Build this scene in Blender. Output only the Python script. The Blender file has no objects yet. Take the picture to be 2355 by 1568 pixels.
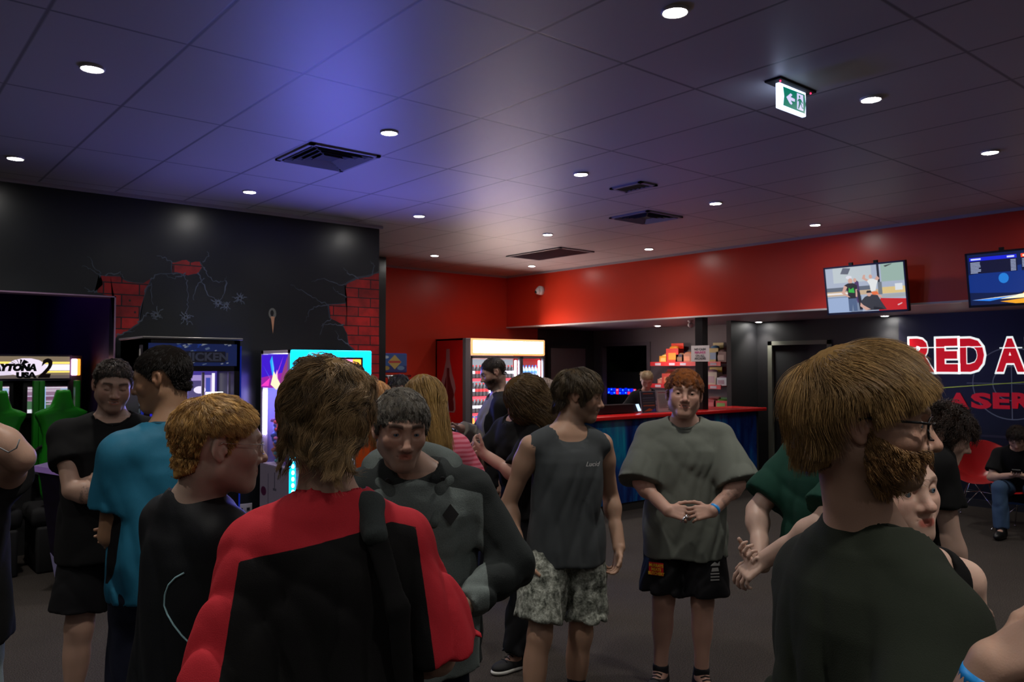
import bpy, bmesh, math, random
import numpy as np
from mathutils import Vector, Matrix
random.seed(7)
PI = math.pi
scn = bpy.context.scene
COL = scn.collection
# ------------------------------------------------------------------ camera
W, H = 2355, 1568
FPX = 1848.5
CAM_Z = 1.72
YAW = math.radians(40.0)          # view direction, from +y towards +x
PITCH = math.radians(1.82)
cam_d = bpy.data.cameras.new('camera')
cam = bpy.data.objects.new('camera', cam_d); COL.objects.link(cam)
cam.location = (0, 0, CAM_Z)
cam.rotation_euler = (PI / 2 + PITCH, 0, -YAW)
cam_d.sensor_width = 36.0
cam_d.lens = 36.0 * FPX / W
cam_d.clip_start = 0.05
cam_d.clip_end = 60
cam_d.dof.use_dof = True
cam_d.dof.focus_distance = 1.75
cam_d.dof.aperture_fstop = 13.0
scn.camera = cam
# ------------------------------------------------------------------ exposure / view
vs = scn.view_settings
vs.view_transform = 'Standard'
vs.look = 'None'
vs.exposure = 0.0
vs.gamma = 1.0
vs.use_curve_mapping = False
# ------------------------------------------------------------------ world (no daylight in the room)
wd = bpy.data.worlds.new('world'); scn.world = wd; wd.use_nodes = True
wd.node_tree.nodes['Background'].inputs[0].default_value = (0.25, 0.28, 0.55, 1)
wd.node_tree.nodes['Background'].inputs[1].default_value = 0.002
scn.cycles.use_adaptive_sampling = True
scn.cycles.max_bounces = 8
scn.cycles.sample_clamp_indirect = 2.0
scn.cycles.use_denoising = True

CEIL = 3.285
DOWNLIGHT_W = 56.0
# ceiling downlights stand on a 1.8 x 2.37 m grid
DL_Z = CEIL
DOWNLIGHTS = [(x, y) for y in (-2.5, -0.15, 2.21, 4.6, 6.97, 9.32) for x in (-2.6, -0.8, 0.99, 2.79, 4.59, 6.4, 8.22)
              if not (y > 7.5 and x < 6)]
# ------------------------------------------------------------------ pixel -> point on a known plane (used for layout)
_f = np.array([math.sin(YAW) * math.cos(PITCH), math.cos(YAW) * math.cos(PITCH), math.sin(PITCH)])
_r = np.array([math.cos(YAW), -math.sin(YAW), 0.0])
_u = np.cross(_r, _f)
_M = np.array([_r, _u, _f])
CP = np.array([0, 0, CAM_Z])
def ray(px, py): return np.array([(px - W / 2) / FPX, -(py - H / 2) / FPX, 1.0]) @ _M
def onz(px, py, z): d = ray(px, py); return CP + d * ((z - CAM_Z) / d[2])
def ony(px, py, y): d = ray(px, py); return CP + d * (y / d[1])
def onx(px, py, x): d = ray(px, py); return CP + d * (x / d[0])
def dep(px, py, D): return CP + ray(px, py) * D
# ------------------------------------------------------------------ colour and material helpers
def lin(c):
    c = c / 255.0
    return c / 12.92 if c <= 0.04045 else ((c + 0.055) / 1.055) ** 2.4
def S(r, g, b): return (lin(r), lin(g), lin(b), 1.0)
MATS = {}
def mat(name, col=(0.5, 0.5, 0.5, 1), rough=0.6, metal=0.0, emit=None, estr=0.0, spec=0.5, noise=0.0, nscale=20.0, bump=0.0,
        trans=0.0, alpha=1.0, sheen=0.0, sss=0.0):
    if name in MATS: return MATS[name]
    m = bpy.data.materials.new(name); m.use_nodes = True
    nt = m.node_tree; b = nt.nodes['Principled BSDF']
    b.inputs['Base Color'].default_value = col
    b.inputs['Roughness'].default_value = rough
    b.inputs['Metallic'].default_value = metal
    b.inputs['Specular IOR Level'].default_value = spec
    if sheen: b.inputs['Sheen Weight'].default_value = sheen
    if sss:
        b.inputs['Subsurface Weight'].default_value = sss
        b.inputs['Subsurface Radius'].default_value = (0.012, 0.005, 0.003)
        b.inputs['Subsurface Scale'].default_value = 1.0
    if trans: b.inputs['Transmission Weight'].default_value = trans
    if alpha < 1: b.inputs['Alpha'].default_value = alpha
    if emit is not None:
        b.inputs['Emission Color'].default_value = emit
        b.inputs['Emission Strength'].default_value = estr
    if noise or bump:
        tc = nt.nodes.new('ShaderNodeTexCoord'); n = nt.nodes.new('ShaderNodeTexNoise')
        n.inputs['Scale'].default_value = nscale; n.inputs['Detail'].default_value = 5
        nt.links.new(tc.outputs['Object'], n.inputs['Vector'])
        if noise:
            mx = nt.nodes.new('ShaderNodeMix'); mx.data_type = 'RGBA'
            mx.inputs[6].default_value = tuple(c * (1 - noise) for c in col[:3]) + (1,)
            mx.inputs[7].default_value = tuple(min(1, c * (1 + noise)) for c in col[:3]) + (1,)
            nt.links.new(n.outputs['Fac'], mx.inputs[0]); nt.links.new(mx.outputs[2], b.inputs['Base Color'])
        if bump:
            bp = nt.nodes.new('ShaderNodeBump'); bp.inputs['Strength'].default_value = bump
            bp.inputs['Distance'].default_value = 0.01
            nt.links.new(n.outputs['Fac'], bp.inputs['Height']); nt.links.new(bp.outputs[0], b.inputs['Normal'])
    MATS[name] = m
    return m
def glow(name, col, s): return mat(name, col=(0.02, 0.02, 0.02, 1), rough=0.5, emit=col, estr=s)
# ------------------------------------------------------------------ mesh builder
class MB:
    def __init__(s): s.v = []; s.f = []; s.m = []; s.sm = []
    def add(s, vs_, fs, mi=0, smooth=False):
        o = len(s.v); s.v += [tuple(map(float, v)) for v in vs_]
        for f in fs: s.f.append(tuple(i + o for i in f)); s.m.append(mi); s.sm.append(smooth)
        return s
    def box(s, a, b, mi=0, bev=0.0):
        x0, x1 = sorted((a[0], b[0])); y0, y1 = sorted((a[1], b[1])); z0, z1 = sorted((a[2], b[2]))
        if bev <= 0:
            vs_ = [(x0, y0, z0), (x1, y0, z0), (x1, y1, z0), (x0, y1, z0), (x0, y0, z1), (x1, y0, z1), (x1, y1, z1), (x0, y1, z1)]
            return s.add(vs_, [(3, 2, 1, 0), (4, 5, 6, 7), (0, 1, 5, 4), (1, 2, 6, 5), (2, 3, 7, 6), (3, 0, 4, 7)], mi)
        bm = bmesh.new(); bmesh.ops.create_cube(bm, size=1)
        for v in bm.verts: v.co = Vector(((x0 + x1) / 2 + v.co.x * (x1 - x0), (y0 + y1) / 2 + v.co.y * (y1 - y0), (z0 + z1) / 2 + v.co.z * (z1 - z0)))
        bmesh.ops.bevel(bm, geom=bm.edges[:], offset=min(bev, (x1 - x0) * .45, (y1 - y0) * .45, (z1 - z0) * .45), segments=2, affect='EDGES', profile=0.6)
        bm.verts.index_update()
        s.add([v.co for v in bm.verts], [tuple(v.index for v in f.verts) for f in bm.faces], mi, True); bm.free(); return s
    def lathe(s, c, prof, n=20, mi=0, axis='z', smooth=True, cap=True):
        vs_ = []; fs = []
        for r, h in prof:
            for i in range(n):
                a = 2 * PI * i / n; p = (r * math.cos(a), r * math.sin(a), h)
                if axis == 'x': p = (p[2], p[0], p[1])
                if axis == 'y': p = (p[1], p[2], p[0])
                vs_.append((c[0] + p[0], c[1] + p[1], c[2] + p[2]))
        for k in range(len(prof) - 1):
            for i in range(n): fs.append((k * n + i, k * n + (i + 1) % n, (k + 1) * n + (i + 1) % n, (k + 1) * n + i))
        s.add(vs_, fs, mi, smooth)
        if cap:
            o = len(s.v) - len(vs_)
            s.f.append(tuple(o + i for i in range(n))[::-1]); s.m.append(mi); s.sm.append(False)
            s.f.append(tuple(o + (len(prof) - 1) * n + i for i in range(n))); s.m.append(mi); s.sm.append(False)
        return s
    def tube(s, pts, r, n=8, mi=0, smooth=True):
        pts = [Vector(p) for p in pts]; rs = r if isinstance(r, (list, tuple)) else [r] * len(pts)
        vs_ = []; fs = []; up = Vector((0.13, 0.21, 0.97)).normalized()
        for k, p in enumerate(pts):
            t = (pts[min(k + 1, len(pts) - 1)] - pts[max(k - 1, 0)])
            t = t.normalized() if t.length > 1e-9 else Vector((0, 0, 1))
            a = t.cross(up)
            if a.length < 0.05: a = t.cross(Vector((1, 0, 0)))
            a.normalize(); b = t.cross(a).normalized()
            for i in range(n):
                w = 2 * PI * i / n; vs_.append(p + (a * math.cos(w) + b * math.sin(w)) * rs[k])
        for k in range(len(pts) - 1):
            for i in range(n): fs.append((k * n + i, k * n + (i + 1) % n, (k + 1) * n + (i + 1) % n, (k + 1) * n + i))
        fs.append(tuple(range(n))[::-1]); fs.append(tuple((len(pts) - 1) * n + i for i in range(n)))
        return s.add(vs_, fs, mi, smooth)
    def ball(s, c, r, n=12, mi=0):
        rx, ry, rz = r if isinstance(r, (tuple, list)) else (r, r, r)
        vs_ = [(c[0], c[1], c[2] - rz)]; fs = []; m = n // 2 + 1
        for k in range(1, m):
            a = -PI / 2 + PI * k / m
            for i in range(n):
                w = 2 * PI * i / n; vs_.append((c[0] + rx * math.cos(a) * math.cos(w), c[1] + ry * math.cos(a) * math.sin(w), c[2] + rz * math.sin(a)))
        vs_.append((c[0], c[1], c[2] + rz)); L = len(vs_) - 1
        for i in range(n): fs.append((0, 1 + (i + 1) % n, 1 + i)); fs.append((L, L - n + i, L - n + (i + 1) % n))
        for k in range(m - 2):
            for i in range(n):
                a = 1 + k * n; fs.append((a + i, a + (i + 1) % n, a + n + (i + 1) % n, a + n + i))
        return s.add(vs_, fs, mi, True)
    def prism(s, pts, origin, ux, uy, un, t, mi=0):
        """polygon pts (u,v) in the frame ux,uy, extruded t along un"""
        o, ux, uy, un = Vector(origin), Vector(ux), Vector(uy), Vector(un)
        n = len(pts); a = [o + ux * p[0] + uy * p[1] for p in pts]; b = [p + un * t for p in a]
        return s.add(a + b, [tuple(range(n))[::-1], tuple(range(n, 2 * n))] + [(i, (i + 1) % n, n + (i + 1) % n, n + i) for i in range(n)], mi)
    def build(s, name, mats, parent=None, kind=None):
        me = bpy.data.meshes.new(name); me.from_pydata(s.v, [], s.f)
        ml = mats if isinstance(mats, (list, tuple)) else [mats]
        for m in ml: me.materials.append(m)
        me.polygons.foreach_set('material_index', s.m); me.polygons.foreach_set('use_smooth', s.sm); me.update()
        o = bpy.data.objects.new(name, me); COL.objects.link(o)
        if parent: o.parent = parent
        if kind: o['kind'] = kind
        return o
def tag(o, label, cat=None, group=None, kind=None):
    if label: o['label'] = label
    if cat: o['category'] = cat
    if group: o['group'] = group
    if kind: o['kind'] = kind
    return o
def thing(name, label, cat, loc=(0, 0, 0), rz=0.0, group=None):
    o = bpy.data.objects.new(name, None); COL.objects.link(o); o.location = loc; o.rotation_euler = (0, 0, rz)
    o.empty_display_size = 0.1
    return tag(o, label, cat, group)
def dup(root, loc=None, rz=None, label=None, group=None):
    r = root.copy(); COL.objects.link(r)
    if loc is not None: r.location = loc
    if rz is not None: r.rotation_euler = (0, 0, rz)
    if label: r['label'] = label
    if group: r['group'] = group
    for ch in list(root.children):
        c = ch.copy(); COL.objects.link(c); c.parent = r
        for g in ch.children:
            d = g.copy(); COL.objects.link(d); d.parent = c
    return r
def text(name, s, size, loc, ux, uy, m, parent=None, bold=0.0, extrude=0.001, shear=0.0, sx=1.0, align='CENTER', spacing=1.0):
    """lettering standing on the plane ux (reading direction), uy (up)"""
    cu = bpy.data.curves.new(name, 'FONT'); cu.body = s; cu.size = size; cu.align_x = align; cu.align_y = 'CENTER'
    cu.offset = bold; cu.extrude = extrude; cu.shear = shear; cu.space_character = spacing; cu.resolution_u = 3
    cu.materials.append(m)
    tmp = bpy.data.objects.new(name, cu); COL.objects.link(tmp)
    dg = bpy.context.evaluated_depsgraph_get(); me = bpy.data.meshes.new_from_object(tmp.evaluated_get(dg)); bpy.data.objects.remove(tmp)
    ux = Vector(ux).normalized(); uy = Vector(uy).normalized(); un = ux.cross(uy)
    me.transform(Matrix(((ux.x * sx, uy.x, un.x, loc[0]), (ux.y * sx, uy.y, un.y, loc[1]), (ux.z * sx, uy.z, un.z, loc[2]), (0, 0, 0, 1))))
    o = bpy.data.objects.new(name, me); COL.objects.link(o)
    if parent: o.parent = parent
    return o
def picture(name, o, ux, uy, un, w, h, polys, parent=None, strength=1.0, step=0.0004, base=0.02):
    """a printed or lit picture: flat coloured shapes (u,v in 0..1) in one mesh"""
    mb = MB(); ms = []; keys = {}
    o = Vector(o); ux = Vector(ux); uy = Vector(uy); un = Vector(un)
    for k, (c, pts) in enumerate(polys):
        key = tuple(c)
        if key not in keys:
            keys[key] = len(ms); nm = name + '_%02x%02x%02x_%g' % (int(c[0]), int(c[1]), int(c[2]), strength)
            col = S(*c[:3])
            ms.append(glow(nm, col, strength) if strength > 0 else mat(nm, col, rough=0.5))
        n = len(pts)
        mb.add([o + ux * (p[0] * w) + uy * (p[1] * h) + un * (step * k) for p in pts], [tuple(range(n))], keys[key])
    return mb.build(name, ms, parent)
def ell(cx, cy, rx, ry, n=14): return [(cx + rx * math.cos(2 * PI * i / n), cy + ry * math.sin(2 * PI * i / n)) for i in range(n)]
def rect(x0, y0, x1, y1): return [(x0, y0), (x1, y0), (x1, y1), (x0, y1)]

X3, Y3, Z3 = Vector((1, 0, 0)), Vector((0, 1, 0)), Vector((0, 0, 1))
# ================================================================== THE ROOM
def nodes_mat(name): m = bpy.data.materials.new(name); m.use_nodes = True; return m, m.node_tree, m.node_tree.nodes['Principled BSDF']
def mth(nt, op, a, b=None, c=None):
    n = nt.nodes.new('ShaderNodeMath'); n.operation = op
    for i, v in enumerate((a, b, c)):
        if v is None: continue
        if isinstance(v, (int, float)): n.inputs[i].default_value = v
        else: nt.links.new(v, n.inputs[i])
    return n.outputs[0]
# carpet
m, nt, b = nodes_mat('carpet')
tc = nt.nodes.new('ShaderNodeTexCoord')
n1 = nt.nodes.new('ShaderNodeTexNoise'); n1.inputs['Scale'].default_value = 160; n1.inputs['Detail'].default_value = 4
n2 = nt.nodes.new('ShaderNodeTexNoise'); n2.inputs['Scale'].default_value = 2.2; n2.inputs['Detail'].default_value = 3
nt.links.new(tc.outputs['Object'], n1.inputs['Vector']); nt.links.new(tc.outputs['Object'], n2.inputs['Vector'])
cr = nt.nodes.new('ShaderNodeValToRGB'); cr.color_ramp.elements[0].position = 0.36; cr.color_ramp.elements[1].position = 0.66
cr.color_ramp.elements[0].color = (0.024, 0.020, 0.018, 1); cr.color_ramp.elements[1].color = (0.092, 0.078, 0.068, 1)
nt.links.new(n1.outputs['Fac'], cr.inputs[0])
mx = nt.nodes.new('ShaderNodeMix'); mx.data_type = 'RGBA'; mx.blend_type = 'MULTIPLY'; mx.inputs[0].default_value = 0.35
nt.links.new(cr.outputs[0], mx.inputs[6]); nt.links.new(n2.outputs['Fac'], mx.inputs[7]); nt.links.new(mx.outputs[2], b.inputs['Base Color'])
b.inputs['Roughness'].default_value = 0.95; b.inputs['Specular IOR Level'].default_value = 0.1
bp = nt.nodes.new('ShaderNodeBump'); bp.inputs['Strength'].default_value = 0.6; bp.inputs['Distance'].default_value = 0.004
nt.links.new(n1.outputs['Fac'], bp.inputs['Height']); nt.links.new(bp.outputs[0], b.inputs['Normal'])
M_CARPET = m
# ceiling tiles 0.6 x 1.2 with thin joints
m, nt, b = nodes_mat('ceiling_tiles')
tc = nt.nodes.new('ShaderNodeTexCoord'); sp = nt.nodes.new('ShaderNodeSeparateXYZ'); nt.links.new(tc.outputs['Object'], sp.inputs[0])
dx = mth(nt, 'PINGPONG', mth(nt, 'SUBTRACT', sp.outputs[0], 0.077), 0.3)
dy = mth(nt, 'PINGPONG', mth(nt, 'SUBTRACT', sp.outputs[1], 0.373), 0.6)
dmin = mth(nt, 'MINIMUM', dx, dy)
line = nt.nodes.new('ShaderNodeMapRange'); line.inputs['From Min'].default_value = 0.004; line.inputs['From Max'].default_value = 0.013
nt.links.new(dmin, line.inputs['Value'])
nn = nt.nodes.new('ShaderNodeTexNoise'); nn.inputs['Scale'].default_value = 3; nt.links.new(tc.outputs['Object'], nn.inputs['Vector'])
mx = nt.nodes.new('ShaderNodeMix'); mx.data_type = 'RGBA'; mx.inputs[6].default_value = (0.16, 0.16, 0.17, 1); mx.inputs[7].default_value = (0.46, 0.445, 0.45, 1)
nt.links.new(line.outputs[0], mx.inputs[0]); nt.links.new(mx.outputs[2], b.inputs['Base Color'])
b.inputs['Roughness'].default_value = 0.47; b.inputs['Specular IOR Level'].default_value = 0.65
b1 = nt.nodes.new('ShaderNodeBump'); b1.inputs['Strength'].default_value = 0.15; b1.inputs['Distance'].default_value = 0.003
nt.links.new(line.outputs[0], b1.inputs['Height'])
nt.links.new(b1.outputs[0], b.inputs['Normal'])
M_CEIL = m
M_RED = mat('red_wall_paint', S(206, 56, 34), rough=0.32, noise=0.06, nscale=3)
M_BLACK = mat('black_wall_paint', S(30, 33, 35), rough=0.30, noise=0.15, nscale=2)
M_DARK = mat('dark_wall_paint', S(52, 48, 52), rough=0.5, noise=0.1, nscale=2)
M_PURPLE = mat('purple_wall_paint', S(30, 14, 60), rough=0.6)
M_GREYW = mat('kitchen_wall_paint', S(100, 88, 92), rough=0.5, noise=0.08, nscale=2)
M_WHITE = mat('white_trim', S(205, 200, 200), rough=0.4)
M_LOWC = mat('plaster_ceiling', S(150, 135, 145), rough=0.45)
M_CHROME = mat('chrome', (0.8, 0.8, 0.82, 1), rough=0.18, metal=1)
M_ALU = mat('aluminium', S(130, 130, 135), rough=0.4, metal=0.8)
M_BLKP = mat('black_plastic', S(18, 18, 20), rough=0.35)
M_BLKM = mat('matt_black', S(22, 22, 24), rough=0.8)
M_FRAME = mat('door_frame_paint', S(98, 100, 90), rough=0.5)
M_DOOR = mat('door_paint', S(30, 32, 34), rough=0.45)
BWY = 7.8      # black mural wall
RWY = 10.75    # red back wall
BKX = 8.9      # bulkhead face
EX0, EY0 = -4.5, -4.5
def st(name, mb, m, parent=None): return mb.build(name, m, parent, kind='structure' if parent is None else None)
st('floor', MB().box((EX0, EY0, -0.1), (12.5, 13.2, 0)), M_CARPET)
st('ceiling', MB().box((EX0, EY0, CEIL), (BKX, RWY, CEIL + 0.1)), M_CEIL)
OPX = 1.89; OPZ = 2.35   # opening into the racing alcove
wl = st('wall_left', MB().box((OPX, BWY, 0), (4.61, BWY + 0.16, CEIL)).box((EX0, BWY, OPZ), (OPX, BWY + 0.16, CEIL)).box((4.45, BWY + 0.16, 0), (4.61, RWY, CEIL)), M_BLACK)
st('trim_1', MB().box((EX0, BWY - 0.012, OPZ - 0.012), (OPX + 0.012, BWY + 0.17, OPZ)).box((OPX, BWY - 0.012, 0), (OPX + 0.012, BWY, OPZ)), mat('opening_trim', S(150, 120, 150), rough=0.3))
st('wall_alcove', MB().box((OPX, BWY + 0.16, 0), (OPX + 0.1, 11.6, 2.9)).box((EX0, 11.5, 0), (OPX, 11.6, 2.9)), M_PURPLE)
st('ceiling_alcove', MB().box((EX0, BWY + 0.16, 2.8), (OPX, 11.6, 2.9)), M_PURPLE)
st('wall_back', MB().box((4.45, RWY, 0), (9.62, RWY + 0.1, CEIL)), M_RED)
st('wall_kitchen', MB().box((9.62, RWY, 0), (11.1, RWY + 0.1, 2.6)), M_DARK)
st('bulkhead_right', MB().box((BKX, EY0, 2.4), (BKX + 0.12, RWY, CEIL)), M_RED)
st('trim_2', MB().box((BKX - 0.012, EY0, 2.385), (BKX + 0.13, RWY, 2.405)), M_WHITE)
st('trim_3', MB().box((BKX - 0.03, EY0, CEIL - 0.03), (BKX, RWY, CEIL)).box((4.61, RWY - 0.03, CEIL - 0.03), (BKX, RWY, CEIL)).box((EX0, BWY - 0.03, CEIL - 0.03), (4.64, BWY, CEIL)), mat('cornice_trim', S(170, 166, 178), rough=0.5))  # light-coloured cornice along the ceiling edge
st('ceiling_low', MB().box((BKX + 0.12, EY0, 2.4), (11.2, RWY, 2.5)), M_LOWC)
# black return between mural wall and red wall
p = onz(888, 592, CEIL); st('wall_column', MB().box((p[0] - 0.35, p[1], 0), (p[0], p[1] + 0.3, CEIL)), M_BLACK)
# kitchen back wall with a doorway
KX = 11.05
st('wall_right', MB().box((KX, 7.0, 0), (KX + 0.1, 9.42, 2.5)).box((KX, 9.42, 2.1), (KX + 0.1, RWY, 2.5)).box((KX, 10.5, 0), (KX + 0.1, RWY, 2.1)), M_GREYW)
MBR = mat('back_room_paint', S(28, 44, 22), rough=0.8)
st('wall_beyond', MB().box((12.4, 8.5, 0), (12.5, 11, 2.6)), MBR); st('wall_beyond_left', MB().box((KX + .1, 10.9, 0), (12.4, 11.0, 2.6)), MBR)
st('wall_beyond_right', MB().box((KX + .1, 8.5, 0), (12.4, 8.6, 2.6)), MBR); st('ceiling_beyond', MB().box((KX + .1, 8.5, 2.55), (12.5, 11, 2.6)), MBR)
st('trim_4', MB().box((KX - 0.02, 9.34, 0), (KX, 9.42, 2.16)).box((KX - 0.02, 10.5, 0), (KX, 10.58, 2.16)).box((KX - 0.02, 9.42, 2.1), (KX, 10.5, 2.16)), mat('kitchen_frame', S(88, 78, 84), rough=0.5))
DWX = 10.8
st('wall_door_side', MB().box((10.12, 7.02, 0), (DWX + 0.1, 7.1, 2.4)).box((DWX, 6.80, 0), (DWX + 0.1, 7.1, 2.4)).box((DWX, 5.86, 2.06), (DWX + 0.1, 6.8, 2.4)).box((DWX, 4.86, 0), (DWX + 0.1, 5.86, 2.4)), mat('charcoal_wall', S(25, 25, 28), rough=0.55))
st('wall_sign', MB().box((DWX - 0.03, EY0, 0), (DWX + 0.1, 4.86, 2.4)), mat('navy_wall', S(20, 20, 34), rough=0.35))
dr = st('door_1', MB().box((DWX + 0.03, 5.88, 0.0), (DWX + 0.07, 6.76, 2.04)), M_DOOR)
MB().box((DWX - 0.02, 6.76, 0), (DWX + 0.1, 6.83, 2.1)).box((DWX - 0.02, 5.82, 0), (DWX + 0.1, 5.88, 2.1)).box((DWX - 0.02, 5.82, 2.04), (DWX + 0.1, 6.83, 2.1)).build('door_frame', M_FRAME, dr)
hp = onx(1790, 962, DWX)
MB().lathe((DWX + 0.03, hp[1] + 0.0, hp[2]), [(0.028, -0.012), (0.028, 0)], 16, axis='x').tube([(DWX + 0.02, hp[1], hp[2]), (DWX - 0.04, hp[1], hp[2]), (DWX - 0.045, hp[1] - 0.02, hp[2]), (DWX - 0.045, hp[1] - 0.12, hp[2])], 0.011).build('door_handle', M_CHROME, dr)
st('baseboard_right', MB().box((DWX - 0.045, EY0, 0), (DWX - 0.03, 4.86, 0.09)).box((DWX - 0.012, 4.86, 0), (DWX, 5.82, 0.09)).box((10.12, 7.0, 0), (DWX, 7.02, 0.09)), mat('skirting', S(54, 54, 50), rough=0.5))
st('trim_5', MB().box((DWX - 0.04, EY0, 0.86), (DWX - 0.03, 4.86, 0.885)), mat('dado_strip', S(66, 62, 76), rough=0.4))
# rear enclosure (behind the photographer)
st('wall_rear', MB().box((EX0, EY0 - 0.1, 0), (12.5, EY0, CEIL)), M_BLACK)
st('wall_far_left', MB().box((EX0 - 0.1, EY0, 0), (EX0, 11.6, CEIL)), M_BLACK)
# ------------------------------------------------------------------ the painted mural: brick patches and cracks
m, nt, b = nodes_mat('mural_bricks')
tc = nt.nodes.new('ShaderNodeTexCoord'); sp = nt.nodes.new('ShaderNodeSeparateXYZ'); nt.links.new(tc.outputs['Object'], sp.inputs[0])
cb = nt.nodes.new('ShaderNodeCombineXYZ'); nt.links.new(sp.outputs[0], cb.inputs[0]); nt.links.new(sp.outputs[2], cb.inputs[1])
bt = nt.nodes.new('ShaderNodeTexBrick'); nt.links.new(cb.outputs[0], bt.inputs['Vector'])
bt.inputs['Scale'].default_value = 1.0; bt.inputs['Brick Width'].default_value = 0.30; bt.inputs['Row Height'].default_value = 0.103
bt.inputs['Mortar Size'].default_value = 0.006; bt.inputs['Mortar Smooth'].default_value = 0.2
bt.inputs['Color1'].default_value = S(180, 24, 22); bt.inputs['Color2'].default_value = S(140, 16, 16); bt.inputs['Mortar'].default_value = S(26, 14, 20)
nz = nt.nodes.new('ShaderNodeTexNoise'); nz.inputs['Scale'].default_value = 9; nz.inputs['Detail'].default_value = 6; nt.links.new(tc.outputs['Object'], nz.inputs['Vector'])
rp = nt.nodes.new('ShaderNodeValToRGB'); rp.color_ramp.elements[0].position = 0.3; rp.color_ramp.elements[0].color = (0.35, 0.35, 0.35, 1); rp.color_ramp.elements[1].position = 0.6
nt.links.new(nz.outputs['Fac'], rp.inputs[0])
mx = nt.nodes.new('ShaderNodeMix'); mx.data_type = 'RGBA'; mx.blend_type = 'MULTIPLY'; mx.inputs[0].default_value = 0.8
nt.links.new(bt.outputs['Color'], mx.inputs[6]); nt.links.new(rp.outputs[0], mx.inputs[7]); nt.links.new(mx.outputs[2], b.inputs['Base Color'])
b.inputs['Roughness'].default_value = 0.5
M_BRICK = m
M_CRACK = mat('mural_crack_paint', S(74, 84, 96), rough=0.5, noise=0.5, nscale=12)
M_CRACK2 = mat('mural_hole_paint', S(14, 15, 18), rough=0.5)  # dark paint of the mural's bullet holes
def wp(px, py): p = ony(px, py, BWY); return (p[0], p[2])
def jag(pts, amp=0.02, n=4):
    out = []
    for i in range(len(pts)):
        a, b2 = pts[i], pts[(i + 1) % len(pts)]
        for k in range(n):
            t = k / n; out.append((a[0] + (b2[0] - a[0]) * t + (random.uniform(-amp, amp) if k else 0), a[1] + (b2[1] - a[1]) * t + (random.uniform(-amp, amp) if k else 0)))
    return out
def mural_poly(name, pix, m, lift=0.003, amp=0.012, n=3):
    pts = jag([wp(*q) for q in pix], amp, n)
    bm = bmesh.new(); vs_ = [bm.verts.new((p[0], BWY - lift, p[1])) for p in pts]
    f = bm.faces.new(vs_); bmesh.ops.triangulate(bm, faces=[f]); me = bpy.data.meshes.new(name); bm.to_mesh(me); bm.free(); me.materials.append(m)
    o = bpy.data.objects.new(name, me); COL.objects.link(o); o.parent = wl; return o
PB1 = [(231, 634), (275, 636), (285, 644), (306, 650), (329, 652), (346, 642), (333, 671), (323, 705), (318, 743), (298, 757), (268, 772), (263, 776), (263, 684), (222, 672), (236, 655)]
PB2 = [(396, 604), (412, 601), (429, 598), (440, 604), (459, 602), (465, 613), (455, 629), (432, 633), (415, 628), (396, 626)]
PB3 = [(871, 628), (855, 634), (840, 638), (823, 640), (807, 648), (794, 656), (798, 686), (796, 698), (756, 701), (760, 732), (788, 747), (798, 767), (802, 793), (823, 812), (826, 877), (840, 1100), (871, 1100)]
def grow(P, k):
    cx = sum(p[0] for p in P) / len(P); cy = sum(p[1] for p in P) / len(P)
    q = [(cx + (p[0] - cx) * 1.07, cy + (p[1] - cy) * 1.04) for p in P]; return [(min(871.5, a), b2) for a, b2 in q] if cx > 700 else [(max(262.5, a) if 255 < p[0] < 266 else a, b2) for (a, b2), p in zip(q, P)]
for P_ in (PB1, PB2, PB3):
    mural_poly('mural_edge', grow(P_, 5), mat('mural_edge_paint', S(56, 62, 72), rough=0.4, noise=0.5, nscale=20), 0.002, 0.004, 2)  # painted border round each brick patch, paler than the wall
    mural_poly('mural_bricks', P_, M_BRICK, 0.004, 0.008, 2)
def crack(pix, w=0.010):
    pts = [wp(*q) for q in pix]; full = []
    for i in range(len(pts) - 1):
        a, b2 = pts[i], pts[i + 1]
        for k in range(5):
            t = k / 5; full.append((a[0] + (b2[0] - a[0]) * t + random.uniform(-.012, .012), a[1] + (b2[1] - a[1]) * t + random.uniform(-.012, .012)))
    full.append(pts[-1]); vs_ = []; n = len(full)
    for i, p in enumerate(full):
        q = full[min(i + 1, n - 1)]; r = full[max(i - 1, 0)]; d = Vector((q[0] - r[0], q[1] - r[1])); d.normalize()
        ww = w * (1 - 0.8 * i / n) * random.uniform(0.5, 1.3) / 2
        vs_ += [(p[0] - d.y * ww, BWY - 0.005, p[1] + d.x * ww), (p[0] + d.y * ww, BWY - 0.005, p[1] - d.x * ww)]
    MC.add(vs_, [(2 * i, 2 * i + 1, 2 * i + 3, 2 * i + 2) for i in range(n - 1)])
MC = MB()
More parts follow.
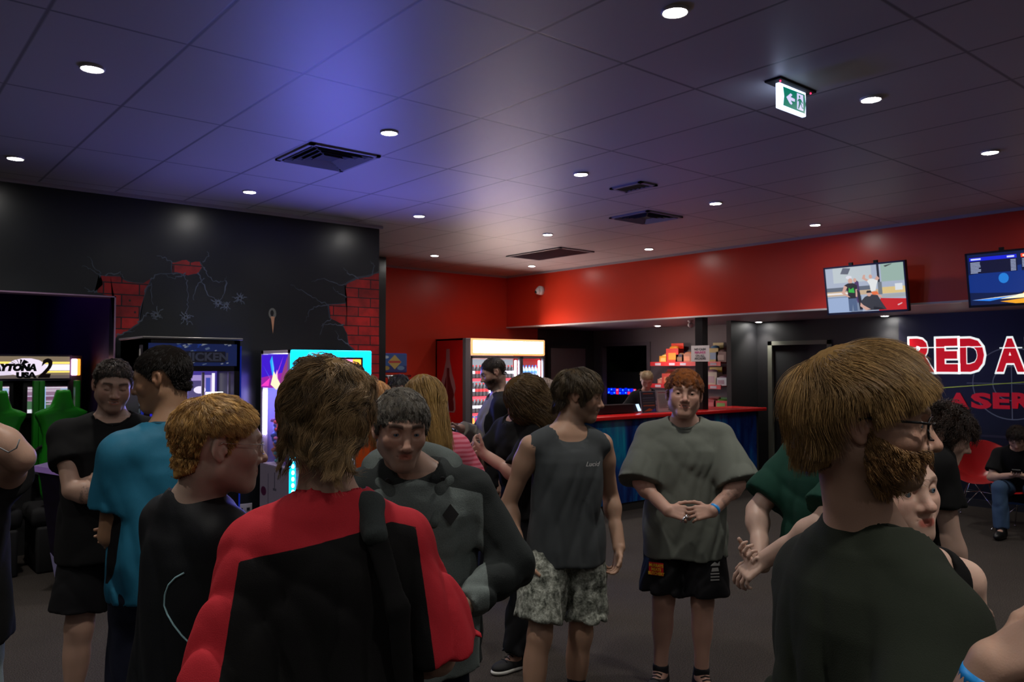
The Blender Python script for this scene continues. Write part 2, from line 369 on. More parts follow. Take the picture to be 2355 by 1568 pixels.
for c_ in [[(231, 634), (222, 618), (200, 590)], [(240, 632), (275, 627), (285, 640)], [(232, 634), (215, 622), (188, 612)], [(345, 642), (360, 632), (396, 628)],
           [(396, 628), (422, 632), (430, 650), (433, 690), (430, 720)], [(465, 612), (478, 630), (490, 645), (512, 650), (520, 635)], [(455, 630), (470, 655), (482, 680), (498, 692)],
           [(465, 605), (480, 590), (476, 578)], [(396, 605), (380, 592), (360, 588)], [(333, 671), (345, 650), (352, 700)], [(222, 672), (205, 668), (195, 660)],
           [(425, 628), (400, 640), (380, 632)], [(520, 645), (515, 680), (505, 692)], [(794, 656), (770, 652), (740, 640), (715, 648)], [(756, 701), (730, 690), (700, 672), (668, 655)],
           [(756, 701), (728, 702), (712, 715), (700, 740)], [(760, 732), (742, 745), (735, 770)], [(788, 747), (760, 745), (738, 750)], [(802, 793), (780, 780), (770, 760)], [(855, 634), (862, 610), (850, 600)],
           [(823, 640), (800, 628), (790, 615)], [(798, 686), (775, 672), (765, 660)], [(470, 640), (450, 660), (445, 690)], [(318, 743), (330, 725), (345, 722), (352, 726)], [(268, 772), (290, 765), (310, 760)]]:
    crack(c_, 0.013)
for (cx, cy, R_) in ((501, 696, 11), (519, 703, 8), (551, 686, 11), (358, 724, 13), (427, 730, 13)):
    for k in range(9):
        a = 2 * PI * k / 9 + random.uniform(-.2, .2); rr = R_ * random.uniform(0.8, 1.8)
        crack([(cx + 3 * math.cos(a), cy + 3 * math.sin(a)), (cx + rr * math.cos(a), cy + rr * math.sin(a))], 0.016)
    MC.add([(wp(cx + 5 * math.cos(2 * PI * k / 10), cy + 5 * math.sin(2 * PI * k / 10))[0], BWY - 0.0055, wp(cx + 5 * math.cos(2 * PI * k / 10), cy + 5 * math.sin(2 * PI * k / 10))[1]) for k in range(10)], [tuple(range(10))[::-1]])
MC.build('mural_crack', M_CRACK, wl)
mh = MB()
def disc(mb, cx, cy, rx, ry, lift, mi):
    mb.add([(wp(cx + rx * math.cos(2 * PI * k / 14), cy)[0], BWY - lift, wp(cx, cy - ry * math.sin(2 * PI * k / 14))[1]) for k in range(14)], [tuple(range(14))], mi)
for (cx, cy, R_) in ((501, 696, 2.5), (519, 703, 2), (551, 686, 2.5), (358, 724, 2.5), (427, 730, 2.5), (298, 691, 2.5), (310, 718, 2.5)): disc(mh, cx, cy, R_, R_, 0.007, 0)
disc(mh, 626, 721, 9, 13, 0.005, 1); disc(mh, 625, 720, 4, 7, 0.007, 0)
a = [wp(622, 728), wp(631, 728), wp(629, 748), wp(627, 768), wp(625, 748)]
mh.add([(p[0], BWY - 0.0065, p[1]) for p in a], [tuple(range(5))[::-1]], 2)
mh.build('mural_bullet_hole', [M_CRACK2, mat('mural_hole_rim', S(105, 108, 100), rough=0.5), mat('mural_drip', S(190, 140, 105), rough=0.5)], wl)

# ------------------------------------------------------------------ downlights
M_LENS = glow('lamp_lens', (1.0, 0.97, 0.92, 1), 140.0)
M_TRIMR = mat('lamp_trim', S(225, 225, 225), rough=0.4)
def make_downlight(z, name='downlight'):
    t = thing(name, 'round white downlight', 'ceiling light', (0, 0, z))
    MB().lathe((0, 0, 0), [(0.062, 0.0), (0.062, -0.010), (0.056, -0.014), (0.05, -0.008)], 28, cap=False).build('trim_ring', M_TRIMR, t)
    MB().lathe((0, 0, 0), [(0.0495, -0.001), (0.0495, -0.011), (0.03, -0.014), (0.004, -0.015)], 24).build('lens', M_LENS, t)
    ld = bpy.data.lights.new('lamp', 'SPOT'); ld.energy = DOWNLIGHT_W; ld.spot_size = math.radians(106); ld.spot_blend = 0.75; ld.shadow_soft_size = 0.045
    ld.color = (1.0, 0.93, 0.84)
    lo = bpy.data.objects.new('lamp', ld); COL.objects.link(lo); lo.parent = t; lo.location = (0, 0, -0.03)
    return t
dl0 = None
rows = {2.21: 'nearest row', 4.6: 'second row from the camera', 6.97: 'third row, before the mural wall', 9.32: 'last row by the red wall', -0.15: 'row overhead', -2.5: 'row behind'}
cols = {0.99: 'over the left side', 2.79: 'left of centre', 4.59: 'at the centre', 6.4: 'right of centre', 8.22: 'beside the red bulkhead'}
for (x, y) in DOWNLIGHTS:
    lab = 'round white ceiling downlight, %s, %s' % (cols.get(x, 'far left' if x < -2 else 'left of the picture'), rows[y])
    if dl0 is None: dl0 = make_downlight(DL_Z); t = dl0; t.location = (x, y, DL_Z); t['label'] = lab
    else: t = dup(dl0, (x, y, DL_Z), label=lab)
    t['group'] = 'ceiling downlights'
for k, q in enumerate(((1513, 748), (1745, 739), (2035, 725))):
    p = onz(q[0], q[1], 2.4)
    if k == 0: dlow = make_downlight(2.4); t = dlow; ch = [c for c in t.children if c.type == 'LIGHT'][0]; ch.data = ch.data.copy(); ch.data.energy = DOWNLIGHT_W * 0.75
    else: t = dup(dlow)
    t.location = (10.0, p[1] + (10.0 - p[0]) * 0.85, 2.4)
    pp = onz(q[0], q[1], 2.4); t.location = (pp[0], pp[1], 2.4)
    t['label'] = 'small downlight in the low ceiling, ' + ('above the kiosk till', 'above the counter end', 'under the left television')[k]; t['group'] = 'low ceiling downlights'
# ------------------------------------------------------------------ air vents
M_VENT = mat('vent_grey', S(140, 138, 148), rough=0.5)
M_VENTD = mat('vent_dark', S(22, 20, 28), rough=0.8)
def vent(x0, y0, x1, y1, label, n=9, core=None, sq=True):
    cx, cy = (x0 + x1) / 2, (y0 + y1) / 2; hx, hy = (x1 - x0) / 2, (y1 - y0) / 2
    t = thing('ceiling_vent', label, 'air vent', (cx, cy, CEIL))
    MB().box((-hx * .9, -hy * .9, -0.004), (hx * .9, hy * .9, 0)).build('backing', M_VENTD, t)
    f = MB(); w = 0.035
    f.box((-hx, -hy, -0.014), (hx, -hy + w, 0)).box((-hx, hy - w, -0.014), (hx, hy, 0)).box((-hx, -hy, -0.014), (-hx + w, hy, 0)).box((hx - w, -hy, -0.014), (hx, hy, 0))
    f.build('frame', M_VENT, t)
    s_ = MB()
    if sq:   # four-way diffuser: nested louvre squares
        for k in range(1, n // 2 + 1):
            q = 1 - k / (n / 2 + 1); a, b2 = hx * q, hy * q
            for (ax, ay, bx_, by_) in ((-a, -b2, a, -b2), (a, -b2, a, b2), (a, b2, -a, b2), (-a, b2, -a, -b2)):
                dx_, dy_ = (bx_ - ax), (by_ - ay); L = math.hypot(dx_, dy_) or 1; nx, ny = dy_ / L, -dx_ / L
                s_.add([(ax, ay, -0.003), (bx_, by_, -0.003), (bx_ + nx * .022, by_ + ny * .022, -0.020), (ax + nx * .022, ay + ny * .022, -0.020)], [(0, 1, 2, 3)])
    else:
        for k in range(n):
            y = -hy + w + (2 * hy - 2 * w) * (k + .5) / n
            s_.add([(-hx + w, y, -0.002), (hx - w, y, -0.002), (hx - w, y + .012, -0.014), (-hx + w, y + .012, -0.014)], [(0, 1, 2, 3)])
    s_.build('louvres', M_VENT, t)
    return t
vent(2.5, 5.16, 3.06, 5.76, 'large square ceiling diffuser above the left downlights')
vent(5.16, 4.46, 5.38, 4.82, 'small square ceiling grille in front of the larger diffuser', 6, sq=False)
vent(6.18, 5.25, 6.74, 5.78, 'square ceiling diffuser with dark slots beyond the small grille')
vent(7.22, 7.62, 7.86, 8.74, 'long dark return-air grille near the red bulkhead', 26, sq=False)
# ------------------------------------------------------------------ exit sign
pl = ony(1788, 200, 2.40); pr = ony(1849, 240, 2.40)
ex = thing('exit_sign', 'lit green running-man exit sign hanging from the ceiling', 'exit sign', ((pl[0] + pr[0]) / 2, 2.40, CEIL))
hw = (pr[0] - pl[0]) / 2; ztop = ony(1788, 190, 2.4)[2] - CEIL; zbot = ony(1788, 247, 2.4)[2] - CEIL
MB().box((-hw - 0.05, -0.05, -0.012), (hw + 0.05, 0.05, 0), bev=0.004).build('mounting_plate', M_BLKM, ex)
MB().box((-hw, -0.012, zbot), (hw, 0.012, ztop), bev=0.004).build('light_box', glow('exit_white', (0.55, 0.68, 1, 1), 3.0), ex)
MB().box((-hw * .9, -0.008, ztop), (hw * .9, 0.008, 0)).build('bracket', mat('clear_bracket', S(110, 120, 160), rough=0.3), ex)
hh = ztop - zbot
ug, vg = hw * 2, hh
fo = (-hw, -0.0135, zbot)
G = (0, 104, 86); Wt = (196, 190, 235)
polys = [(G, [(0.12, .12), (0.95, .10), (0.985, .5), (.95, .9), (.12, .88), (.16, .5)]),
         (Wt, [(.24, .5), (.40, .72), (.47, .68), (.40, .57), (.56, .55), (.56, .44), (.40, .43), (.47, .32), (.42, .26), (.36, .30)]),
         (Wt, [(.64, .84), (.88, .84), (.88, .18), (.64, .18)]),
         (G, ell(.735, .72, .03, .055)), (G, [(.70, .64), (.79, .64), (.80, .42), (.70, .42)]), (G, [(.66, .56), (.71, .62), (.72, .56), (.65, .48)]), (G, [(.79, .62), (.86, .5), (.84, .46), (.77, .56)]),
         (G, [(.70, .44), (.77, .44), (.70, .20), (.66, .20)]), (G, [(.76, .44), (.80, .44), (.83, .32), (.88, .30), (.88, .26), (.81, .27)])]
picture('pictogram', fo, X3, Z3, -Y3, ug, vg, polys, ex, strength=1.3)
MB().ball((-hw - .02, -0.03, -0.016), 0.005, 8).ball((hw + .02, -0.03, -0.016), 0.005, 8).build('indicator_light', glow('red_led', (1, 0.02, 0.08, 1), 4), ex)
# ------------------------------------------------------------------ dome camera on the bulkhead, small one in the kitchen
p = onx(1246, 668, BKX)
t = thing('security_camera', 'white dome security camera on the red bulkhead', 'security camera', (BKX, p[1], p[2]))
MB().lathe((0, 0, 0), [(0.075, 0), (0.075, -0.05), (0.06, -0.075)], 20, axis='x').build('housing', M_WHITE, t)
MB().ball((-0.085, 0.0, -0.015), (0.045, 0.055, 0.055), 16).build('dome', M_WHITE, t)
MB().ball((-0.115, 0.012, -0.03), (0.025, 0.03, 0.028), 12).build('camera_lens', M_BLKP, t)
p = onz(1588, 752, 2.4)
t = thing('ceiling_sensor', 'small white ball camera under the low ceiling by the black post', 'security camera', (9.6, p[1] * 9.6 / p[0], 2.4))
MB().lathe((0, 0, 0), [(0.04, 0), (0.04, -0.02), (0.02, -0.03), (0.02, -0.05)], 16).build('mount', M_WHITE, t)
MB().ball((0, 0, -0.07), 0.04, 14).build('ball_housing', M_WHITE, t)
# ------------------------------------------------------------------ televisions
def tv(px0, px1, xw, label, tilt, polys, strength, zt, zb, extra=True):
    """flat television hung from the bulkhead, tilted down; between two image columns on plane x = xw"""
    a = onx(px0, 650, xw); b2 = onx(px1, 650, xw); w = abs(a[1] - b2[1]); cy = (a[1] + b2[1]) / 2
    t = thing('television', label, 'television', (BKX, cy, 2.42))
    h = (zt - zb); un = Vector((-math.cos(tilt), 0, -math.sin(tilt))); uy = Vector((-math.sin(tilt), 0, math.cos(tilt))); ux = Vector((0, -1, 0))
    o = Vector((xw - BKX, w / 2, zb - 2.42))
    MB().prism([(0, 0), (w, 0), (w, h), (0, h)], o, ux, uy, -un, 0.045).build('housing', M_BLKP, t)
    bz = 0.018
    b_ = MB()
    for q in (rect(0, 0, w, bz * 1.3), rect(0, h - bz, w, h), rect(0, 0, bz, h), rect(w - bz, 0, w, h)): b_.prism(q, o, ux, uy, un, 0.008)
    b_.build('bezel', M_BLKP, t)
    picture('screen', o + ux * bz + uy * bz * 1.3 + un * 0.001, ux, uy, un, w - 2 * bz, h - 2.3 * bz, polys, t, strength=strength, step=0.0003)
    for yy in (0.14, -0.14):
        br = MB(); br.box((-0.16, yy - 0.02, 0.30), (0.0, yy + 0.02, 0.34)).prism([(w / 2 - yy - .02, h - .05), (w / 2 - yy + .02, h - .05), (w / 2 - yy + .02, h + .03), (w / 2 - yy - .02, h + .03)], o, ux, uy, -un, 0.03).build('wall_bracket', M_BLKM, t)
    return t
sk = (205, 160, 145)
TV1 = [((165, 175, 195), rect(0, 0, 1, 1)), ((120, 135, 160), rect(0, 0, .45, .35)), ((150, 170, 205), rect(0, 0, .30, .33)), ((185, 195, 200), rect(.1, .66, .6, 1)), ((150, 175, 165), rect(.72, .62, 1, 1)),
       ((90, 100, 115), rect(0, .47, .62, .56)), ((195, 170, 140), rect(0, .37, .7, .47)), ((215, 190, 130), rect(.72, .36, 1, .5)), ((230, 225, 225), rect(.0, .40, .3, .44)), ((160, 165, 170), rect(.66, .27, 1, .35)),
       ((35, 40, 50), rect(.67, .62, .70, 1)), ((110, 118, 125), rect(.67, .35, .72, .62)), ((90, 95, 110), [(.2, .86), (.3, .84), (.34, .97), (.24, .99)]), ((60, 60, 60), [(.78, .93), (.86, .98), (.86, .99), (.76, .96)]),
       ((190, 28, 28), [(.66, 0), (1, 0), (1, .23), (.69, .27)]), ((225, 190, 195), [(.9, .09), (.95, .13), (.95, .15), (.89, .11)]), ((215, 220, 225), rect(.88, .42, .97, .56)),
       ((70, 45, 95), [(.37, .62), (.40, .70), (.43, .66), (.44, .30), (.40, .18), (.37, .4)]), (sk, ell(.385, .70, .022, .045)), ((215, 215, 225), ell(.31, .77, .04, .04)), (sk, ell(.325, .69, .03, .06)),
       ((18, 20, 26), [(.24, .60), (.29, .64), (.36, .64), (.41, .58), (.40, .45), (.38, .28), (.28, .28), (.28, .46)]), ((40, 170, 60), [(.29, .44), (.37, .42), (.36, .54), (.32, .50), (.30, .55)]),
       (sk, [(.24, .60), (.28, .56), (.24, .44), (.29, .36), (.31, .33), (.27, .34), (.20, .43)]), (sk, [(.385, .5), (.41, .5), (.40, .33), (.38, .33)]), ((75, 95, 130), [(.28, .30), (.39, .30), (.39, .02), (.34, .02), (.335, .18), (.32, .02), (.28, .02)]),
       ((28, 26, 36), [(.40, .50), (.44, .42), (.46, .04), (.42, .04)]), (sk, [(.50, .80), (.48, .72), (.55, .64), (.57, .67), (.52, .73), (.525, .8)]), (sk, [(.67, .76), (.70, .70), (.66, .62), (.63, .66)]), (sk, ell(.59, .75, .022, .045)),
       ((222, 225, 225), [(.54, .66), (.58, .70), (.62, .70), (.68, .65), (.66, .58), (.64, .44), (.58, .42), (.57, .58)]), ((225, 110, 60), [(.58, .42), (.66, .42), (.68, .34), (.60, .34)]), (sk, [(.64, .36), (.70, .34), (.72, .28), (.66, .30)]),
       ((48, 50, 56), [(.44, .22), (.50, .32), (.58, .36), (.66, .34), (.70, .2), (.76, .02), (.50, .02)]), (sk, ell(.555, .37, .028, .05)), ((30, 28, 30), [(.52, .40), (.53, .45), (.58, .45), (.59, .40)]), (sk, [(.44, .20), (.47, .14), (.56, .04), (.5, .02), (.43, .12)]), ((20, 22, 26), [(.60, .10), (.70, .06), (.74, .02), (.60, .02)])]
tv(1903, 2090, 8.72, 'television showing a group posing, left of the two on the red bulkhead', math.radians(9), TV1, 1.0, 2.855, 2.31)
TV2 = [((8, 22, 60), rect(0, 0, 1, 1)), ((10, 40, 110), [(0, .25), (.5, .2), (.8, .5), (.6, .75), (0, .6)]), ((20, 80, 150), [(.55, .3), (1, .3), (1, .72), (.6, .66)]), ((60, 140, 190), ell(.75, .62, .14, .06)), ((12, 14, 40), rect(.02, .62, .49, .96)), ((20, 30, 190), rect(.02, .87, .49, .94)),
       ((225, 70, 35), rect(.53, .87, 1, .94)), ((10, 20, 50), rect(.53, .62, 1, .86)), ((30, 110, 190), ell(.35, .5, .05, .1)), ((235, 150, 40), [(.5, .13), (.56, .26), (.6, .2), (.66, .46), (.72, .52), (.8, .5), (.85, .2), (1, .3), (1, .1)]), ((255, 205, 90), [(.62, .14), (.68, .38), (.74, .44), (.80, .36), (.83, .16)]),
       ((190, 225, 255), ell(.73, .56, .05, .05)), ((255, 240, 190), [(.02, .10), (.45, .16), (.75, .24), (1, .22), (1, .12), (.4, .10)]), ((220, 150, 30), [(.3, .05), (.7, .12), (1, .1), (1, 0), (.45, 0)]), ((40, 120, 220), [(.02, .10), (.3, .13), (.5, .16), (.2, .07)])]
for i in range(8):
    y = .83 - i * .028
    TV2 += [((150, 160, 190), rect(.03, y, .03 + random.uniform(.06, .11), y + .014)), ((150, 160, 190), rect(.43, y, .48, y + .014))]
    if i < 6: TV2 += [((150, 160, 190), rect(.54, y, .54 + random.uniform(.05, .09), y + .014))]
TV2 += [((190, 200, 255), rect(.04, .89, .14, .92)), ((190, 200, 255), rect(.40, .89, .47, .92)), ((255, 220, 200), rect(.55, .89, .66, .92))]
tvb = tv(2228, 2480, 8.72, 'television showing a fiery space game scoreboard, at the right edge', math.radians(9), TV2, 1.3, 2.855, 2.31)
tvb.rotation_euler = (0, 0, 0)
# ================================================================== WALL SIGN
SX = DWX - 0.03
def sp_(px, py): p = onx(px, py, SX); return p
sg = thing('wall_sign', 'glowing red and white block letters and a crosshair on the navy wall', 'sign', (SX, 3.5, 1.8))
SO = np.array([SX, 3.5, 1.8])
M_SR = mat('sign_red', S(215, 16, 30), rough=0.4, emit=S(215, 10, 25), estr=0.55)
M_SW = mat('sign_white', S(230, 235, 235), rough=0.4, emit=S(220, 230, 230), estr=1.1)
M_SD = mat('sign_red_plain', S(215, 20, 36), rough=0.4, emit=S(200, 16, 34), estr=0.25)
def letter(ch, x0, x1, ytop, ybot, mat_, lift, bold, name, ext=0.004):
    a = sp_(x0, (ytop + ybot) / 2); b2 = sp_(x1, (ytop + ybot) / 2); zt = sp_((x0 + x1) / 2, ytop)[2]; zb = sp_((x0 + x1) / 2, ybot)[2]
    h = zt - zb; w = abs(a[1] - b2[1])
    size = h / 0.70
    o = text(name, ch, size, (0, 0, 0), (0, -1, 0), (0, 0, 1), mat_, sg, bold=bold * size, extrude=ext)
    xs = [v.co.y for v in o.data.vertices]; zs = [v.co.z for v in o.data.vertices]
    cy, cz = (max(xs) + min(xs)) / 2, (max(zs) + min(zs)) / 2; k = w / (max(xs) - min(xs)); kz = h / (max(zs) - min(zs))
    ty, tz = (a[1] + b2[1]) / 2 - SO[1], (zt + zb) / 2 - SO[2]
    for v in o.data.vertices: v.co = ((v.co.x) - lift, (v.co.y - cy) * k + ty, (v.co.z - cz) * kz + tz)
    return o
for ch, x0, x1 in (('R', 2093, 2149), ('E', 2154, 2204), ('D', 2209, 2264), ('A', 2292, 2357), ('L', 2362, 2405)):
    letter(ch, x0 - 5, x1 + 5, 773, 860, M_SW, 0.006, 0.075, 'letter_outline')
    letter(ch, x0, x1, 778, 855, M_SR, 0.013, 0.045, 'letter')
for ch, x0, x1 in (('L', 2140, 2177), ('A', 2181, 2230), ('S', 2234, 2281), ('E', 2284, 2323), ('R', 2328, 2374)):
    letter(ch, x0, x1, 903, 940, M_SD, 0.010, 0.045, 'letter')
mb = MB()
for (x0, x1) in ((2093, 2264), (2300, 2352)):
    a = sp_(x0, 800) - SO; b2 = sp_(x1, 800) - SO
    mb.add([(-0.020, a[1], a[2] - .006), (-0.020, b2[1], a[2] - .006), (-0.020, b2[1], a[2] + .006), (-0.020, a[1], a[2] + .006)], [(0, 1, 2, 3)])
mb.build('split_line', M_SW, sg)
def ring(mb, c, r, w, x, n=48, a0=0, a1=2 * PI):
    vs_ = []
    for i in range(n + 1):
        a = a0 + (a1 - a0) * i / n
        for rr in (r - w, r + w): vs_.append((x, c[1] + rr * math.cos(a), c[2] + rr * math.sin(a)))
    mb.add(vs_, [(2 * i, 2 * i + 1, 2 * i + 3, 2 * i + 2) for i in range(n)])
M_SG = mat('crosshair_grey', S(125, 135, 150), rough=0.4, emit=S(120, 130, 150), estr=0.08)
c = sp_(2327, 882) - SO; mb = MB()
ring(mb, c, 0.43, 0.006, -0.004); ring(mb, c, 0.205, 0.006, -0.004)
mb.box((-0.005, c[1] - .005, c[2] - .43), (-0.003, c[1] + .005, c[2] + .27)).box((-0.005, c[1] - .7, c[2] - .004), (-0.003, c[1] + .5, c[2] + .004))
mb.build('crosshair', M_SG, sg)
a = sp_(2150, 893) - SO; b2 = sp_(2450, 872) - SO
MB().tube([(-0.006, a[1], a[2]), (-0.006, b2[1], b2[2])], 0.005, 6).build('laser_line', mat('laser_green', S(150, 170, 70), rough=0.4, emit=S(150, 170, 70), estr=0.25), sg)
# ================================================================== KIOSK COUNTER
CT = 1.14
ct = thing('service_counter', 'long kiosk counter with red top and blue patterned front', 'counter', (8.3, 6.75, 0))
m, nt, b = nodes_mat('counter_front_print')
tc = nt.nodes.new('ShaderNodeTexCoord'); mp = nt.nodes.new('ShaderNodeMapping'); mp.inputs['Scale'].default_value = (2.6, 1, 0.55)
nt.links.new(tc.outputs['Object'], mp.inputs['Vector'])
n1 = nt.nodes.new('ShaderNodeTexNoise'); n1.inputs['Scale'].default_value = 1.5; n1.inputs['Detail'].default_value = 4; n1.inputs['Distortion'].default_value = 1.2; nt.links.new(mp.outputs[0], n1.inputs['Vector'])
cr = nt.nodes.new('ShaderNodeValToRGB'); e = cr.color_ramp.elements
e[0].position = 0.35; e[0].color = S(10, 26, 86); e[1].position = 0.75; e[1].color = S(30, 165, 190)
q = e.new(0.5); q.color = S(16, 60, 130); q = e.new(0.6); q.color = S(20, 105, 150)
nt.links.new(n1.outputs['Fac'], cr.inputs[0]); nt.links.new(cr.outputs[0], b.inputs['Base Color']); b.inputs['Roughness'].default_value = 0.25
M_CF = m
CX0, CX1 = 6.45, 10.05
for k in range(4):
    x0 = CX0 - 8.3 + 0.02 + k * 0.875; MB().box((x0, -0.25, 0.10), (x0 + 0.87, -0.22, CT - 0.05), bev=0.003).build('front_panel', M_CF, ct)
MB().box((CX0 - 8.3 + .02, -0.22, 0.0), (CX1 - 8.3, 0.2, CT - 0.045)).build('carcass', M_BLKM, ct)
MB().box((CX0 - 8.3 + .02, -0.235, 0.0), (CX1 - 8.3, -0.2, 0.10)).build('kick_board', mat('kick_black', S(30, 28, 26), rough=0.7), ct)
M_CTOP = mat('counter_red', S(220, 30, 30), rough=0.22, emit=S(220, 30, 30), estr=0.0)
MB().box((CX0 - 8.35, -0.33, CT - 0.045), (CX1 - 8.3 + .05, 0.26, CT), bev=0.012).build('countertop', M_CTOP, ct)
# post
po = onx(1613, 742, 8.99)
st('post_1', MB().box((8.93, po[1] - 0.06, 0), (9.05, po[1] + 0.06, 2.4)), M_BLKP)
t = thing('paper_notice', 'white paper notice taped to the black post above the counter', 'notice', (8.92, po[1], 0))
a = onx(1590, 795, 8.925); b2 = onx(1632, 831, 8.925)
PYW = a[1] - b2[1]; PZH = a[2] - b2[2]
picture('sheet', (0, a[1] - po[1], b2[2]), -Y3, Z3, -X3, PYW, PZH, [((205, 200, 200), rect(0, 0, 1, 1))], t, strength=0)
yc = (a[1] + b2[1]) / 2 - po[1]
for s_, dz, cc in (('NO CASH', .76, (60, 60, 62)), ('REFUNDS', .56, (190, 60, 130)), ('ON ALL', .36, (60, 60, 62)), ('ARCADES', .18, (60, 60, 62))):
    text('lettering', s_, 0.042, (-0.003, yc, b2[2] + PZH * dz), -Y3, Z3, mat('ink_%d' % cc[0], S(*cc), rough=0.6), t, bold=0.001, extrude=0.0005)
# till screen, flyer holders
t = thing('till_monitor', 'low black till screen tilted on the counter, lit edge at the right', 'till', (0, 0, 0))
a = ony(1375, 940, 6.7); b2 = ony(1475, 945, 6.7)
t.location = (a[0], 6.7, CT)
w = b2[0] - a[0]
MB().prism([(0.0, 0.0), (w, 0.0), (w - .06, .10), (0.06, .10)], (0, 0, 0.012), X3, Z3, Y3, 0.16).build('housing', M_BLKP, t)
MB().prism([(w - .11, .098), (w - .055, .10), (w - .005, .012), (w - .06, .012)], (0, -0.003, 0.012), X3, Z3, Y3, 0.004).build('lit_edge', glow('till_glow', (0.5, 0.7, 1, 1), 1.6), t)
MB().box((w * .3, 0.03, 0), (w * .7, 0.14, 0.014)).build('foot', M_BLKM, t)
def flyer(px0, px1, py0, py1, label, polys, dy=0.0, strength=0):
    a = ony(px0, py1, 6.62 + dy); b2 = ony(px1, py0, 6.62 + dy); w = b2[0] - a[0]; h = b2[2] - a[2] if b2[2] > a[2] else .2
    t = thing('flyer_holder', label, 'flyer stand', (a[0], 6.62 + dy, CT))
    MB().box((0, 0, 0), (w, 0.07, 0.006)).prism([(0, 0), (w, 0), (w, h), (0, h)], (0, .01, 0), X3, Z3 + Y3 * 0.12, Y3, 0.006).build('stand', mat('acrylic', S(140, 150, 165), rough=0.2), t)
    picture('flyer', (0.006, 0.008, 0.006), X3, Z3 + Y3 * 0.12, -Y3, w - .012, h - .012, polys, t, strength=strength)
    return t
flyer(1478, 1512, 895, 946, 'dark flyer with orange and blue print in a stand on the counter',
      [((42, 50, 66), rect(0, 0, 1, 1)), ((150, 70, 40), rect(.15, .88, .85, .93)), ((90, 100, 120), rect(.1, .68, .9, .72)), ((90, 100, 120), rect(.1, .58, .9, .60)), ((100, 100, 90), rect(.1, .45, .9, .49)), ((150, 90, 50), rect(.1, .30, .9, .36)), ((170, 90, 40), [(.1, .05), (.5, .2), (.9, .08)]), ((50, 70, 160), [(.55, .04), (.9, .2), (.95, .04)])])
flyer(1514, 1548, 894, 946, 'white printed flyer beside the dark one on the counter',
      [((190, 186, 185), rect(0, 0, 1, 1)), ((170, 90, 100), rect(.1, .88, .8, .92))] + [((110, 110, 112), rect(.1, .78 - i * .055, .6 + .35 * ((i * 37) % 10) / 10, .80 - i * .055)) for i in range(12)])
flyer(1500, 1528, 874, 900, 'small white card standing behind the flyers', [((215, 210, 212), rect(0, 0, 1, 1)), ((120, 110, 115), rect(.15, .5, .85, .6))], dy=0.16)
# ================================================================== SNACK SHELVES
sh = thing('snack_shelves', 'three red shelves of snacks on the kitchen wall', 'shelf', (KX, 8.35, 0))
SZ = (1.785, 1.415, 1.055)
for k, z in enumerate(SZ):
    MB().box((-0.32, -0.72, z - 0.015), (0, 0.72, z)).box((-0.335, -0.72, z - 0.055), (-0.32, 0.72, z + 0.015)).build('shelf', mat('shelf_red', S(215, 28, 38), rough=0.35), sh)
    mb = MB()
    for y in (0.55, 0.25, 0.02, -0.3, -0.58): mb.box((-0.338, y - 0.06, z - 0.045), (-0.335, y + 0.06, z - 0.005))
    mb.build('price_tags', mat('price_tag', S(210, 190, 205), rough=0.5), sh)
MB().box((-0.012, -0.72, 0.9), (0.0, 0.72, 2.1)).build('back_panel', M_GREYW, sh)
def snack(px, tier, w, h, cols, label, depth=0.14, kind='snack_box'):
    z = SZ[tier]; xf = KX - 0.27; p = onx(px, 850, xf)
    t = thing(kind, label, 'snack', (xf, p[1], z))
    MB().prism([(-w / 2, 0), (w / 2, 0), (w / 2, h * .72), (-w / 2, h * .72)], (0, 0, 0), -Y3, Z3, X3, depth).build('tray', mat('pack_%d_%d_%d' % cols[0], S(*cols[0]), rough=0.4), t)
    MB().prism([(-w / 2, h * .0), (w / 2, h * .0), (w / 2, h), (-w / 2, h)], (depth, 0, 0), -Y3, Z3, X3, 0.008).build('header_card', mat('pack_%d_%d_%d' % cols[1], S(*cols[1]), rough=0.4), t)
    MB().ball((depth * .45, 0, h * .74), (depth * .4, w * .42, h * .13), 8).box((-0.003, -w * .3, h * .15), (0, w * .3, h * .5)).build('wrappers', mat('pack_%d_%d_%d' % cols[2], S(*cols[2]), rough=0.35), t)
    return t
snack(1525, 0, .16, .16, ((250, 175, 50), (240, 150, 50), (255, 210, 120)), 'yellow snack box at the left end of the top red shelf')
snack(1546, 0, .26, .33, ((225, 50, 40), (240, 60, 35), (255, 150, 40)), 'tall bright red snack display on the top red shelf')
snack(1563, 0, .17, .19, ((40, 30, 60), (60, 40, 70), (130, 90, 60)), 'dark purple snack box on the top red shelf')
snack(1580, 0, .20, .21, ((190, 120, 90), (60, 55, 60), (220, 140, 100)), 'orange and black snack box on the top red shelf')
snack(1640, 0, .20, .32, ((190, 170, 90), (200, 185, 120), (80, 130, 170)), 'cream and yellow snack display right of the black post, top shelf')
snack(1658, 0, .20, .24, ((90, 40, 35), (110, 50, 45), (150, 120, 110)), 'brown snack box at the right end of the top shelf')
snack(1517, 1, .09, .13, ((190, 120, 100), (240, 40, 40), (200, 150, 130)), 'small red topped snack tub at the left end of the middle shelf')
snack(1534, 1, .22, .26, ((190, 60, 50), (195, 25, 30), (210, 120, 80)), 'red snack display with rounded card on the middle shelf')
snack(1634, 1, .24, .30, ((205, 195, 175), (215, 200, 60), (180, 150, 160)), 'tall cream and yellow snack display, middle shelf right of the post')
snack(1658, 1, .20, .18, ((205, 215, 225), (190, 150, 155), (160, 130, 150)), 'white snack box at the right end of the middle shelf')
snack(1632, 2, .22, .18, ((170, 40, 50), (150, 50, 50), (200, 90, 90)), 'dark red snack box on the bottom shelf beside the post')
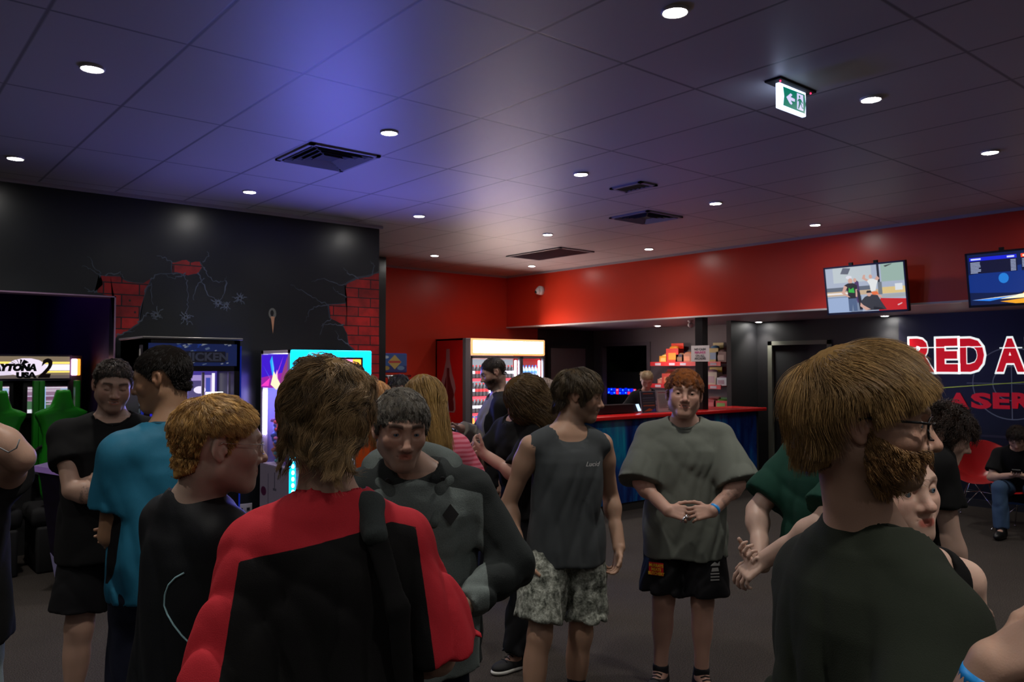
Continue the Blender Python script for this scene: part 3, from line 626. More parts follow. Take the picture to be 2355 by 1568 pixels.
snack(1657, 2, .26, .17, ((210, 35, 45), (70, 150, 60), (120, 180, 70)), 'red and green snack box at the right end of the bottom shelf')
# back-room arcade panel lights, seen through the doorway
t = thing('lit_game_panel', 'dark game panel with blue and red lights beyond the doorway', 'game panel', (11.32, 10.2, 0))
a = onx(1396, 890, 11.3); b2 = onx(1462, 915, 11.3)
MB().box((0, -0.68, 0.95), (0.08, 0.68, 1.62), bev=0.01).box((0.0, -0.66, 0), (0.08, 0.66, 0.96)).build('housing', M_BLKM, t)
bl = MB(); rd = MB(); cy_ = MB()
for k in range(10):
    y = a[1] - 10.2 + (b2[1] - a[1]) * (k + .5) / 10
    for r_ in range(2):
        z = a[2] - 0.04 - r_ * 0.065 + random.uniform(-.01, .01)
        tgt = rd if (k, r_) in ((3, 0), (3, 1), (7, 1), (9, 0)) else bl
        tgt.box((-0.01, y - .028, z - .026), (0, y + .028, z + .026))
        if (k + r_) % 2: cy_.box((-0.014, y - .010, z - .010), (-0.01, y + .010, z + .010))
bl.build('blue_lights', glow('blue_led', (0.0, 0.02, 1.0, 1), 1.2), t); rd.build('red_lights', glow('red_led2', (1, 0.02, 0.1, 1), 1.0), t); cy_.build('cyan_lights', glow('cyan_led', (0.1, 0.5, 1.0, 1), 1.4), t)
# panel and frame beside the fridge
t = thing('wall_cupboard', 'brown-grey cupboard with a dark frame in the corner behind the counter', 'cupboard', (10.2, RWY, 0))
a = ony(1266, 800, RWY - .3); b2 = ony(1345, 800, RWY - .3)
MB().box((a[0] - 10.2 - .05, -0.3, 0), (b2[0] - 10.2 + .05, 0, a[2] + 0.06)).build('carcass', M_BLKM, t)
MB().box((a[0] - 10.2, -0.315, 0.05), (b2[0] - 10.2, -0.3, a[2]), bev=0.004).build('door', mat('cupboard_brown', S(92, 74, 78), rough=0.5), t)
# ================================================================== DRINKS FRIDGE
FX0, FX1, FY0, FZ = 7.40, 9.05, 9.95, 2.16
fr = thing('drinks_fridge', 'red three-door drinks fridge with glowing header', 'fridge', (FX0, FY0, 0))
FW = FX1 - FX0; FD = RWY - FY0 - 0.02
M_FR = mat('fridge_red', S(205, 24, 22), rough=0.3)
M_FIN = mat('fridge_inside', S(235, 235, 240), rough=0.5)
fb = MB(); fb.box((0.0, 0.06, 0.08), (0.04, FD, FZ), 0).box((FW - 0.04, 0.06, 0.08), (FW, FD, FZ), 0).box((0, 0.06, FZ - 0.03), (FW, FD, FZ), 0).box((0, FD - 0.03, 0.08), (FW, FD, FZ), 1).box((0.04, 0.05, 0.40), (FW - .04, FD, 0.44), 1).box((0, 0.0, 0.08), (FW, 0.09, 0.42), 0).box((0, -0.03, 0.12), (FW, 0.0, 0.2), 0)
fb.build('cabinet', [M_FR, M_FIN], fr)
MB().box((0.03, 0.05, 0), (FW - .03, FD, 0.08)).build('plinth', M_BLKM, fr)
MB().box((0.10, -0.02, 1.90), (FW - 0.0, 0.06, FZ), bev=0.015).build('header_panel', glow('header_orange', (1.0, 0.42, 0.16, 1), 1.6), fr)
MB().box((0.15, -0.026, 1.935), (FW - 0.05, -0.02, FZ - 0.035), bev=0.012).build('header_light', glow('header_white', (1.0, 0.72, 0.62, 1), 30.0), fr)
MB().box((0.0, -0.025, 0.08), (0.10, 0.06, FZ), bev=0.01).build('corner_post', mat('fridge_grey', S(120, 116, 120), rough=0.4, metal=0.3), fr)
DW = (FW - 0.1) / 3
fru = 0
for k in range(3):
    x0 = 0.10 + k * DW
    d = MB()
    w_ = 0.035
    d.box((x0 + .004, -0.02, 0.45), (x0 + w_, 0.03, 1.88)).box((x0 + DW - w_, -0.02, 0.45), (x0 + DW - .004, 0.03, 1.88)).box((x0, -0.02, 0.43), (x0 + DW, 0.03, 0.47)).box((x0, -0.02, 1.85), (x0 + DW, 0.03, 1.89))
    do = d.build('door', M_ALU, fr)
    MB().box((x0 + .03, 0.0, 0.47), (x0 + DW - .03, 0.006, 1.85)).build('glass', mat('fridge_glass', (1, 1, 1, 1), rough=0.02, alpha=0.06), do)
    MB().box((x0 + DW - .075, 0.05, 0.5), (x0 + DW - .045, 0.07, 1.82), bev=0.006).build('light_tube', glow('tube_white', (0.82, 0.84, 1, 1), 16.0), fr)
    for z in (0.46, 0.72, 0.98, 1.24, 1.52):
        s_ = MB().box((x0 + .03, 0.06, z - 0.008), (x0 + DW - .03, FD - .04, z), 0).box((x0 + .03, 0.05, z - 0.03), (x0 + DW - .09, 0.06, z + 0.012), 1)
        s_.build('shelf', [M_FIN, mat('price_strip_red', S(220, 40, 60), rough=0.4) if z > 0.5 else mat('price_strip_blue', S(60, 90, 220), rough=0.4)], fr)
MB().box((0.12, FD - 0.036, 0.46), (FW - .06, FD - 0.032, 1.84)).build('back_light', glow('fridge_back', (0.75, 0.85, 1, 1), 0.5), fr)
ld = bpy.data.lights.new('fridge_lamp', 'AREA'); ld.shape = 'RECTANGLE'; ld.size = FW - .2; ld.size_y = 1.3; ld.energy = 9; ld.color = (0.85, 0.9, 1)
lo = bpy.data.objects.new('fridge_lamp', ld); COL.objects.link(lo); lo.parent = fr; lo.location = (FW / 2, -0.05, 1.15); lo.rotation_euler = (-PI / 2, 0, 0)
ld = bpy.data.lights.new('shelf_lamp', 'AREA'); ld.shape = 'RECTANGLE'; ld.size = FW - .2; ld.size_y = 1.3; ld.energy = 14; ld.color = (0.9, 0.92, 1)
lo = bpy.data.objects.new('shelf_lamp', ld); COL.objects.link(lo); lo.parent = fr; lo.location = (FW / 2, 0.035, 1.15); lo.rotation_euler = (PI / 2, 0, 0)
# bottle picture on the fridge side
o_ = [(.5 + sgn * a_, b_) for sgn, seq in ((-1, [(.08, 1), (.09, .82), (.14, .74), (.20, .62), (.30, .5), (.36, .38), (.30, .28), (.34, .2), (.36, .05), (.30, 0)]), (1, [(.30, 0), (.36, .05), (.34, .2), (.30, .28), (.36, .38), (.30, .5), (.20, .62), (.14, .74), (.09, .82), (.08, 1)])) for a_, b_ in seq]
a = onx(1048, 980, FX0); b2 = onx(1008, 803, FX0)
hgt = b2[2] - 1.05 + .05
picture('bottle_graphic', (-0.002, b2[1] - FY0 + .02, 1.0), -Y3, Z3, -X3, b2[1] - a[1] + .1, b2[2] - 1.0,
        [((165, 110, 112), o_), ((95, 20, 24), [(.5 + (p[0] - .5) * .8, .02 + p[1] * .68) for p in o_]), ((150, 80, 82), [(.42, .1), (.48, .1), (.46, .7), (.44, .7)])], fr, strength=0)
# bottles: one of each kind, then copies along the shelves
def bottle(name, cap, liquid, lab, kind_label):
    mb = MB()
    mb.lathe((0, 0, 0), [(0.028, 0), (0.033, 0.006), (0.033, 0.06), (0.030, 0.075), (0.033, 0.09), (0.032, 0.14), (0.022, 0.175), (0.013, 0.195), (0.013, 0.205)], 12, 0)
    mb.lathe((0, 0, 0), [(0.0338, 0.085), (0.0338, 0.13)], 12, 1, cap=False)
    mb.lathe((0, 0, 0), [(0.0155, 0.20), (0.0155, 0.222)], 10, 2)
    o = mb.build(name, [mat('liquid_%d_%d_%d' % liquid, S(*liquid), rough=0.15, emit=S(*liquid), estr=0.12), mat('label_%d_%d_%d' % lab, S(*lab), rough=0.4), mat('cap_%d_%d_%d' % cap, S(*cap), rough=0.4)])
    return o
KINDS = {0: ('cola', (210, 30, 40), (38, 20, 26), (200, 20, 30)), 1: ('cola', (30, 30, 34), (40, 24, 30), (190, 190, 200)), 2: ('cola', (210, 30, 40), (36, 22, 30), (225, 220, 225)), 3: ('juice', (60, 70, 200), (255, 150, 40), (240, 160, 60)), 4: ('juice', (60, 70, 200), (210, 40, 130), (230, 90, 150)), 5: ('water', (70, 170, 80), (190, 220, 150), (120, 190, 90)), 6: ('water', (80, 90, 210), (235, 215, 90), (235, 225, 120)), 7: ('water', (40, 110, 220), (190, 215, 245), (90, 150, 230))}
protos = {k: bottle('drink_bottle', *[v[1], v[2], v[3]], None) for k, v in KINDS.items()}
first = {k: True for k in protos}
plan = {1.52: [(2, 'top'), (0, 'top')], 1.24: [(1, 'second'), (0, 'second')], 0.98: [(2, 'middle'), (2, 'middle')], 0.72: [(3, 'fourth'), (4, 'fourth')], 0.46: [(5, 'bottom'), (6, 'bottom')]}
names = {0: 'cola bottle, red cap and label', 1: 'cola bottle, black cap', 2: 'cola bottle, red cap, white label', 3: 'orange juice bottle', 4: 'pink drink bottle', 5: 'pale green water bottle', 6: 'yellow drink bottle', 7: 'clear blue water bottle'}
places = ['first', 'second', 'third', 'fourth', 'fifth', 'sixth', 'seventh']
doors = ['left', 'middle', 'right']
for k in range(3):
    x0 = FX0 + 0.10 + k * DW
    for z, pl_ in plan.items():
        for i in range(6):
            kd = pl_[0][0] if i < 2 else pl_[1][0]
            if k == 2: kd = 7
            if k == 1: kd = {0: 2, 1: 0, 2: 6, 3: 4, 4: 3, 5: 7, 6: 5}[kd]
            pr_ = protos[kd]; o = pr_ if first[kd] else pr_.copy()
            if not first[kd]: COL.objects.link(o)
            first[kd] = False
            o.location = (x0 + 0.065 + i * 0.069, FY0 + 0.10, z)
            if z == 1.52 or z == 1.24: o.scale = (1, 1, 1.0)
            tag(o, '%s, %s fridge door, %s shelf, %s from left' % (names[kd], doors[k], pl_[0][1], places[i]), 'bottle', 'bottles in the %s fridge door, %s shelf' % (doors[k], pl_[0][1]))
for k, f_ in first.items():
    if f_: bpy.data.objects.remove(protos[k])
# ================================================================== SLUSH MACHINE, PEDESTAL WITH NOTICE (left of the fridge)
bx_ = ony(900, 870, 10.3)[0]
t = thing('slush_machine', 'drink dispenser with a blue topper and chrome taps by the red wall', 'drink machine', (bx_, 10.35, 0))
zt_ = ony(900, 812, 10.2)[2]; zb_ = ony(900, 857, 10.2)[2]; hw = (ony(929, 830, 10.2)[0] - ony(870, 830, 10.2)[0]) / 2
MB().box((-hw * 1.15, -0.2, 0), (hw * 1.15, 0.3, 0.85), bev=0.01).build('cabinet', M_BLKP, t)
MB().box((-hw * 1.1, -0.15, 0.85), (hw * 1.1, 0.28, 1.45), bev=0.03).build('tank', mat('tank_grey', S(70, 60, 70), rough=0.3), t)
MB().box((-hw, -0.14, zb_), (hw, 0.0, zt_), bev=0.02).build('topper', mat('topper_blue', S(24, 50, 130), rough=0.3), t)
picture('topper_print', (-hw * .96, -0.142, zb_ + .01), X3, Z3, -Y3, hw * 1.92, zt_ - zb_ - .02,
        [((40, 92, 170), rect(0, 0, 1, 1)), ((20, 40, 120), rect(0, 0, 1, .35)), ((225, 180, 90), [(.5, .95), (.78, .55), (.5, .15), (.22, .55)]), ((215, 60, 50), rect(.26, .5, .74, .62)), ((190, 150, 60), ell(.15, .22, .14, .12)), ((120, 150, 190), ell(.75, .22, .15, .12)), ((220, 225, 235), ell(.14, .82, .12, .08))], t, strength=0.15)
mb = MB(); mb.tube([(-hw * 1.1, -0.2, zb_ - .05), (hw * 1.1, -0.2, zb_ - .05)], 0.02)
for x in (-.75, -.25, .25, .75): mb.tube([(hw * x, -0.2, zb_ - .05), (hw * x, -0.24, zb_ - .07), (hw * x, -0.24, zb_ - .14)], 0.014)
mb.build('tap_bar', M_CHROME, t)
p = ony(1035, 1000, 9.45)
t = thing('black_pedestal', 'black pedestal bin left of the red fridge', 'pedestal', (p[0] - .18, 9.5, 0))
zp = ony(1035, 978, 9.3)[2]
MB().box((-0.26, -0.2, 0), (0.24, 0.25, zp), bev=0.01).box((-0.28, -0.22, zp), (0.26, 0.27, zp + .02), bev=0.005).build('body', M_BLKP, t)
a = ony(990, 975, 9.33); b2 = ony(1036, 905, 9.33)
t2 = thing('notice_stand', 'white printed notice in an acrylic stand on the black pedestal', 'notice', ((a[0] + b2[0]) / 2, 9.34, zp + .02))
w = b2[0] - a[0]; h = b2[2] - a[2]
MB().box((-w / 2, -.03, 0), (w / 2, .08, .005)).prism([(-w / 2, 0), (w / 2, 0), (w / 2, h), (-w / 2, h)], (0, 0.004, 0), X3, Z3 + Y3 * .15, Y3, 0.005).build('stand', mat('acrylic2', S(170, 175, 185), rough=0.12), t2)
picture('printed_sheet', (-w / 2, 0.002, 0), X3, Z3 + Y3 * .15, -Y3, w, h, [((188, 186, 192), rect(0.02, 0.02, .98, .98)), ((175, 110, 120), rect(.12, .87, .7, .91))] + [((120, 120, 125), rect(.12, .80 - i * .07, .5 + .35 * ((i * 7) % 5) / 5, .83 - i * .07)) for i in range(3)] + [((120, 120, 128), rect(.22, .28, .72, .56))] + [((130, 130, 135), rect(.15, .2 - i * .05, .8, .22 - i * .05)) for i in range(3)], t2, strength=0)
# ================================================================== PRIZE CLAW MACHINE
cl = thing('claw_machine', 'bright cyan lit claw machine full of soft toys', 'claw machine', (3.2, 7.0, 0))
CWD, CDP, CH = 0.84, 0.66, 1.875
M_CY = glow('cyan_panel', (0.0, 0.55, 1.0, 1), 4.5)
M_CW = mat('claw_white', S(205, 190, 205), rough=0.35)
f = MB(); q = 0.05
f.box((0, 0, 0), (CWD, CDP, 0.78)).box((0, 0, CH - .03), (CWD, CDP, CH)).box((0, 0, .78), (q, q, CH)).box((CWD - q, 0, .78), (CWD, q, CH)).box((0, CDP - q, .78), (q, CDP, CH)).box((CWD - q, CDP - q, .78), (CWD, CDP, CH))
f.build('cabinet', M_CW, cl)
MB().box((0.04, CDP - .03, .78), (CWD - .04, CDP - .02, CH - .03)).build('back_panel', mat('claw_back', S(120, 110, 190), rough=0.3), cl)
MB().box((0.0, -0.03, CH - .31), (CWD, 0.0, CH), bev=0.02).build('header', M_CY, cl)
MB().box((0.10, -0.040, CH - .235), (CWD - .10, -0.030, CH - .065), bev=0.02).build('marquee_bezel', mat('marquee_dark', S(30, 10, 40), rough=0.3), cl)
picture('marquee', (0.125, -0.0405, CH - .215), X3, Z3, -Y3, CWD - .25, .13, [((220, 60, 120), rect(0, 0, 1, 1)), ((90, 40, 160), rect(0, 0, .12, 1)), ((255, 120, 170), rect(.12, 0, .85, 1)), ((255, 170, 60), rect(.85, 0, 1, 1)), ((40, 60, 190), rect(.3, .85, .7, 1)), ((255, 215, 235), rect(.16, .12, .84, .85))], cl, strength=2.2)
text('marquee_lettering', 'Crane Time', 0.105, (CWD / 2 - .02, -0.046, CH - .15), X3, Z3, glow('marquee_pink', S(230, 40, 110), 1.0), cl, bold=0.003, extrude=0.001)
for xx in (0.0, CWD - .055):
    MB().box((xx, -0.02, 0.1), (xx + .055, 0.0, CH - .31), bev=0.008).build('light_strip', M_CY, cl)
    mb = MB()
    for k in range(24): mb.ball((xx + .0275, -0.024, 0.16 + k * .0585), (.014, .006, .020), 8)
    mb.build('led_dots', glow('led_ice', (0.35, 0.8, 1, 1), 12.0), cl)
MB().box((0.055, 0.004, 0.78), (CWD - .055, 0.008, CH - .31)).build('front_glass', mat('claw_glass', (0.8, 0.9, 1, 1), rough=0.03, alpha=0.10), cl)
MB().box((0.004, 0.05, .80), (0.008, CDP - .05, CH - .28)).build('side_glass', MATS['claw_glass'], cl)
MB().box((0.055, -0.015, 0.70), (CWD - .055, 0.0, 0.78), bev=0.01).build('control_shelf', M_CW, cl)
a0, a1 = 0.03, CDP - .03
picture('side_artwork', (-0.004, CDP - .02, CH - .36), -Y3, Z3, -X3, CDP - .06, .32,
        [((60, 20, 200), rect(0, 0, 1, 1)), ((150, 30, 160), [(0, 0), (1, 0), (1, .5), (0, .3)]), ((140, 60, 120), [(.7, .1), (1, .3), (1, .95), (.85, .6)]), ((30, 170, 250), [(.5, .1), (.34, .8), (.42, .97), (.5, .6)]), ((120, 200, 255), [(.5, .05), (.42, .9), (.58, .1)]),
         ((230, 80, 220), [(.5, .1), (.85, .95), (.6, .4)]), ((60, 120, 255), [(.5, .1), (.05, .7), (.3, .35)]), ((255, 200, 230), [(.45, .05), (.62, .55), (.66, .08)]), ((255, 240, 200), [(.38, .1), (.5, .5), (.75, .12), (.6, -.05)]), ((240, 60, 190), [(0, .05), (.35, .3), (.3, .05)])], cl, strength=1.1)
picture('side_panel', (-0.004, CDP - .01, 0.02), -Y3, Z3, -X3, CDP - .02, .75, [((200, 180, 205), rect(0, 0, 1, 1)), ((120, 110, 130), rect(.52, .72, .55, .93)), ((120, 110, 130), rect(.48, .7, .60, .73)), ((110, 20, 80), ell(.14, .66, .1, .06)), ((120, 110, 135), rect(.30, .3, .32, .9)), ((90, 40, 120), ell(.6, .25, .2, .08))], cl, strength=0.06)
MB().box((-0.006, CDP - .13, 1.06), (0.002, CDP - .06, CH - .38), bev=0.01).build('side_light_tube', glow('tube_violet', (0.6, 0.5, 1, 1), 16.0), cl)
MB().box((0.06, 0.1, CH - .06), (CWD - .06, CDP - .1, CH - .04)).build('interior_light', glow('claw_light', (0.8, 0.8, 1, 1), 6.0), cl)
mb = MB(); mb.tube([(.42, .33, CH - .06), (.42, .33, CH - .28)], .008).lathe((.42, .33, CH - .36), [(.02, .08), (.045, .06), (.045, .0), (.02, -.01)], 14)
for k in range(3):
    a = 2 * PI * k / 3; mb.tube([(.42 + .03 * math.cos(a), .33 + .03 * math.sin(a), CH - .37), (.42 + .10 * math.cos(a), .33 + .10 * math.sin(a), CH - .42), (.42 + .04 * math.cos(a), .33 + .04 * math.sin(a), CH - .48)], .007)
mb.build('claw', M_CHROME, cl)
toys = [((220, 30, 60), 'red'), ((235, 205, 40), 'yellow'), ((60, 90, 200), 'blue'), ((240, 120, 170), 'pink'), ((240, 240, 240), 'white'), ((230, 120, 40), 'orange'), ((60, 170, 170), 'teal'), ((130, 60, 160), 'purple')]
def toy_mesh(mb, c, s):
    mb.ball(c, (s * .9, s * .8, s), 10).ball((c[0], c[1] - s * .2, c[2] + s * 1.3), s * .72, 10)
    for sx in (-1, 1):
        mb.ball((c[0] + sx * s * .5, c[1] - s * .1, c[2] + s * 1.9), s * .27, 8).ball((c[0] + sx * s * .95, c[1] - s * .3, c[2] + s * .35), (s * .42, s * .3, s * .3), 8).ball((c[0] + sx * s * .55, c[1] - s * .6, c[2] - s * .75), (s * .32, s * .5, s * .3), 8)
protoy = {}
where = [(x, y) for y in (.12, .25, .38, .51) for x in (.11, .25, .39, .53, .68)]
wn = ['leftmost', 'second from left', 'middle', 'fourth from left', 'rightmost']; rn = ['front row', 'second row', 'third row', 'back row']
for i, (x, y) in enumerate(where):
    for layer in range(3 if x < .3 or y > .3 else 2):
        (c_, nm) = toys[(i * 3 + layer * 5) % 8]
        if nm not in protoy:
            mb = MB(); toy_mesh(mb, (0, 0, 0), .062); o = mb.build('soft_toy', mat('plush_' + nm, S(*c_), rough=0.9, emit=S(*c_), estr=0.0, sheen=0.3)); protoy[nm] = o
            mb = MB(); mb.ball((-.018, -.055, .09), .007, 6).ball((.018, -.055, .09), .007, 6); mb.build('eyes', M_BLKP, o)
            mb = MB(); mb.ball((0, -.055, .072), (.018, .012, .013), 8); mb.build('muzzle', mat('plush_muzzle', S(240, 225, 205), rough=0.9), o)
        else: o = dup(protoy[nm])
        o.location = (3.2 + x + random.uniform(-.015, .015), 7.0 + y + random.uniform(-.015, .015), 0.86 + layer * .145 + (0.03 if y > .4 else 0)); o.rotation_euler = (random.uniform(-.3, .3), random.uniform(-.3, .3), random.uniform(-.9, .3))
        tag(o, '%s soft toy in claw machine, %s, %s%s' % (nm, rn[int((y - .12) / .13 + .5)], wn[[.11, .25, .39, .53, .68].index(x)], ('', ', second layer', ', top layer')[layer]), 'soft toy', 'soft toys in the claw machine')
ld = bpy.data.lights.new('cabinet_lamp', 'AREA'); ld.size = 0.5; ld.energy = 5; ld.color = (0.85, 0.8, 1)
lo = bpy.data.objects.new('cabinet_lamp', ld); COL.objects.link(lo); lo.parent = cl; lo.location = (.42, .33, CH - .07)
for (lx, ly, lz, sx_, sy_, e_, rx_) in ((.42, -.10, 1.72, .8, .5, 32, -112), (-.03, .33, 1.4, .5, .7, 8, 0)):  # blue area lamps added at the cabinet to tint ceiling and people
    ld = bpy.data.lights.new('added_blue_wash', 'AREA'); ld.shape = 'RECTANGLE'; ld.size = sx_; ld.size_y = sy_; ld.energy = e_; ld.color = (0.16, 0.14, 1.0)
    lo = bpy.data.objects.new('added_blue_wash', ld); COL.objects.link(lo); lo.parent = cl; lo.location = (lx, ly, lz); lo.rotation_euler = (math.radians(rx_), 0, 0) if rx_ else (0, math.radians(90), 0)
# ================================================================== TICKET / KNIFE-CUT PRIZE MACHINE
tk = thing('prize_machine', 'black prize machine with blue and white header behind the teal shirt', 'arcade machine', (1.93, 7.0, 0))
KW, KD, KH = 0.80, 0.72, 1.95
f = MB()
f.box((0, 0, 0), (KW, KD, 0.80)).box((0, 0, 0.8), (0.05, KD, KH)).box((KW - .05, 0, 0.8), (KW, KD, KH)).box((0, KD - .04, .8), (KW, KD, KH)).box((0, 0, KH - .27), (KW, KD, KH))
f.build('cabinet', M_BLKP, tk)
pp = [((28, 50, 120), rect(0, 0, 1, 1))]
rr = random.Random(3)
for i in range(60):
    x, y = rr.random(), rr.random(); s_ = rr.uniform(.02, .05)
    if .02 < x < .9: pp.append((rr.choice([(170, 180, 205), (190, 198, 215), (40, 80, 190), (120, 140, 180)]), [(x, max(0, min(.95, y))), (x + s_, max(0, min(1, y + s_ * 1.2))), (x + s_ * .7, max(0, min(1, y + s_ * 3))), (max(0, x - s_ * .3), max(0, min(1, y + s_ * 1.6)))]))
pp.append(((24, 26, 40), rect(.30, .16, .86, .66)))
picture('header_print', (0.03, -0.004, KH - .225), X3, Z3, -Y3, KW - .06, .19, pp, tk, strength=0.30, step=0.0001)
text('header_lettering', 'CHICKEN', 0.095, (KW * .57, -0.014, KH - .15), X3, Z3, mat('header_silver', S(120, 130, 145), rough=0.4), tk, bold=0.004, extrude=0.001, sx=1.15)
MB().box((-0.02, -0.02, KH), (KW + .02, KD, KH + .02), bev=0.008).build('top_rail', mat('rail_grey', S(120, 118, 112), rough=0.3), tk)
pp = [((22, 26, 34), rect(0, 0, 1, 1))]
for i in range(22):
    y = .02 + i * .044; pp.append((rr.choice([(110, 130, 145), (70, 90, 110)]), [(.3, y), (.8, y + .01), (.6, y + .032), (.25, y + .028)]))
pp.append(((150, 150, 145), ell(.5, .95, .25, .03)))
picture('side_print', (-0.003, .13, .5), -Y3, Z3, -X3, .1, KH - .55, pp, tk, strength=0)
MB().box((KW, -0.005, 0.1), (KW + .012, .04, KH - .05)).box((-.012, -0.005, 0.1), (0, .03, KH - .3)).build('edge_strip', mat('edge_blue', S(28, 50, 150), rough=0.3, emit=S(20, 50, 200), estr=0.25), tk)
MB().box((0.05, KD - .3, .8), (KW - .05, KD - .29, KH - .27)).build('inner_back', glow('inner_violet', S(90, 70, 190), 0.5), tk)
ins = [((24, 20, 160), rect(.02, .30, .30, .82)), ((230, 225, 250), rect(.30, 0, .44, 1)), ((40, 50, 220), rect(.34, .3, .36, .9)), ((150, 130, 190), rect(.44, .3, .98, .98)), ((70, 60, 110), rect(.5, .55, .8, .92)), ((210, 195, 235), rect(.5, .4, .54, .9)), ((190, 60, 70), ell(.55, .8, .05, .03)), ((60, 70, 160), rect(.86, .5, .92, .95)), ((235, 230, 245), rect(.94, .0, .98, 1)), ((30, 20, 200), rect(.88, 0, .93, .8)), ((225, 215, 245), ell(.78, .82, .08, .04)),
       ((230, 230, 235), ell(.1, .12, .09, .1)), ((190, 50, 50), ell(.12, .22, .05, .05)), ((210, 120, 60), ell(.06, .05, .05, .05)), ((240, 240, 250), rect(.30, .0, .42, .14)), ((50, 120, 220), ell(.2, .04, .08, .05)), ((220, 220, 255), rect(.02, .28, .3, .3)), ((220, 220, 255), rect(.02, .82, .3, .84)), ((200, 195, 240), ell(.05, .6, .03, .2))]
picture('interior_print', (0.06, KD - .31, .82), X3, Z3, -Y3, KW - .12, KH - .27 - .84, ins, tk, strength=1.15)
MB().box((KW * .64, .02, 1.29), (KW * .64 + .15, .03, 1.50), bev=0.008).build('sticker', glow('sticker_white', (1.0, 0.97, 0.75, 1), 3.0), tk)
MB().box((KW * .64 - .03, .03, 0.9), (KW * .64 - .01, .05, KH - .28)).box((KW - .09, .03, 0.85), (KW - .07, .05, KH - .28)).box((0.05, .0, .8), (KW - .05, .03, .84)).build('window_bars', mat('bar_silver', S(170, 165, 190), rough=0.3, metal=0.5), tk)
MB().box((.06, -0.1, .74), (KW - .06, 0.0, .80), bev=0.015).ball((.3, -.05, .83), .025, 10).build('control_panel', M_BLKP, tk)
MB().box((KW * .62, -0.006, 0.50), (KW * .62 + .1, 0, 0.58)).build('coin_plate', mat('coin_white', S(185, 185, 180), rough=0.5), tk)
mb = MB()
for i in range(5): mb.box((KW * .62 + .14, -0.008, .40 + i * .05), (KW * .62 + .2, 0, .425 + i * .05))
mb.build('coin_slots', mat('slot_dark', S(70, 75, 72), rough=0.4), tk)
p = ony(562, 1172, BWY)
t = thing('power_outlet', 'white power outlet on the black wall beside the prize machine', 'outlet', (p[0], BWY, p[2]))
MB().box((-.075, -.01, -.06), (.075, 0, .06), bev=0.003).build('faceplate', M_WHITE, t)
MB().box((-.05, -.013, -.01), (-.02, -.01, .02)).box((.02, -.013, -.01), (.05, -.01, .02)).build('sockets', M_BLKM, t)
# ================================================================== RACING ARCADE MACHINES
rc = thing('racing_machine', 'twin racing arcade machine with a lit marquee in the alcove', 'arcade machine', (0.9, 8.75, 0))
def ap(px, py, y=8.5): p = ony(px, py, y); return (p[0] - 0.9, y - 8.75, p[2])
M_GREEN = mat('arcade_green', S(28, 130, 26), rough=0.35)
r0 = ap(160, 820); r1 = ap(190, 866); zT = r0[2]; zB = ap(80, 870)[2]
MB().box((-1.9, -0.22, 0), (0.86, 0.5, 0.95)).box((-1.9, 0.1, .95), (.86, .5, zT)).build('cabinet', M_BLKM, rc)
MB().box((-1.9, -0.26, zB - .02), (r0[0] + .02, 0.1, zT + .02), bev=0.008).build('marquee_box', mat('marquee_grey', S(70, 66, 84), rough=0.4), rc)
mw = 1.6
x0m = r0[0] - mw
picture('marquee', (x0m, -0.262, zB), X3, Z3, -Y3, mw, zT - zB,
        [((120, 105, 85), rect(0, 0, 1, 1)), ((90, 80, 75), rect(0, 0, 1, .14)), ((150, 130, 100), rect(0, .62, 1, .72)), ((255, 225, 110), rect(0, .66, 1, .76)), ((255, 225, 110), rect(0, .26, 1, .34)), ((240, 235, 255), rect(0, .36, 1, .64)), ((215, 205, 225), ell(.53, .4, .28, .30)), ((235, 225, 240), ell(.42, .3, .12, .22)), ((230, 215, 235), ell(.78, .5, .1, .42))], rc, strength=1.15)
M_INK = mat('ink_black', S(10, 8, 12), rough=0.5)
pm = ap(28, 847); pu = ap(60, 860); p2 = ap(104, 845)
ux_ = (1, 0, 0)
TXT = [text('marquee_lettering', 'DAYTONA', 0.112, (pm[0] - .005, -0.27, pm[2] + .0), ux_, Z3, M_INK, rc, bold=0.011, shear=0.2, sx=1.12)]
TXT.append(text('marquee_lettering', 'USA', 0.088, (pu[0], -0.27, pu[2] - .004), ux_, Z3, M_INK, rc, bold=0.008, sx=1.2))
TXT.append(text('marquee_lettering', '2', 0.24, (p2[0], -0.27, p2[2] + .01), ux_, Z3, mat('ink_red', S(60, 10, 22), rough=0.4), rc, bold=0.008, shear=0.3))
mb = MB()
for k in range(6):
    a = PI * (k + .5) / 6; c_ = ap(45, 836); mb.add([(c_[0], -.27, c_[2] - .02), (c_[0] + .075 * math.cos(a) , -.27, c_[2] + .03 * math.sin(a) + .004), (c_[0] + .06 * math.cos(a + .25), -.27, c_[2] + .03 * math.sin(a + .25) + .012)], [(0, 1, 2)])
mb.build('palm_emblem', M_INK, rc)
a = ap(163, 863); b2 = ap(183, 825)
MB().box((a[0], -.30, a[2]), (a[0] + (b2[0] - a[0]) * .62, -.20, b2[2]), bev=.01).build('side_lamp', glow('lamp_pinkwhite', (1.0, 0.45, 0.75, 1), 4.0), rc)
MB().box((a[0] + (b2[0] - a[0]) * .62, -.30, a[2]), (b2[0], -.20, b2[2]), bev=.01).build('side_lamp_orange', glow('lamp_orange', (1.0, 0.28, 0.03, 1), 2.2), rc)
MB().box((a[0] - .01, -.2, .5), (b2[0] + .03, .1, zT + .01)).build('side_column', M_BLKM, rc)
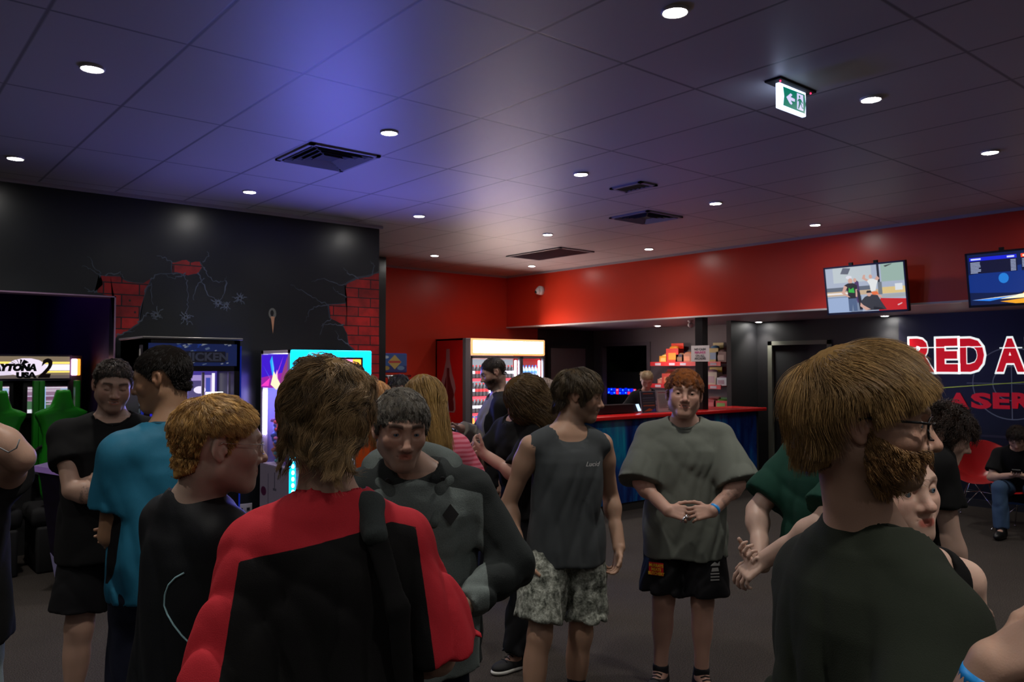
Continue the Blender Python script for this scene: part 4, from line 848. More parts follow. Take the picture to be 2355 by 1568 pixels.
TR = [((140, 110, 135), rect(0, 0, 1, 1)), ((190, 170, 190), rect(0, .8, 1, .9)), ((120, 80, 110), rect(0, .5, 1, .62)), ((190, 180, 210), rect(0, .62, 1, .66)), ((70, 105, 75), [(0, .1), (.9, .14), (.5, .4), (0, .45)]), ((225, 225, 235), rect(0, 0, .55, .14)), ((150, 190, 235), rect(.36, .12, .44, 1)), ((70, 80, 130), rect(.39, .12, .41, 1)), ((230, 225, 235), rect(0, .93, 1, .97)), ((160, 185, 220), rect(.8, .7, .98, .92)), ((175, 150, 170), rect(.45, .3, 1, .36)), ((200, 200, 215), rect(.45, .42, 1, .45))]
for q0, q1 in ((62, 157), (-78, 21)):
    a = ap(q0, 950, 8.6); b2 = ap(q1, 888, 8.6)
    MB().box((a[0] - .04, a[1] - .005, a[2] - .05), (b2[0] + .04, a[1] + .1, b2[2] + .05), bev=.01).build('screen_bezel', M_BLKP, rc)
    picture('screen', (a[0], a[1] - .008, a[2]), X3, Z3, -Y3, b2[0] - a[0], b2[2] - a[2], TR, rc, strength=1.0)
for px_ in (83, 96, -2, 178):
    a = ap(px_, 950, 8.4); MB().box((a[0] - .022, -.36, .75), (a[0] + .022, -.26, zB - .02), bev=.008).build('green_post', M_GREEN, rc)
for px_ in (110, -30):
    a = ap(px_, 985, 8.45)
    mb = MB()
    for i in range(20):
        w0 = 2 * PI * i / 20; w1 = 2 * PI * (i + 1) / 20
        mb.tube([(a[0] + .15 * math.cos(w0), -.42 + .05 * math.sin(w0), .86 + .15 * math.sin(w0)), (a[0] + .15 * math.cos(w1), -.42 + .05 * math.sin(w1), .86 + .15 * math.sin(w1))], .014, 6)
    mb.tube([(a[0], -.42, .86), (a[0], -.2, .82)], .03).build('steering_wheel', M_BLKM, rc)
def fit_text(o, x0, x1, z0, z1):
    vx = [v.co.x for v in o.data.vertices]; vz = [v.co.z for v in o.data.vertices]; ax_, bx2, az, bz2 = min(vx), max(vx), min(vz), max(vz)
    for v in o.data.vertices: v.co.x = x0 + (v.co.x - ax_) / (bx2 - ax_) * (x1 - x0); v.co.z = z0 + (v.co.z - az) / (bz2 - az) * (z1 - z0)
for o, q in ((TXT[0], (-36, 84, 854, 836)), (TXT[1], (36, 84, 870, 855)), (TXT[2], (86, 120, 869, 824))):
    a = ap(q[0], q[2]); b2 = ap(q[1], q[3]); fit_text(o, a[0], b2[0], a[2], b2[2])
def racing_seat(cx, cyy, label):
    t = thing('racing_chair', label, 'seat', (cx, cyy, 0))
    prof = [(.60, .15), (.66, .17), (.78, .19), (.92, .185), (1.04, .165), (1.14, .17), (1.24, .205), (1.305, .245), (1.335, .25), (1.36, .19), (1.38, .12), (1.42, .10), (1.46, .085), (1.50, .075), (1.525, .06)]
    vs_ = []; fs = []; n = 12
    for k, (z, w) in enumerate(prof):
        yb = 0.02 * math.sin(k * .3) - (z - .6) * .10
        for i in range(n):
            a = 2 * PI * i / n; vs_.append((.80 * w * math.copysign(abs(math.cos(a)) ** .6, math.cos(a)), yb + .05 * math.copysign(abs(math.sin(a)) ** .8, math.sin(a)), z))
    for k in range(len(prof) - 1):
        for i in range(n): fs.append((k * n + i, k * n + (i + 1) % n, (k + 1) * n + (i + 1) % n, (k + 1) * n + i))
    fs += [tuple(range(n))[::-1], tuple((len(prof) - 1) * n + i for i in range(n))]
    MB().add(vs_, fs, 0, True).build('seat_shell', M_GREEN, t)
    MB().box((-.20, -.02, .38), (.20, .48, .54), bev=.05).build('seat_cushion', M_BLKM, t)
    MB().box((-.16, -.05, 0), (.16, .55, .38), bev=.02).build('pedestal', M_BLKM, t)
    MB().box((-.03, -.10, 1.40), (.03, -.085, 1.415), bev=.004).build('strap_slot', M_BLKM, t)
    return t
p = ony(137, 1000, 7.72); racing_seat(p[0], 7.72, 'green high-back racing seat facing the lit racing screen')
p = ony(-8, 1000, 7.72); racing_seat(p[0], 7.72, 'green racing seat cut by the left edge of the picture')
# low cabinet with a bright edge
p = dep(88, 1062, 6.15)
t = thing('coin_pusher', 'low dark game cabinet with a shiny pink edged top, left of the black shirt', 'game cabinet', (p[0], p[1], 0), rz=math.radians(-34))
MB().prism([(0, .92), (.62, .92), (.62, 0), (.16, 0), (.10, .30), (.02, .84)], (0, 0, 0), X3, Z3, Y3, 0.30).build('body', mat('cabinet_print', S(18, 10, 30), rough=0.3, noise=0.9, nscale=14), t)
MB().prism([(-.02, .92), (.65, .80), (.65, .84), (-.02, .965)], (0, -0.02, 0), X3, Z3, Y3, 0.33).build('top_edge', mat('edge_chrome', S(190, 150, 200), rough=0.2, metal=0.7, emit=S(170, 130, 220), estr=0.15), t)
MB().prism([(.10, .30), (.26, .08), (.20, .0), (.16, 0)], (0, -0.006, 0), X3, Z3, Y3, 0.01).build('corner_panel', mat('panel_pale', S(130, 125, 165), rough=0.5), t)
# coloured light inside the alcove from an added, unseen violet tube
M_TUBE = glow('violet_fill_glow', (0.35, 0.05, 1.0, 1), 2.0)
t = thing('light_tube', 'violet neon tube added out of sight under the alcove ceiling', 'neon tube', (0.3, 9.9, 2.72)); MB().tube([(-1.2, 0, 0), (1.2, 0, 0)], .02).build('tube', M_TUBE, t)
ld = bpy.data.lights.new('fill', 'AREA'); ld.shape = 'RECTANGLE'; ld.size = 2.4; ld.size_y = .1; ld.energy = 3; ld.color = (0.35, 0.08, 1.0)
lo = bpy.data.objects.new('fill', ld); COL.objects.link(lo); lo.parent = t; lo.location = (0, 0, -.04)
# ================================================================== RED SHELL CHAIRS
M_SHELL = mat('chair_red', S(226, 42, 44), rough=0.35)
def shell_chair(loc, rz, label):
    """moulded armchair shell on wire legs, faces local -y"""
    t = thing('shell_chair', label, 'chair', loc, rz, 'red moulded shell chairs')
    nu, nv = 40, 14; vs_ = []; fs = []
    for j in range(nv + 1):
        v = j / nv                            # 0 seat centre .. 1 rim
        for i in range(nu):
            a = 2 * PI * i / nu; ca, sa = math.cos(a), math.sin(a)   # sa>0 = back
            rx, ry = 0.20 + 0.10 * v ** 2, 0.21 + 0.06 * v
            back = max(0, sa) ** 1.2; side = abs(ca) ** 3; front = max(0, -sa) ** 2
            rim = 0.42 * back + 0.22 * side * (0.65 + .35 * (sa > -.5)) - 0.03 * front
            x = rx * v * ca * (1 + .22 * side * v ** 3); y = ry * v * sa + 0.02 + .10 * back * v ** 3; z = 0.44 + rim * v ** 2.6 + 0.012 * (1 - v)
            vs_.append((x, y, z))
    for j in range(nv):
        for i in range(nu): fs.append((j * nu + i, j * nu + (i + 1) % nu, (j + 1) * nu + (i + 1) % nu, (j + 1) * nu + i))
    o = MB().add(vs_, fs, 0, True).build('seat_shell', M_SHELL, t)
    md = o.modifiers.new('thick', 'SOLIDIFY'); md.thickness = 0.008
    md = o.modifiers.new('sub', 'SUBSURF'); md.levels = 1; md.render_levels = 1
    for sx in (-1, 1):
        for sy in (-1, 1):
            MB().tube([(sx * .09, sy * .07, .435), (sx * .16, sy * .15, .22), (sx * .22, sy * .21, .012)], .007).lathe((sx * .22, sy * .21, 0), [(.012, 0), (.012, .014), (.008, .02)], 10).build('leg', M_CHROME, t)
    MB().tube([(-.13, -.11, .30), (.13, .11, .30)], .004).tube([(.13, -.11, .30), (-.13, .11, .30)], .004).tube([(-.2, -.18, .07), (.09, .07, .43)], .004).tube([(.2, -.18, .07), (-.09, .07, .43)], .004).build('wire_brace', M_CHROME, t)
    return t
shell_chair((9.98, 3.62, 0), -PI / 2 + .25, 'empty red shell armchair on chrome wire legs against the navy wall')
# ================================================================== FIGURES: smooth distance-field modelling
f32 = np.float32
def V(*a): return np.array(a, dtype=np.float64)
def nrm(v): v = np.asarray(v, float); return v / (np.linalg.norm(v) + 1e-12)
def axis_arr(lo, hi, h, fine):
    """non-uniform axis: step h, finer inside the intervals fine=[(a,b,hf)]"""
    out = [lo]
    while out[-1] < hi:
        x = out[-1]; s = h
        for a, b_, hf in fine:
            d = max(a - x, x - b_, 0.0); s = min(s, hf + max(0.0, d) * 0.35)
        out.append(x + s)
    return np.array(out, f32)
def smin(a, b_, k):
    if k <= 0: return np.minimum(a, b_)
    h_ = np.clip(k - np.abs(a - b_), 0, None) / k
    return np.minimum(a, b_) - h_ * h_ * k * 0.25
class Field:
    def __init__(s, prims, h, fine=(), pad=0.03):
        lo = np.min([p['lo'] for p in prims if p['op'] != 'sub'], axis=0) - pad; hi = np.max([p['hi'] for p in prims if p['op'] != 'sub'], axis=0) + pad
        s.ax = [axis_arr(lo[i], hi[i], h, [(f_[0][i], f_[1][i], f_[2]) for f_ in fine]) for i in range(3)]
        s.d = np.full([len(a) for a in s.ax], 0.5, f32)
        for p in prims: s.apply(p)
    def apply(s, p):
        m = 0.05 + p.get('k', 0)
        sl = []
        for i in range(3):
            a = int(np.searchsorted(s.ax[i], p['lo'][i] - m)); b_ = int(np.searchsorted(s.ax[i], p['hi'][i] + m)); sl.append(slice(a, b_))
        if any(q.stop <= q.start for q in sl): return
        X = s.ax[0][sl[0]][:, None, None]; Y = s.ax[1][sl[1]][None, :, None]; Z = s.ax[2][sl[2]][None, None, :]
        d = p['f'](X, Y, Z); cur = s.d[tuple(sl)]; k = p.get('k', 0.0)
        if p['op'] == 'add': s.d[tuple(sl)] = smin(cur, d, k)
        else: s.d[tuple(sl)] = -smin(-cur, d, k)          # sub
    def grid(s): return s.ax[0][:, None, None], s.ax[1][None, :, None], s.ax[2][None, None, :]
    def mesh(s):
        d = s.d; nx, ny, nz = d.shape; ins = d < 0
        c = np.zeros((nx - 1, ny - 1, nz - 1), np.uint8)
        for i in (0, 1):
            for j in (0, 1):
                for k in (0, 1): c += ins[i:nx - 1 + i, j:ny - 1 + j, k:nz - 1 + k]
        act = (c > 0) & (c < 8); idx = np.full(act.shape, -1, np.int64); I, J, K = np.nonzero(act); n = len(I); idx[I, J, K] = np.arange(n)
        if n == 0: return np.zeros((0, 3)), np.zeros((0, 4), np.int64)
        P = np.zeros((n, 3)); cnt = np.zeros(n); ax = s.ax
        cr = [(0, 0, 0), (1, 0, 0), (0, 1, 0), (1, 1, 0), (0, 0, 1), (1, 0, 1), (0, 1, 1), (1, 1, 1)]
        for a in cr:
            for e in range(3):
                if a[e] == 1: continue
                b_ = list(a); b_[e] = 1
                da = d[I + a[0], J + a[1], K + a[2]].astype(float); db = d[I + b_[0], J + b_[1], K + b_[2]].astype(float)
                m = (da < 0) != (db < 0)
                if not m.any(): continue
                t = da[m] / (da[m] - db[m]); q = np.zeros((m.sum(), 3)); base = (I[m], J[m], K[m])
                for i in range(3):
                    xa = ax[i][base[i] + a[i]].astype(float); xb = ax[i][base[i] + b_[i]].astype(float); q[:, i] = xa + (xb - xa) * t
                P[m] += q; cnt[m] += 1
        P /= cnt[:, None]
        F = []
        for e in range(3):
            u, v = [(1, 2), (2, 0), (0, 1)][e]
            s0 = [slice(None)] * 3; s1 = [slice(None)] * 3; s0[e] = slice(0, -1); s1[e] = slice(1, None)
            for w in (u, v): s0[w] = slice(1, -1); s1[w] = slice(1, -1)
            a = ins[tuple(s0)]; b_ = ins[tuple(s1)]; ch = a != b_; A = np.nonzero(ch); fl = a[A]
            g = [None] * 3; g[e] = A[e]; g[u] = A[u] + 1; g[v] = A[v] + 1
            def ix(du, dv):
                q = [g[0].copy(), g[1].copy(), g[2].copy()]; q[u] = q[u] - du; q[v] = q[v] - dv
                return idx[q[0], q[1], q[2]]
            quad = np.stack([ix(1, 1), ix(0, 1), ix(0, 0), ix(1, 0)], 1); quad[~fl] = quad[~fl][:, ::-1]; F.append(quad)
        F = np.concatenate(F); F = F[(F >= 0).all(1)]
        return P, F
def np_mesh(name, P, F, mats, parent=None, attrs=None, col=None, smooth=True, mi=None):
    me = bpy.data.meshes.new(name); n = len(P); k = F.shape[1]
    me.vertices.add(n); me.vertices.foreach_set('co', np.asarray(P, f32).ravel())
    me.loops.add(len(F) * k); me.loops.foreach_set('vertex_index', F.astype(np.int32).ravel())
    me.polygons.add(len(F)); me.polygons.foreach_set('loop_start', np.arange(len(F), dtype=np.int32) * k)
    for m in (mats if isinstance(mats, (list, tuple)) else [mats]): me.materials.append(m)
    if mi is not None: me.polygons.foreach_set('material_index', np.asarray(mi, np.int32))
    me.polygons.foreach_set('use_smooth', np.full(len(F), smooth)); me.update(calc_edges=True)
    if col is not None:
        a = me.color_attributes.new('Col', 'FLOAT_COLOR', 'POINT'); c4 = np.ones((n, 4), f32); c4[:, :3] = col; a.data.foreach_set('color', c4.ravel())
    for nm, arr in (attrs or {}).items():
        a = me.attributes.new(nm, 'FLOAT', 'POINT'); a.data.foreach_set('value', np.asarray(arr, f32))
    o = bpy.data.objects.new(name, me); COL.objects.link(o)
    if parent is not None: o.parent = parent
    return o
# ------------------------------------------------------------------ primitives
def cap(a, b_, ra, rb, k=0.02, op='add', flat=False, sq=None):
    """tapered limb from a to b; sq=(direction, factor) squeezes it along a direction"""
    a = np.asarray(a, float); b_ = np.asarray(b_, float); ab = b_ - a; L2 = float(ab @ ab) + 1e-12; L = math.sqrt(L2)
    R_ = max(ra, rb)
    def f_(X, Y, Z):
        x = X - f32(a[0]); y = Y - f32(a[1]); z = Z - f32(a[2])
        t0 = (x * f32(ab[0]) + y * f32(ab[1]) + z * f32(ab[2])) / f32(L2); t = np.clip(t0, 0, 1)
        dx = x - t * f32(ab[0]); dy = y - t * f32(ab[1]); dz = z - t * f32(ab[2]); d2 = dx * dx + dy * dy + dz * dz
        if sq is not None:
            n, fa = sq; c = dx * f32(n[0]) + dy * f32(n[1]) + dz * f32(n[2]); d2 = d2 + c * c * f32(fa * fa - 1)
        d = np.sqrt(d2) - (f32(ra) + t * f32(rb - ra))
        if flat: d = np.maximum(d, (t0 - 1) * f32(L))
        return d
    return dict(f=f_, lo=np.minimum(a, b_) - R_, hi=np.maximum(a, b_) + R_, k=k, op=op)
def elli(c, r, R_=None, k=0.02, op='add'):
    c = np.asarray(c, float); r = np.asarray(r, float); Q = np.eye(3) if R_ is None else np.asarray(R_, float)   # columns = local axes
    e = np.sqrt(((Q * r) ** 2).sum(1))
    def f_(X, Y, Z):
        x = X - f32(c[0]); y = Y - f32(c[1]); z = Z - f32(c[2])
        u = (x * f32(Q[0, 0]) + y * f32(Q[1, 0]) + z * f32(Q[2, 0])); v = (x * f32(Q[0, 1]) + y * f32(Q[1, 1]) + z * f32(Q[2, 1])); w = (x * f32(Q[0, 2]) + y * f32(Q[1, 2]) + z * f32(Q[2, 2]))
        k0 = np.sqrt((u / f32(r[0])) ** 2 + (v / f32(r[1])) ** 2 + (w / f32(r[2])) ** 2)
        k1 = np.sqrt((u / f32(r[0] ** 2)) ** 2 + (v / f32(r[1] ** 2)) ** 2 + (w / f32(r[2] ** 2)) ** 2) + f32(1e-6)
        return k0 * (k0 - 1) / k1
    return dict(f=f_, lo=c - e, hi=c + e, k=k, op=op)
def loft(zs, cx, cy, rx, ry, k=0.02, op='add', n=2.3, tw=None, ang=0.0):
    """column with elliptical sections at heights zs; ang = heading of the section's own x axis"""
    zs = np.asarray(zs, float); cx, cy, rx, ry = (np.asarray(q, float) for q in (cx, cy, rx, ry)); tws = np.zeros_like(zs) + ang if tw is None else np.asarray(tw, float) + ang
    R_ = float(max(rx.max(), ry.max()))
    def f_(X, Y, Z):
        z = np.clip(Z, zs[0], zs[-1]); zz = z.ravel()
        g = lambda a: np.interp(zz, zs, a).astype(f32).reshape(z.shape)
        X0 = X - g(cx); Y0 = Y - g(cy); a = g(tws); ca, sa = np.cos(a), np.sin(a); u = X0 * ca + Y0 * sa; v = -X0 * sa + Y0 * ca
        RX, RY = g(rx), g(ry)
        q = (np.abs(u / RX) ** f32(n) + np.abs(v / RY) ** f32(n)) ** f32(1 / n)
        rr = np.sqrt(u * u + v * v) + f32(1e-6); d = rr - rr / np.maximum(q, f32(1e-3))
        d = np.maximum(d, -np.minimum(RX, RY))
        dz = np.maximum(Z - f32(zs[-1]), f32(zs[0]) - Z)
        return np.where(dz > 0, np.sqrt(np.maximum(d, 0) ** 2 + dz * dz) + np.minimum(d, 0) * 0, np.maximum(d, dz))
    lo = V((cx - R_).min(), (cy - R_).min(), zs[0]); hi = V((cx + R_).max(), (cy + R_).max(), zs[-1])
    return dict(f=f_, lo=lo, hi=hi, k=k, op=op)
def neckplane(y, z0, tilt):
    return z0 - tilt * max(0.0, y + .03) * 1.0 - tilt * 2.0 * max(0.0, y) ** 2 / .08 * .35
def neckcut(n0, R_, z0, tilt, kk):
    def f_(X, Y, Z):
        x = X - f32(n0[0]); y = Y - f32(n0[1]); z = Z - f32(n0[2]); pl = f32(z0) - f32(tilt) * np.maximum(0, y + f32(.03)) - f32(tilt * 2.0 * .35 / .08) * np.maximum(0, y) ** 2
        return np.maximum(np.sqrt(x * x + y * y) - f32(R_ * kk * 1.06), pl - z)
    return dict(f=f_, lo=n0 - V(R_ * 1.3, R_ * 1.3, .12), hi=n0 + V(R_ * 1.3, R_ * 1.3, .25), k=.004, op='sub')
def rot(yaw=0, pitch=0, roll=0):
    """yaw about z (left +), pitch: + looks up, roll: + tilts to the own right"""
    cy_, sy_ = math.cos(yaw), math.sin(yaw); cp, sp2 = math.cos(pitch), math.sin(pitch); cr_, sr = math.cos(roll), math.sin(roll)
    Rz = np.array([[cy_, -sy_, 0], [sy_, cy_, 0], [0, 0, 1]]); Rx = np.array([[1, 0, 0], [0, cp, -sp2], [0, sp2, cp]]); Ry = np.array([[cr_, 0, sr], [0, 1, 0], [-sr, 0, cr_]])
    return Rz @ Rx @ Ry
def ik(a, t, l1, l2, hint):
    a = np.asarray(a, float); t = np.asarray(t, float); d = t - a; L = np.linalg.norm(d); L = min(max(L, abs(l1 - l2) + 1e-3), l1 + l2 - 1e-3); dn = nrm(d); t = a + dn * L
    x = (l1 * l1 - l2 * l2 + L * L) / (2 * L); h_ = math.sqrt(max(l1 * l1 - x * x, 0)); hv = np.asarray(hint, float); hv = nrm(hv - dn * (hv @ dn))
    return a + dn * x + hv * h_, t
# ------------------------------------------------------------------ hand
def hand_prims(w, d, n, side, curl=(.5, .6, .7, .8), s=1.0, spread=0.12, thumb=0.5):
    """w wrist, d towards the fingers, n back-of-hand normal, side = direction of the thumb"""
    w = np.asarray(w, float); d = nrm(d); n = nrm(n - d * (np.asarray(n) @ d)); sd = nrm(np.asarray(side) - d * (np.asarray(side) @ d) - n * (np.asarray(side) @ n)); P = []
    L = 0.088 * s
    for q in (-.5, -.17, .17, .5):
        P.append(cap(w + sd * q * .036 * s, w + d * L + sd * q * .064 * s, .0165 * s, .0125 * s, k=.012, sq=(n, 1.15)))
    P.append(elli(w + d * .035 * s + sd * .024 * s - n * .008 * s, (.017 * s, .030 * s, .015 * s), np.stack([sd, d, n], 1), k=.012))
    lens = (.072, .080, .074, .058)
    for i, q in enumerate((.5, .17, -.17, -.5)):
        p = w + d * (L - .004 * s * (i == 3)) + sd * q * .064 * s; dd = nrm(d + sd * q * spread * 2); cu = curl[i]; seg = np.array([.44, .31, .25]) * lens[i] * s; r = .0088 * s * (1 - .08 * (i == 3)); a = 0
        for j in range(3):
            a += cu * (1.0 if j else 0.75); v = dd * math.cos(a) - n * math.sin(a); q2 = p + v * seg[j]
            P.append(cap(p, q2, r * (1 - .09 * j), r * (1 - .09 * (j + 1)), k=.004 if j == 0 else .003)); p = q2
    p = w + d * .022 * s + sd * .026 * s - n * .006 * s; v = nrm(d * .62 + sd * .68 - n * .25 * thumb)
    for j, (l, r) in enumerate(((.040, .0125), (.032, .0105), (.026, .0092))):
        q2 = p + v * l * s; P.append(cap(p, q2, r * s, r * s * .88, k=.006)); p = q2; v = nrm(v + d * .25 - n * .45 * thumb - sd * .30 * thumb)
    return P
# ------------------------------------------------------------------ head
def head_prims(c, Rh, s=1.0, o=None):
    """c = head centre; Rh columns = right, forward, up"""
    o = o or {}; P = []
    w_ = o.get('w', 1.0); jw = o.get('jaw', 1.0); ns = o.get('nose', 1.0); ch = o.get('chin', 1.0); face = o.get('face', 1.0)
    def h(x, y, z): return c + Rh @ (V(x, y, z) * s)
    def E_(x, y, z, a, b_, c_, k=.02, op='add', R2=None): return elli(h(x, y, z), V(a, b_, c_) * s, Rh if R2 is None else Rh @ R2, k * s, op)
    def C_(a, b_, ra, rb, k=.015, op='add', sq=None): return cap(h(*a), h(*b_), ra * s, rb * s, k * s, op, sq=sq)
    P.append(E_(0, -.014, .030, .074 * w_, .094, .083, k=.0))
    P.append(E_(0, .018, .012, .066 * w_, .078, .085, k=.03))
    P.append(E_(0, .028, -.045, .050 * w_ * jw, .062, .060, k=.035))
    P.append(C_((-.048 * jw, .005, -.052), (-.014, .070, -.093 * ch), .019, .016, k=.03)); P.append(C_((.048 * jw, .005, -.052), (.014, .070, -.093 * ch), .019, .016, k=.03))
    P.append(C_((-.012 * jw, .078, -.094 * ch), (.012 * jw, .078, -.094 * ch), .016, .016, k=.02))
    for sx in (-1, 1):
        P.append(E_(sx * .040 * w_, .066, -.022 * face, .020, .018, .018, k=.03))       # cheekbone
        P.append(C_((sx * .012, .093, .023), (sx * .046 * w_, .074, .022), .0085, .008, k=.02))  # brow
        P.append(E_(sx * .030 * w_, .095, .005, .019, .014, .0125, k=.014, op='sub'))     # socket
        P.append(E_(sx * .031 * w_, .0775, .003, .0150, .0150, .0150, k=.005))           # lids over the eyeball
    # nose
    P.append(C_((0, .090, .012), (0, .108 + .004 * ns, -.026 * ns), .0082, .0105, k=.014)); P.append(E_(0, .110 + .004 * ns, -.030 * ns, .0115, .011, .0095, k=.008))
    for sx in (-1, 1): P.append(E_(sx * .0135, .098, -.034 * ns, .0082, .0105, .0075, k=.007))
    for sx in (-1, 1): P.append(E_(sx * .0065, .104, -.0415 * ns, .0036, .0055, .0034, k=.003, op='sub'))
    # mouth
    mz = -.060 * face; sm = o.get('smile', 0.0)
    P.append(E_(0, .080, mz, .030, .018, .020, k=.02))
    P.append(C_((-.013, .0925, mz + .0042), (.013, .0925, mz + .0042), .0050, .0050, k=.008)); P.append(C_((-.012, .0925, mz - .0055), (.012, .0925, mz - .0055), .0058, .0058, k=.008))
    for sx in (-1, 1): P.append(C_((sx * .010, .0915, mz + .001), (sx * .0265, .0800, mz + .000 + sm * .009), .0050, .0035, k=.007))
    op_ = o.get('open', 0.0)
    P.append(C_((-.023, .0920, mz - .0005 + sm * .007), (0, .1000, mz - .001), .0013 + op_ * .55, .0015 + op_ * .8, k=.003, op='sub')); P.append(C_((.023, .0920, mz - .0005 + sm * .007), (0, .1000, mz - .001), .0013 + op_ * .55, .0015 + op_ * .8, k=.003, op='sub'))
    for sx in (-1, 1):
        if sm: P.append(E_(sx * .038, .062, -.045, .018, .016, .018, k=.02))
        # eye slit
        ow = o.get('lid', 0.0028)
        if ow > 0: P.append(E_(sx * .031 * w_, .0935, .0012, .0135, .0075, ow, k=.001, op='sub'))
        # ear
        Re = rot(0, .12, 0) @ rot(sx * .35)
        P.append(E_(sx * .078 * w_, -.008, -.002, .0085, .0165, .028, k=.006, R2=Re)); P.append(E_(sx * .0870 * w_, -.002, .002, .0085, .0100, .017, k=.003, op='sub', R2=Re)); P.append(E_(sx * .078 * w_, .008, -.006, .006, .006, .009, k=.004)); P.append(E_(sx * .077 * w_, -.002, -.025, .0062, .0085, .009, k=.006))
    return P
def head_local(P, c, Rh, s): return ((P - c) @ Rh) / s
# ------------------------------------------------------------------ materials for figures
def figure_mat(name, rough=0.5, sss=0.0, spec=0.4, bump=0.0, bscale=400, cloth=False):
    m = bpy.data.materials.new(name); m.use_nodes = True; nt = m.node_tree; b_ = nt.nodes['Principled BSDF']
    at = nt.nodes.new('ShaderNodeVertexColor'); at.layer_name = 'Col'; nt.links.new(at.outputs[0], b_.inputs['Base Color'])
    b_.inputs['Roughness'].default_value = rough; b_.inputs['Specular IOR Level'].default_value = spec
    if sss: b_.inputs['Subsurface Weight'].default_value = sss; b_.inputs['Subsurface Radius'].default_value = (.010, .004, .002); b_.inputs['Subsurface Scale'].default_value = 1.0
    tc = nt.nodes.new('ShaderNodeTexCoord'); n = nt.nodes.new('ShaderNodeTexNoise'); n.inputs['Scale'].default_value = bscale; n.inputs['Detail'].default_value = 3; nt.links.new(tc.outputs['Object'], n.inputs['Vector'])
    if bump:
        bp = nt.nodes.new('ShaderNodeBump'); bp.inputs['Strength'].default_value = bump; bp.inputs['Distance'].default_value = .002; nt.links.new(n.outputs['Fac'], bp.inputs['Height']); nt.links.new(bp.outputs[0], b_.inputs['Normal'])
    return m
M_SKIN = figure_mat('skin', rough=0.48, sss=0.12, spec=0.42, bump=.12, bscale=300)
def cloth_mat(name, c1, c2=None, c3=None, rough=0.9, weave=500, bump=.25, sheen=0.0, camo=None, var=.12, stripes=None):
    """cloth: base colour c1, c2 where attribute m1 > 0, c3 where attribute m2 > 0"""
    if name in MATS: return MATS[name]
    m = bpy.data.materials.new(name); m.use_nodes = True; nt = m.node_tree; b_ = nt.nodes['Principled BSDF']; L_ = nt.links
    b_.inputs['Roughness'].default_value = rough; b_.inputs['Specular IOR Level'].default_value = .25; b_.inputs['Sheen Weight'].default_value = sheen
    tc = nt.nodes.new('ShaderNodeTexCoord'); n = nt.nodes.new('ShaderNodeTexNoise'); n.inputs['Scale'].default_value = weave; n.inputs['Detail'].default_value = 2; L_.new(tc.outputs['Object'], n.inputs['Vector'])
    mx = nt.nodes.new('ShaderNodeMix'); mx.data_type = 'RGBA'; mx.inputs[6].default_value = tuple(q * (1 - var) for q in c1[:3]) + (1,); mx.inputs[7].default_value = tuple(q * (1 + var) for q in c1[:3]) + (1,); L_.new(n.outputs['Fac'], mx.inputs[0]); out = mx.outputs[2]
    if camo:
        n2 = nt.nodes.new('ShaderNodeTexNoise'); n2.inputs['Scale'].default_value = 26; n2.inputs['Detail'].default_value = 9; n2.inputs['Roughness'].default_value = .78; n2.inputs['Distortion'].default_value = .25; L_.new(tc.outputs['Object'], n2.inputs['Vector'])
        cr_ = nt.nodes.new('ShaderNodeValToRGB'); cr_.color_ramp.elements[0].position = .38; cr_.color_ramp.elements[0].color = camo[0]; cr_.color_ramp.elements[1].position = .66; cr_.color_ramp.elements[1].color = camo[2]; e = cr_.color_ramp.elements.new(.5); e.color = camo[1]; L_.new(n2.outputs['Fac'], cr_.inputs[0]); out = cr_.outputs[0]
    if stripes:
        wv = nt.nodes.new('ShaderNodeTexWave'); wv.bands_direction = 'Z'; wv.inputs['Scale'].default_value = stripes[1]; wv.inputs['Distortion'].default_value = 1.2; wv.inputs['Detail'].default_value = 1; wv.inputs['Detail Scale'].default_value = .6; L_.new(tc.outputs['Object'], wv.inputs['Vector'])
        gt = nt.nodes.new('ShaderNodeMapRange'); gt.inputs['From Min'].default_value = .5; gt.inputs['From Max'].default_value = .62; L_.new(wv.outputs['Fac'], gt.inputs['Value'])
        m3 = nt.nodes.new('ShaderNodeMix'); m3.data_type = 'RGBA'; L_.new(gt.outputs[0], m3.inputs[0]); L_.new(out, m3.inputs[6]); m3.inputs[7].default_value = stripes[0]; out = m3.outputs[2]
    for nm, c_ in (('m1', c2), ('m2', c3)):
        if c_ is None: continue
        at = nt.nodes.new('ShaderNodeAttribute'); at.attribute_name = nm; gt = nt.nodes.new('ShaderNodeMapRange'); gt.inputs['From Min'].default_value = -.0006; gt.inputs['From Max'].default_value = .0006; L_.new(at.outputs['Fac'], gt.inputs['Value'])
        m2 = nt.nodes.new('ShaderNodeMix'); m2.data_type = 'RGBA'; L_.new(gt.outputs[0], m2.inputs[0]); L_.new(out, m2.inputs[6]); m2.inputs[7].default_value = c_; out = m2.outputs[2]
    L_.new(out, b_.inputs['Base Color'])
    if bump:
        bp = nt.nodes.new('ShaderNodeBump'); bp.inputs['Strength'].default_value = bump; bp.inputs['Distance'].default_value = .002; L_.new(n.outputs['Fac'], bp.inputs['Height']); L_.new(bp.outputs[0], b_.inputs['Normal'])
    MATS[name] = m; return m
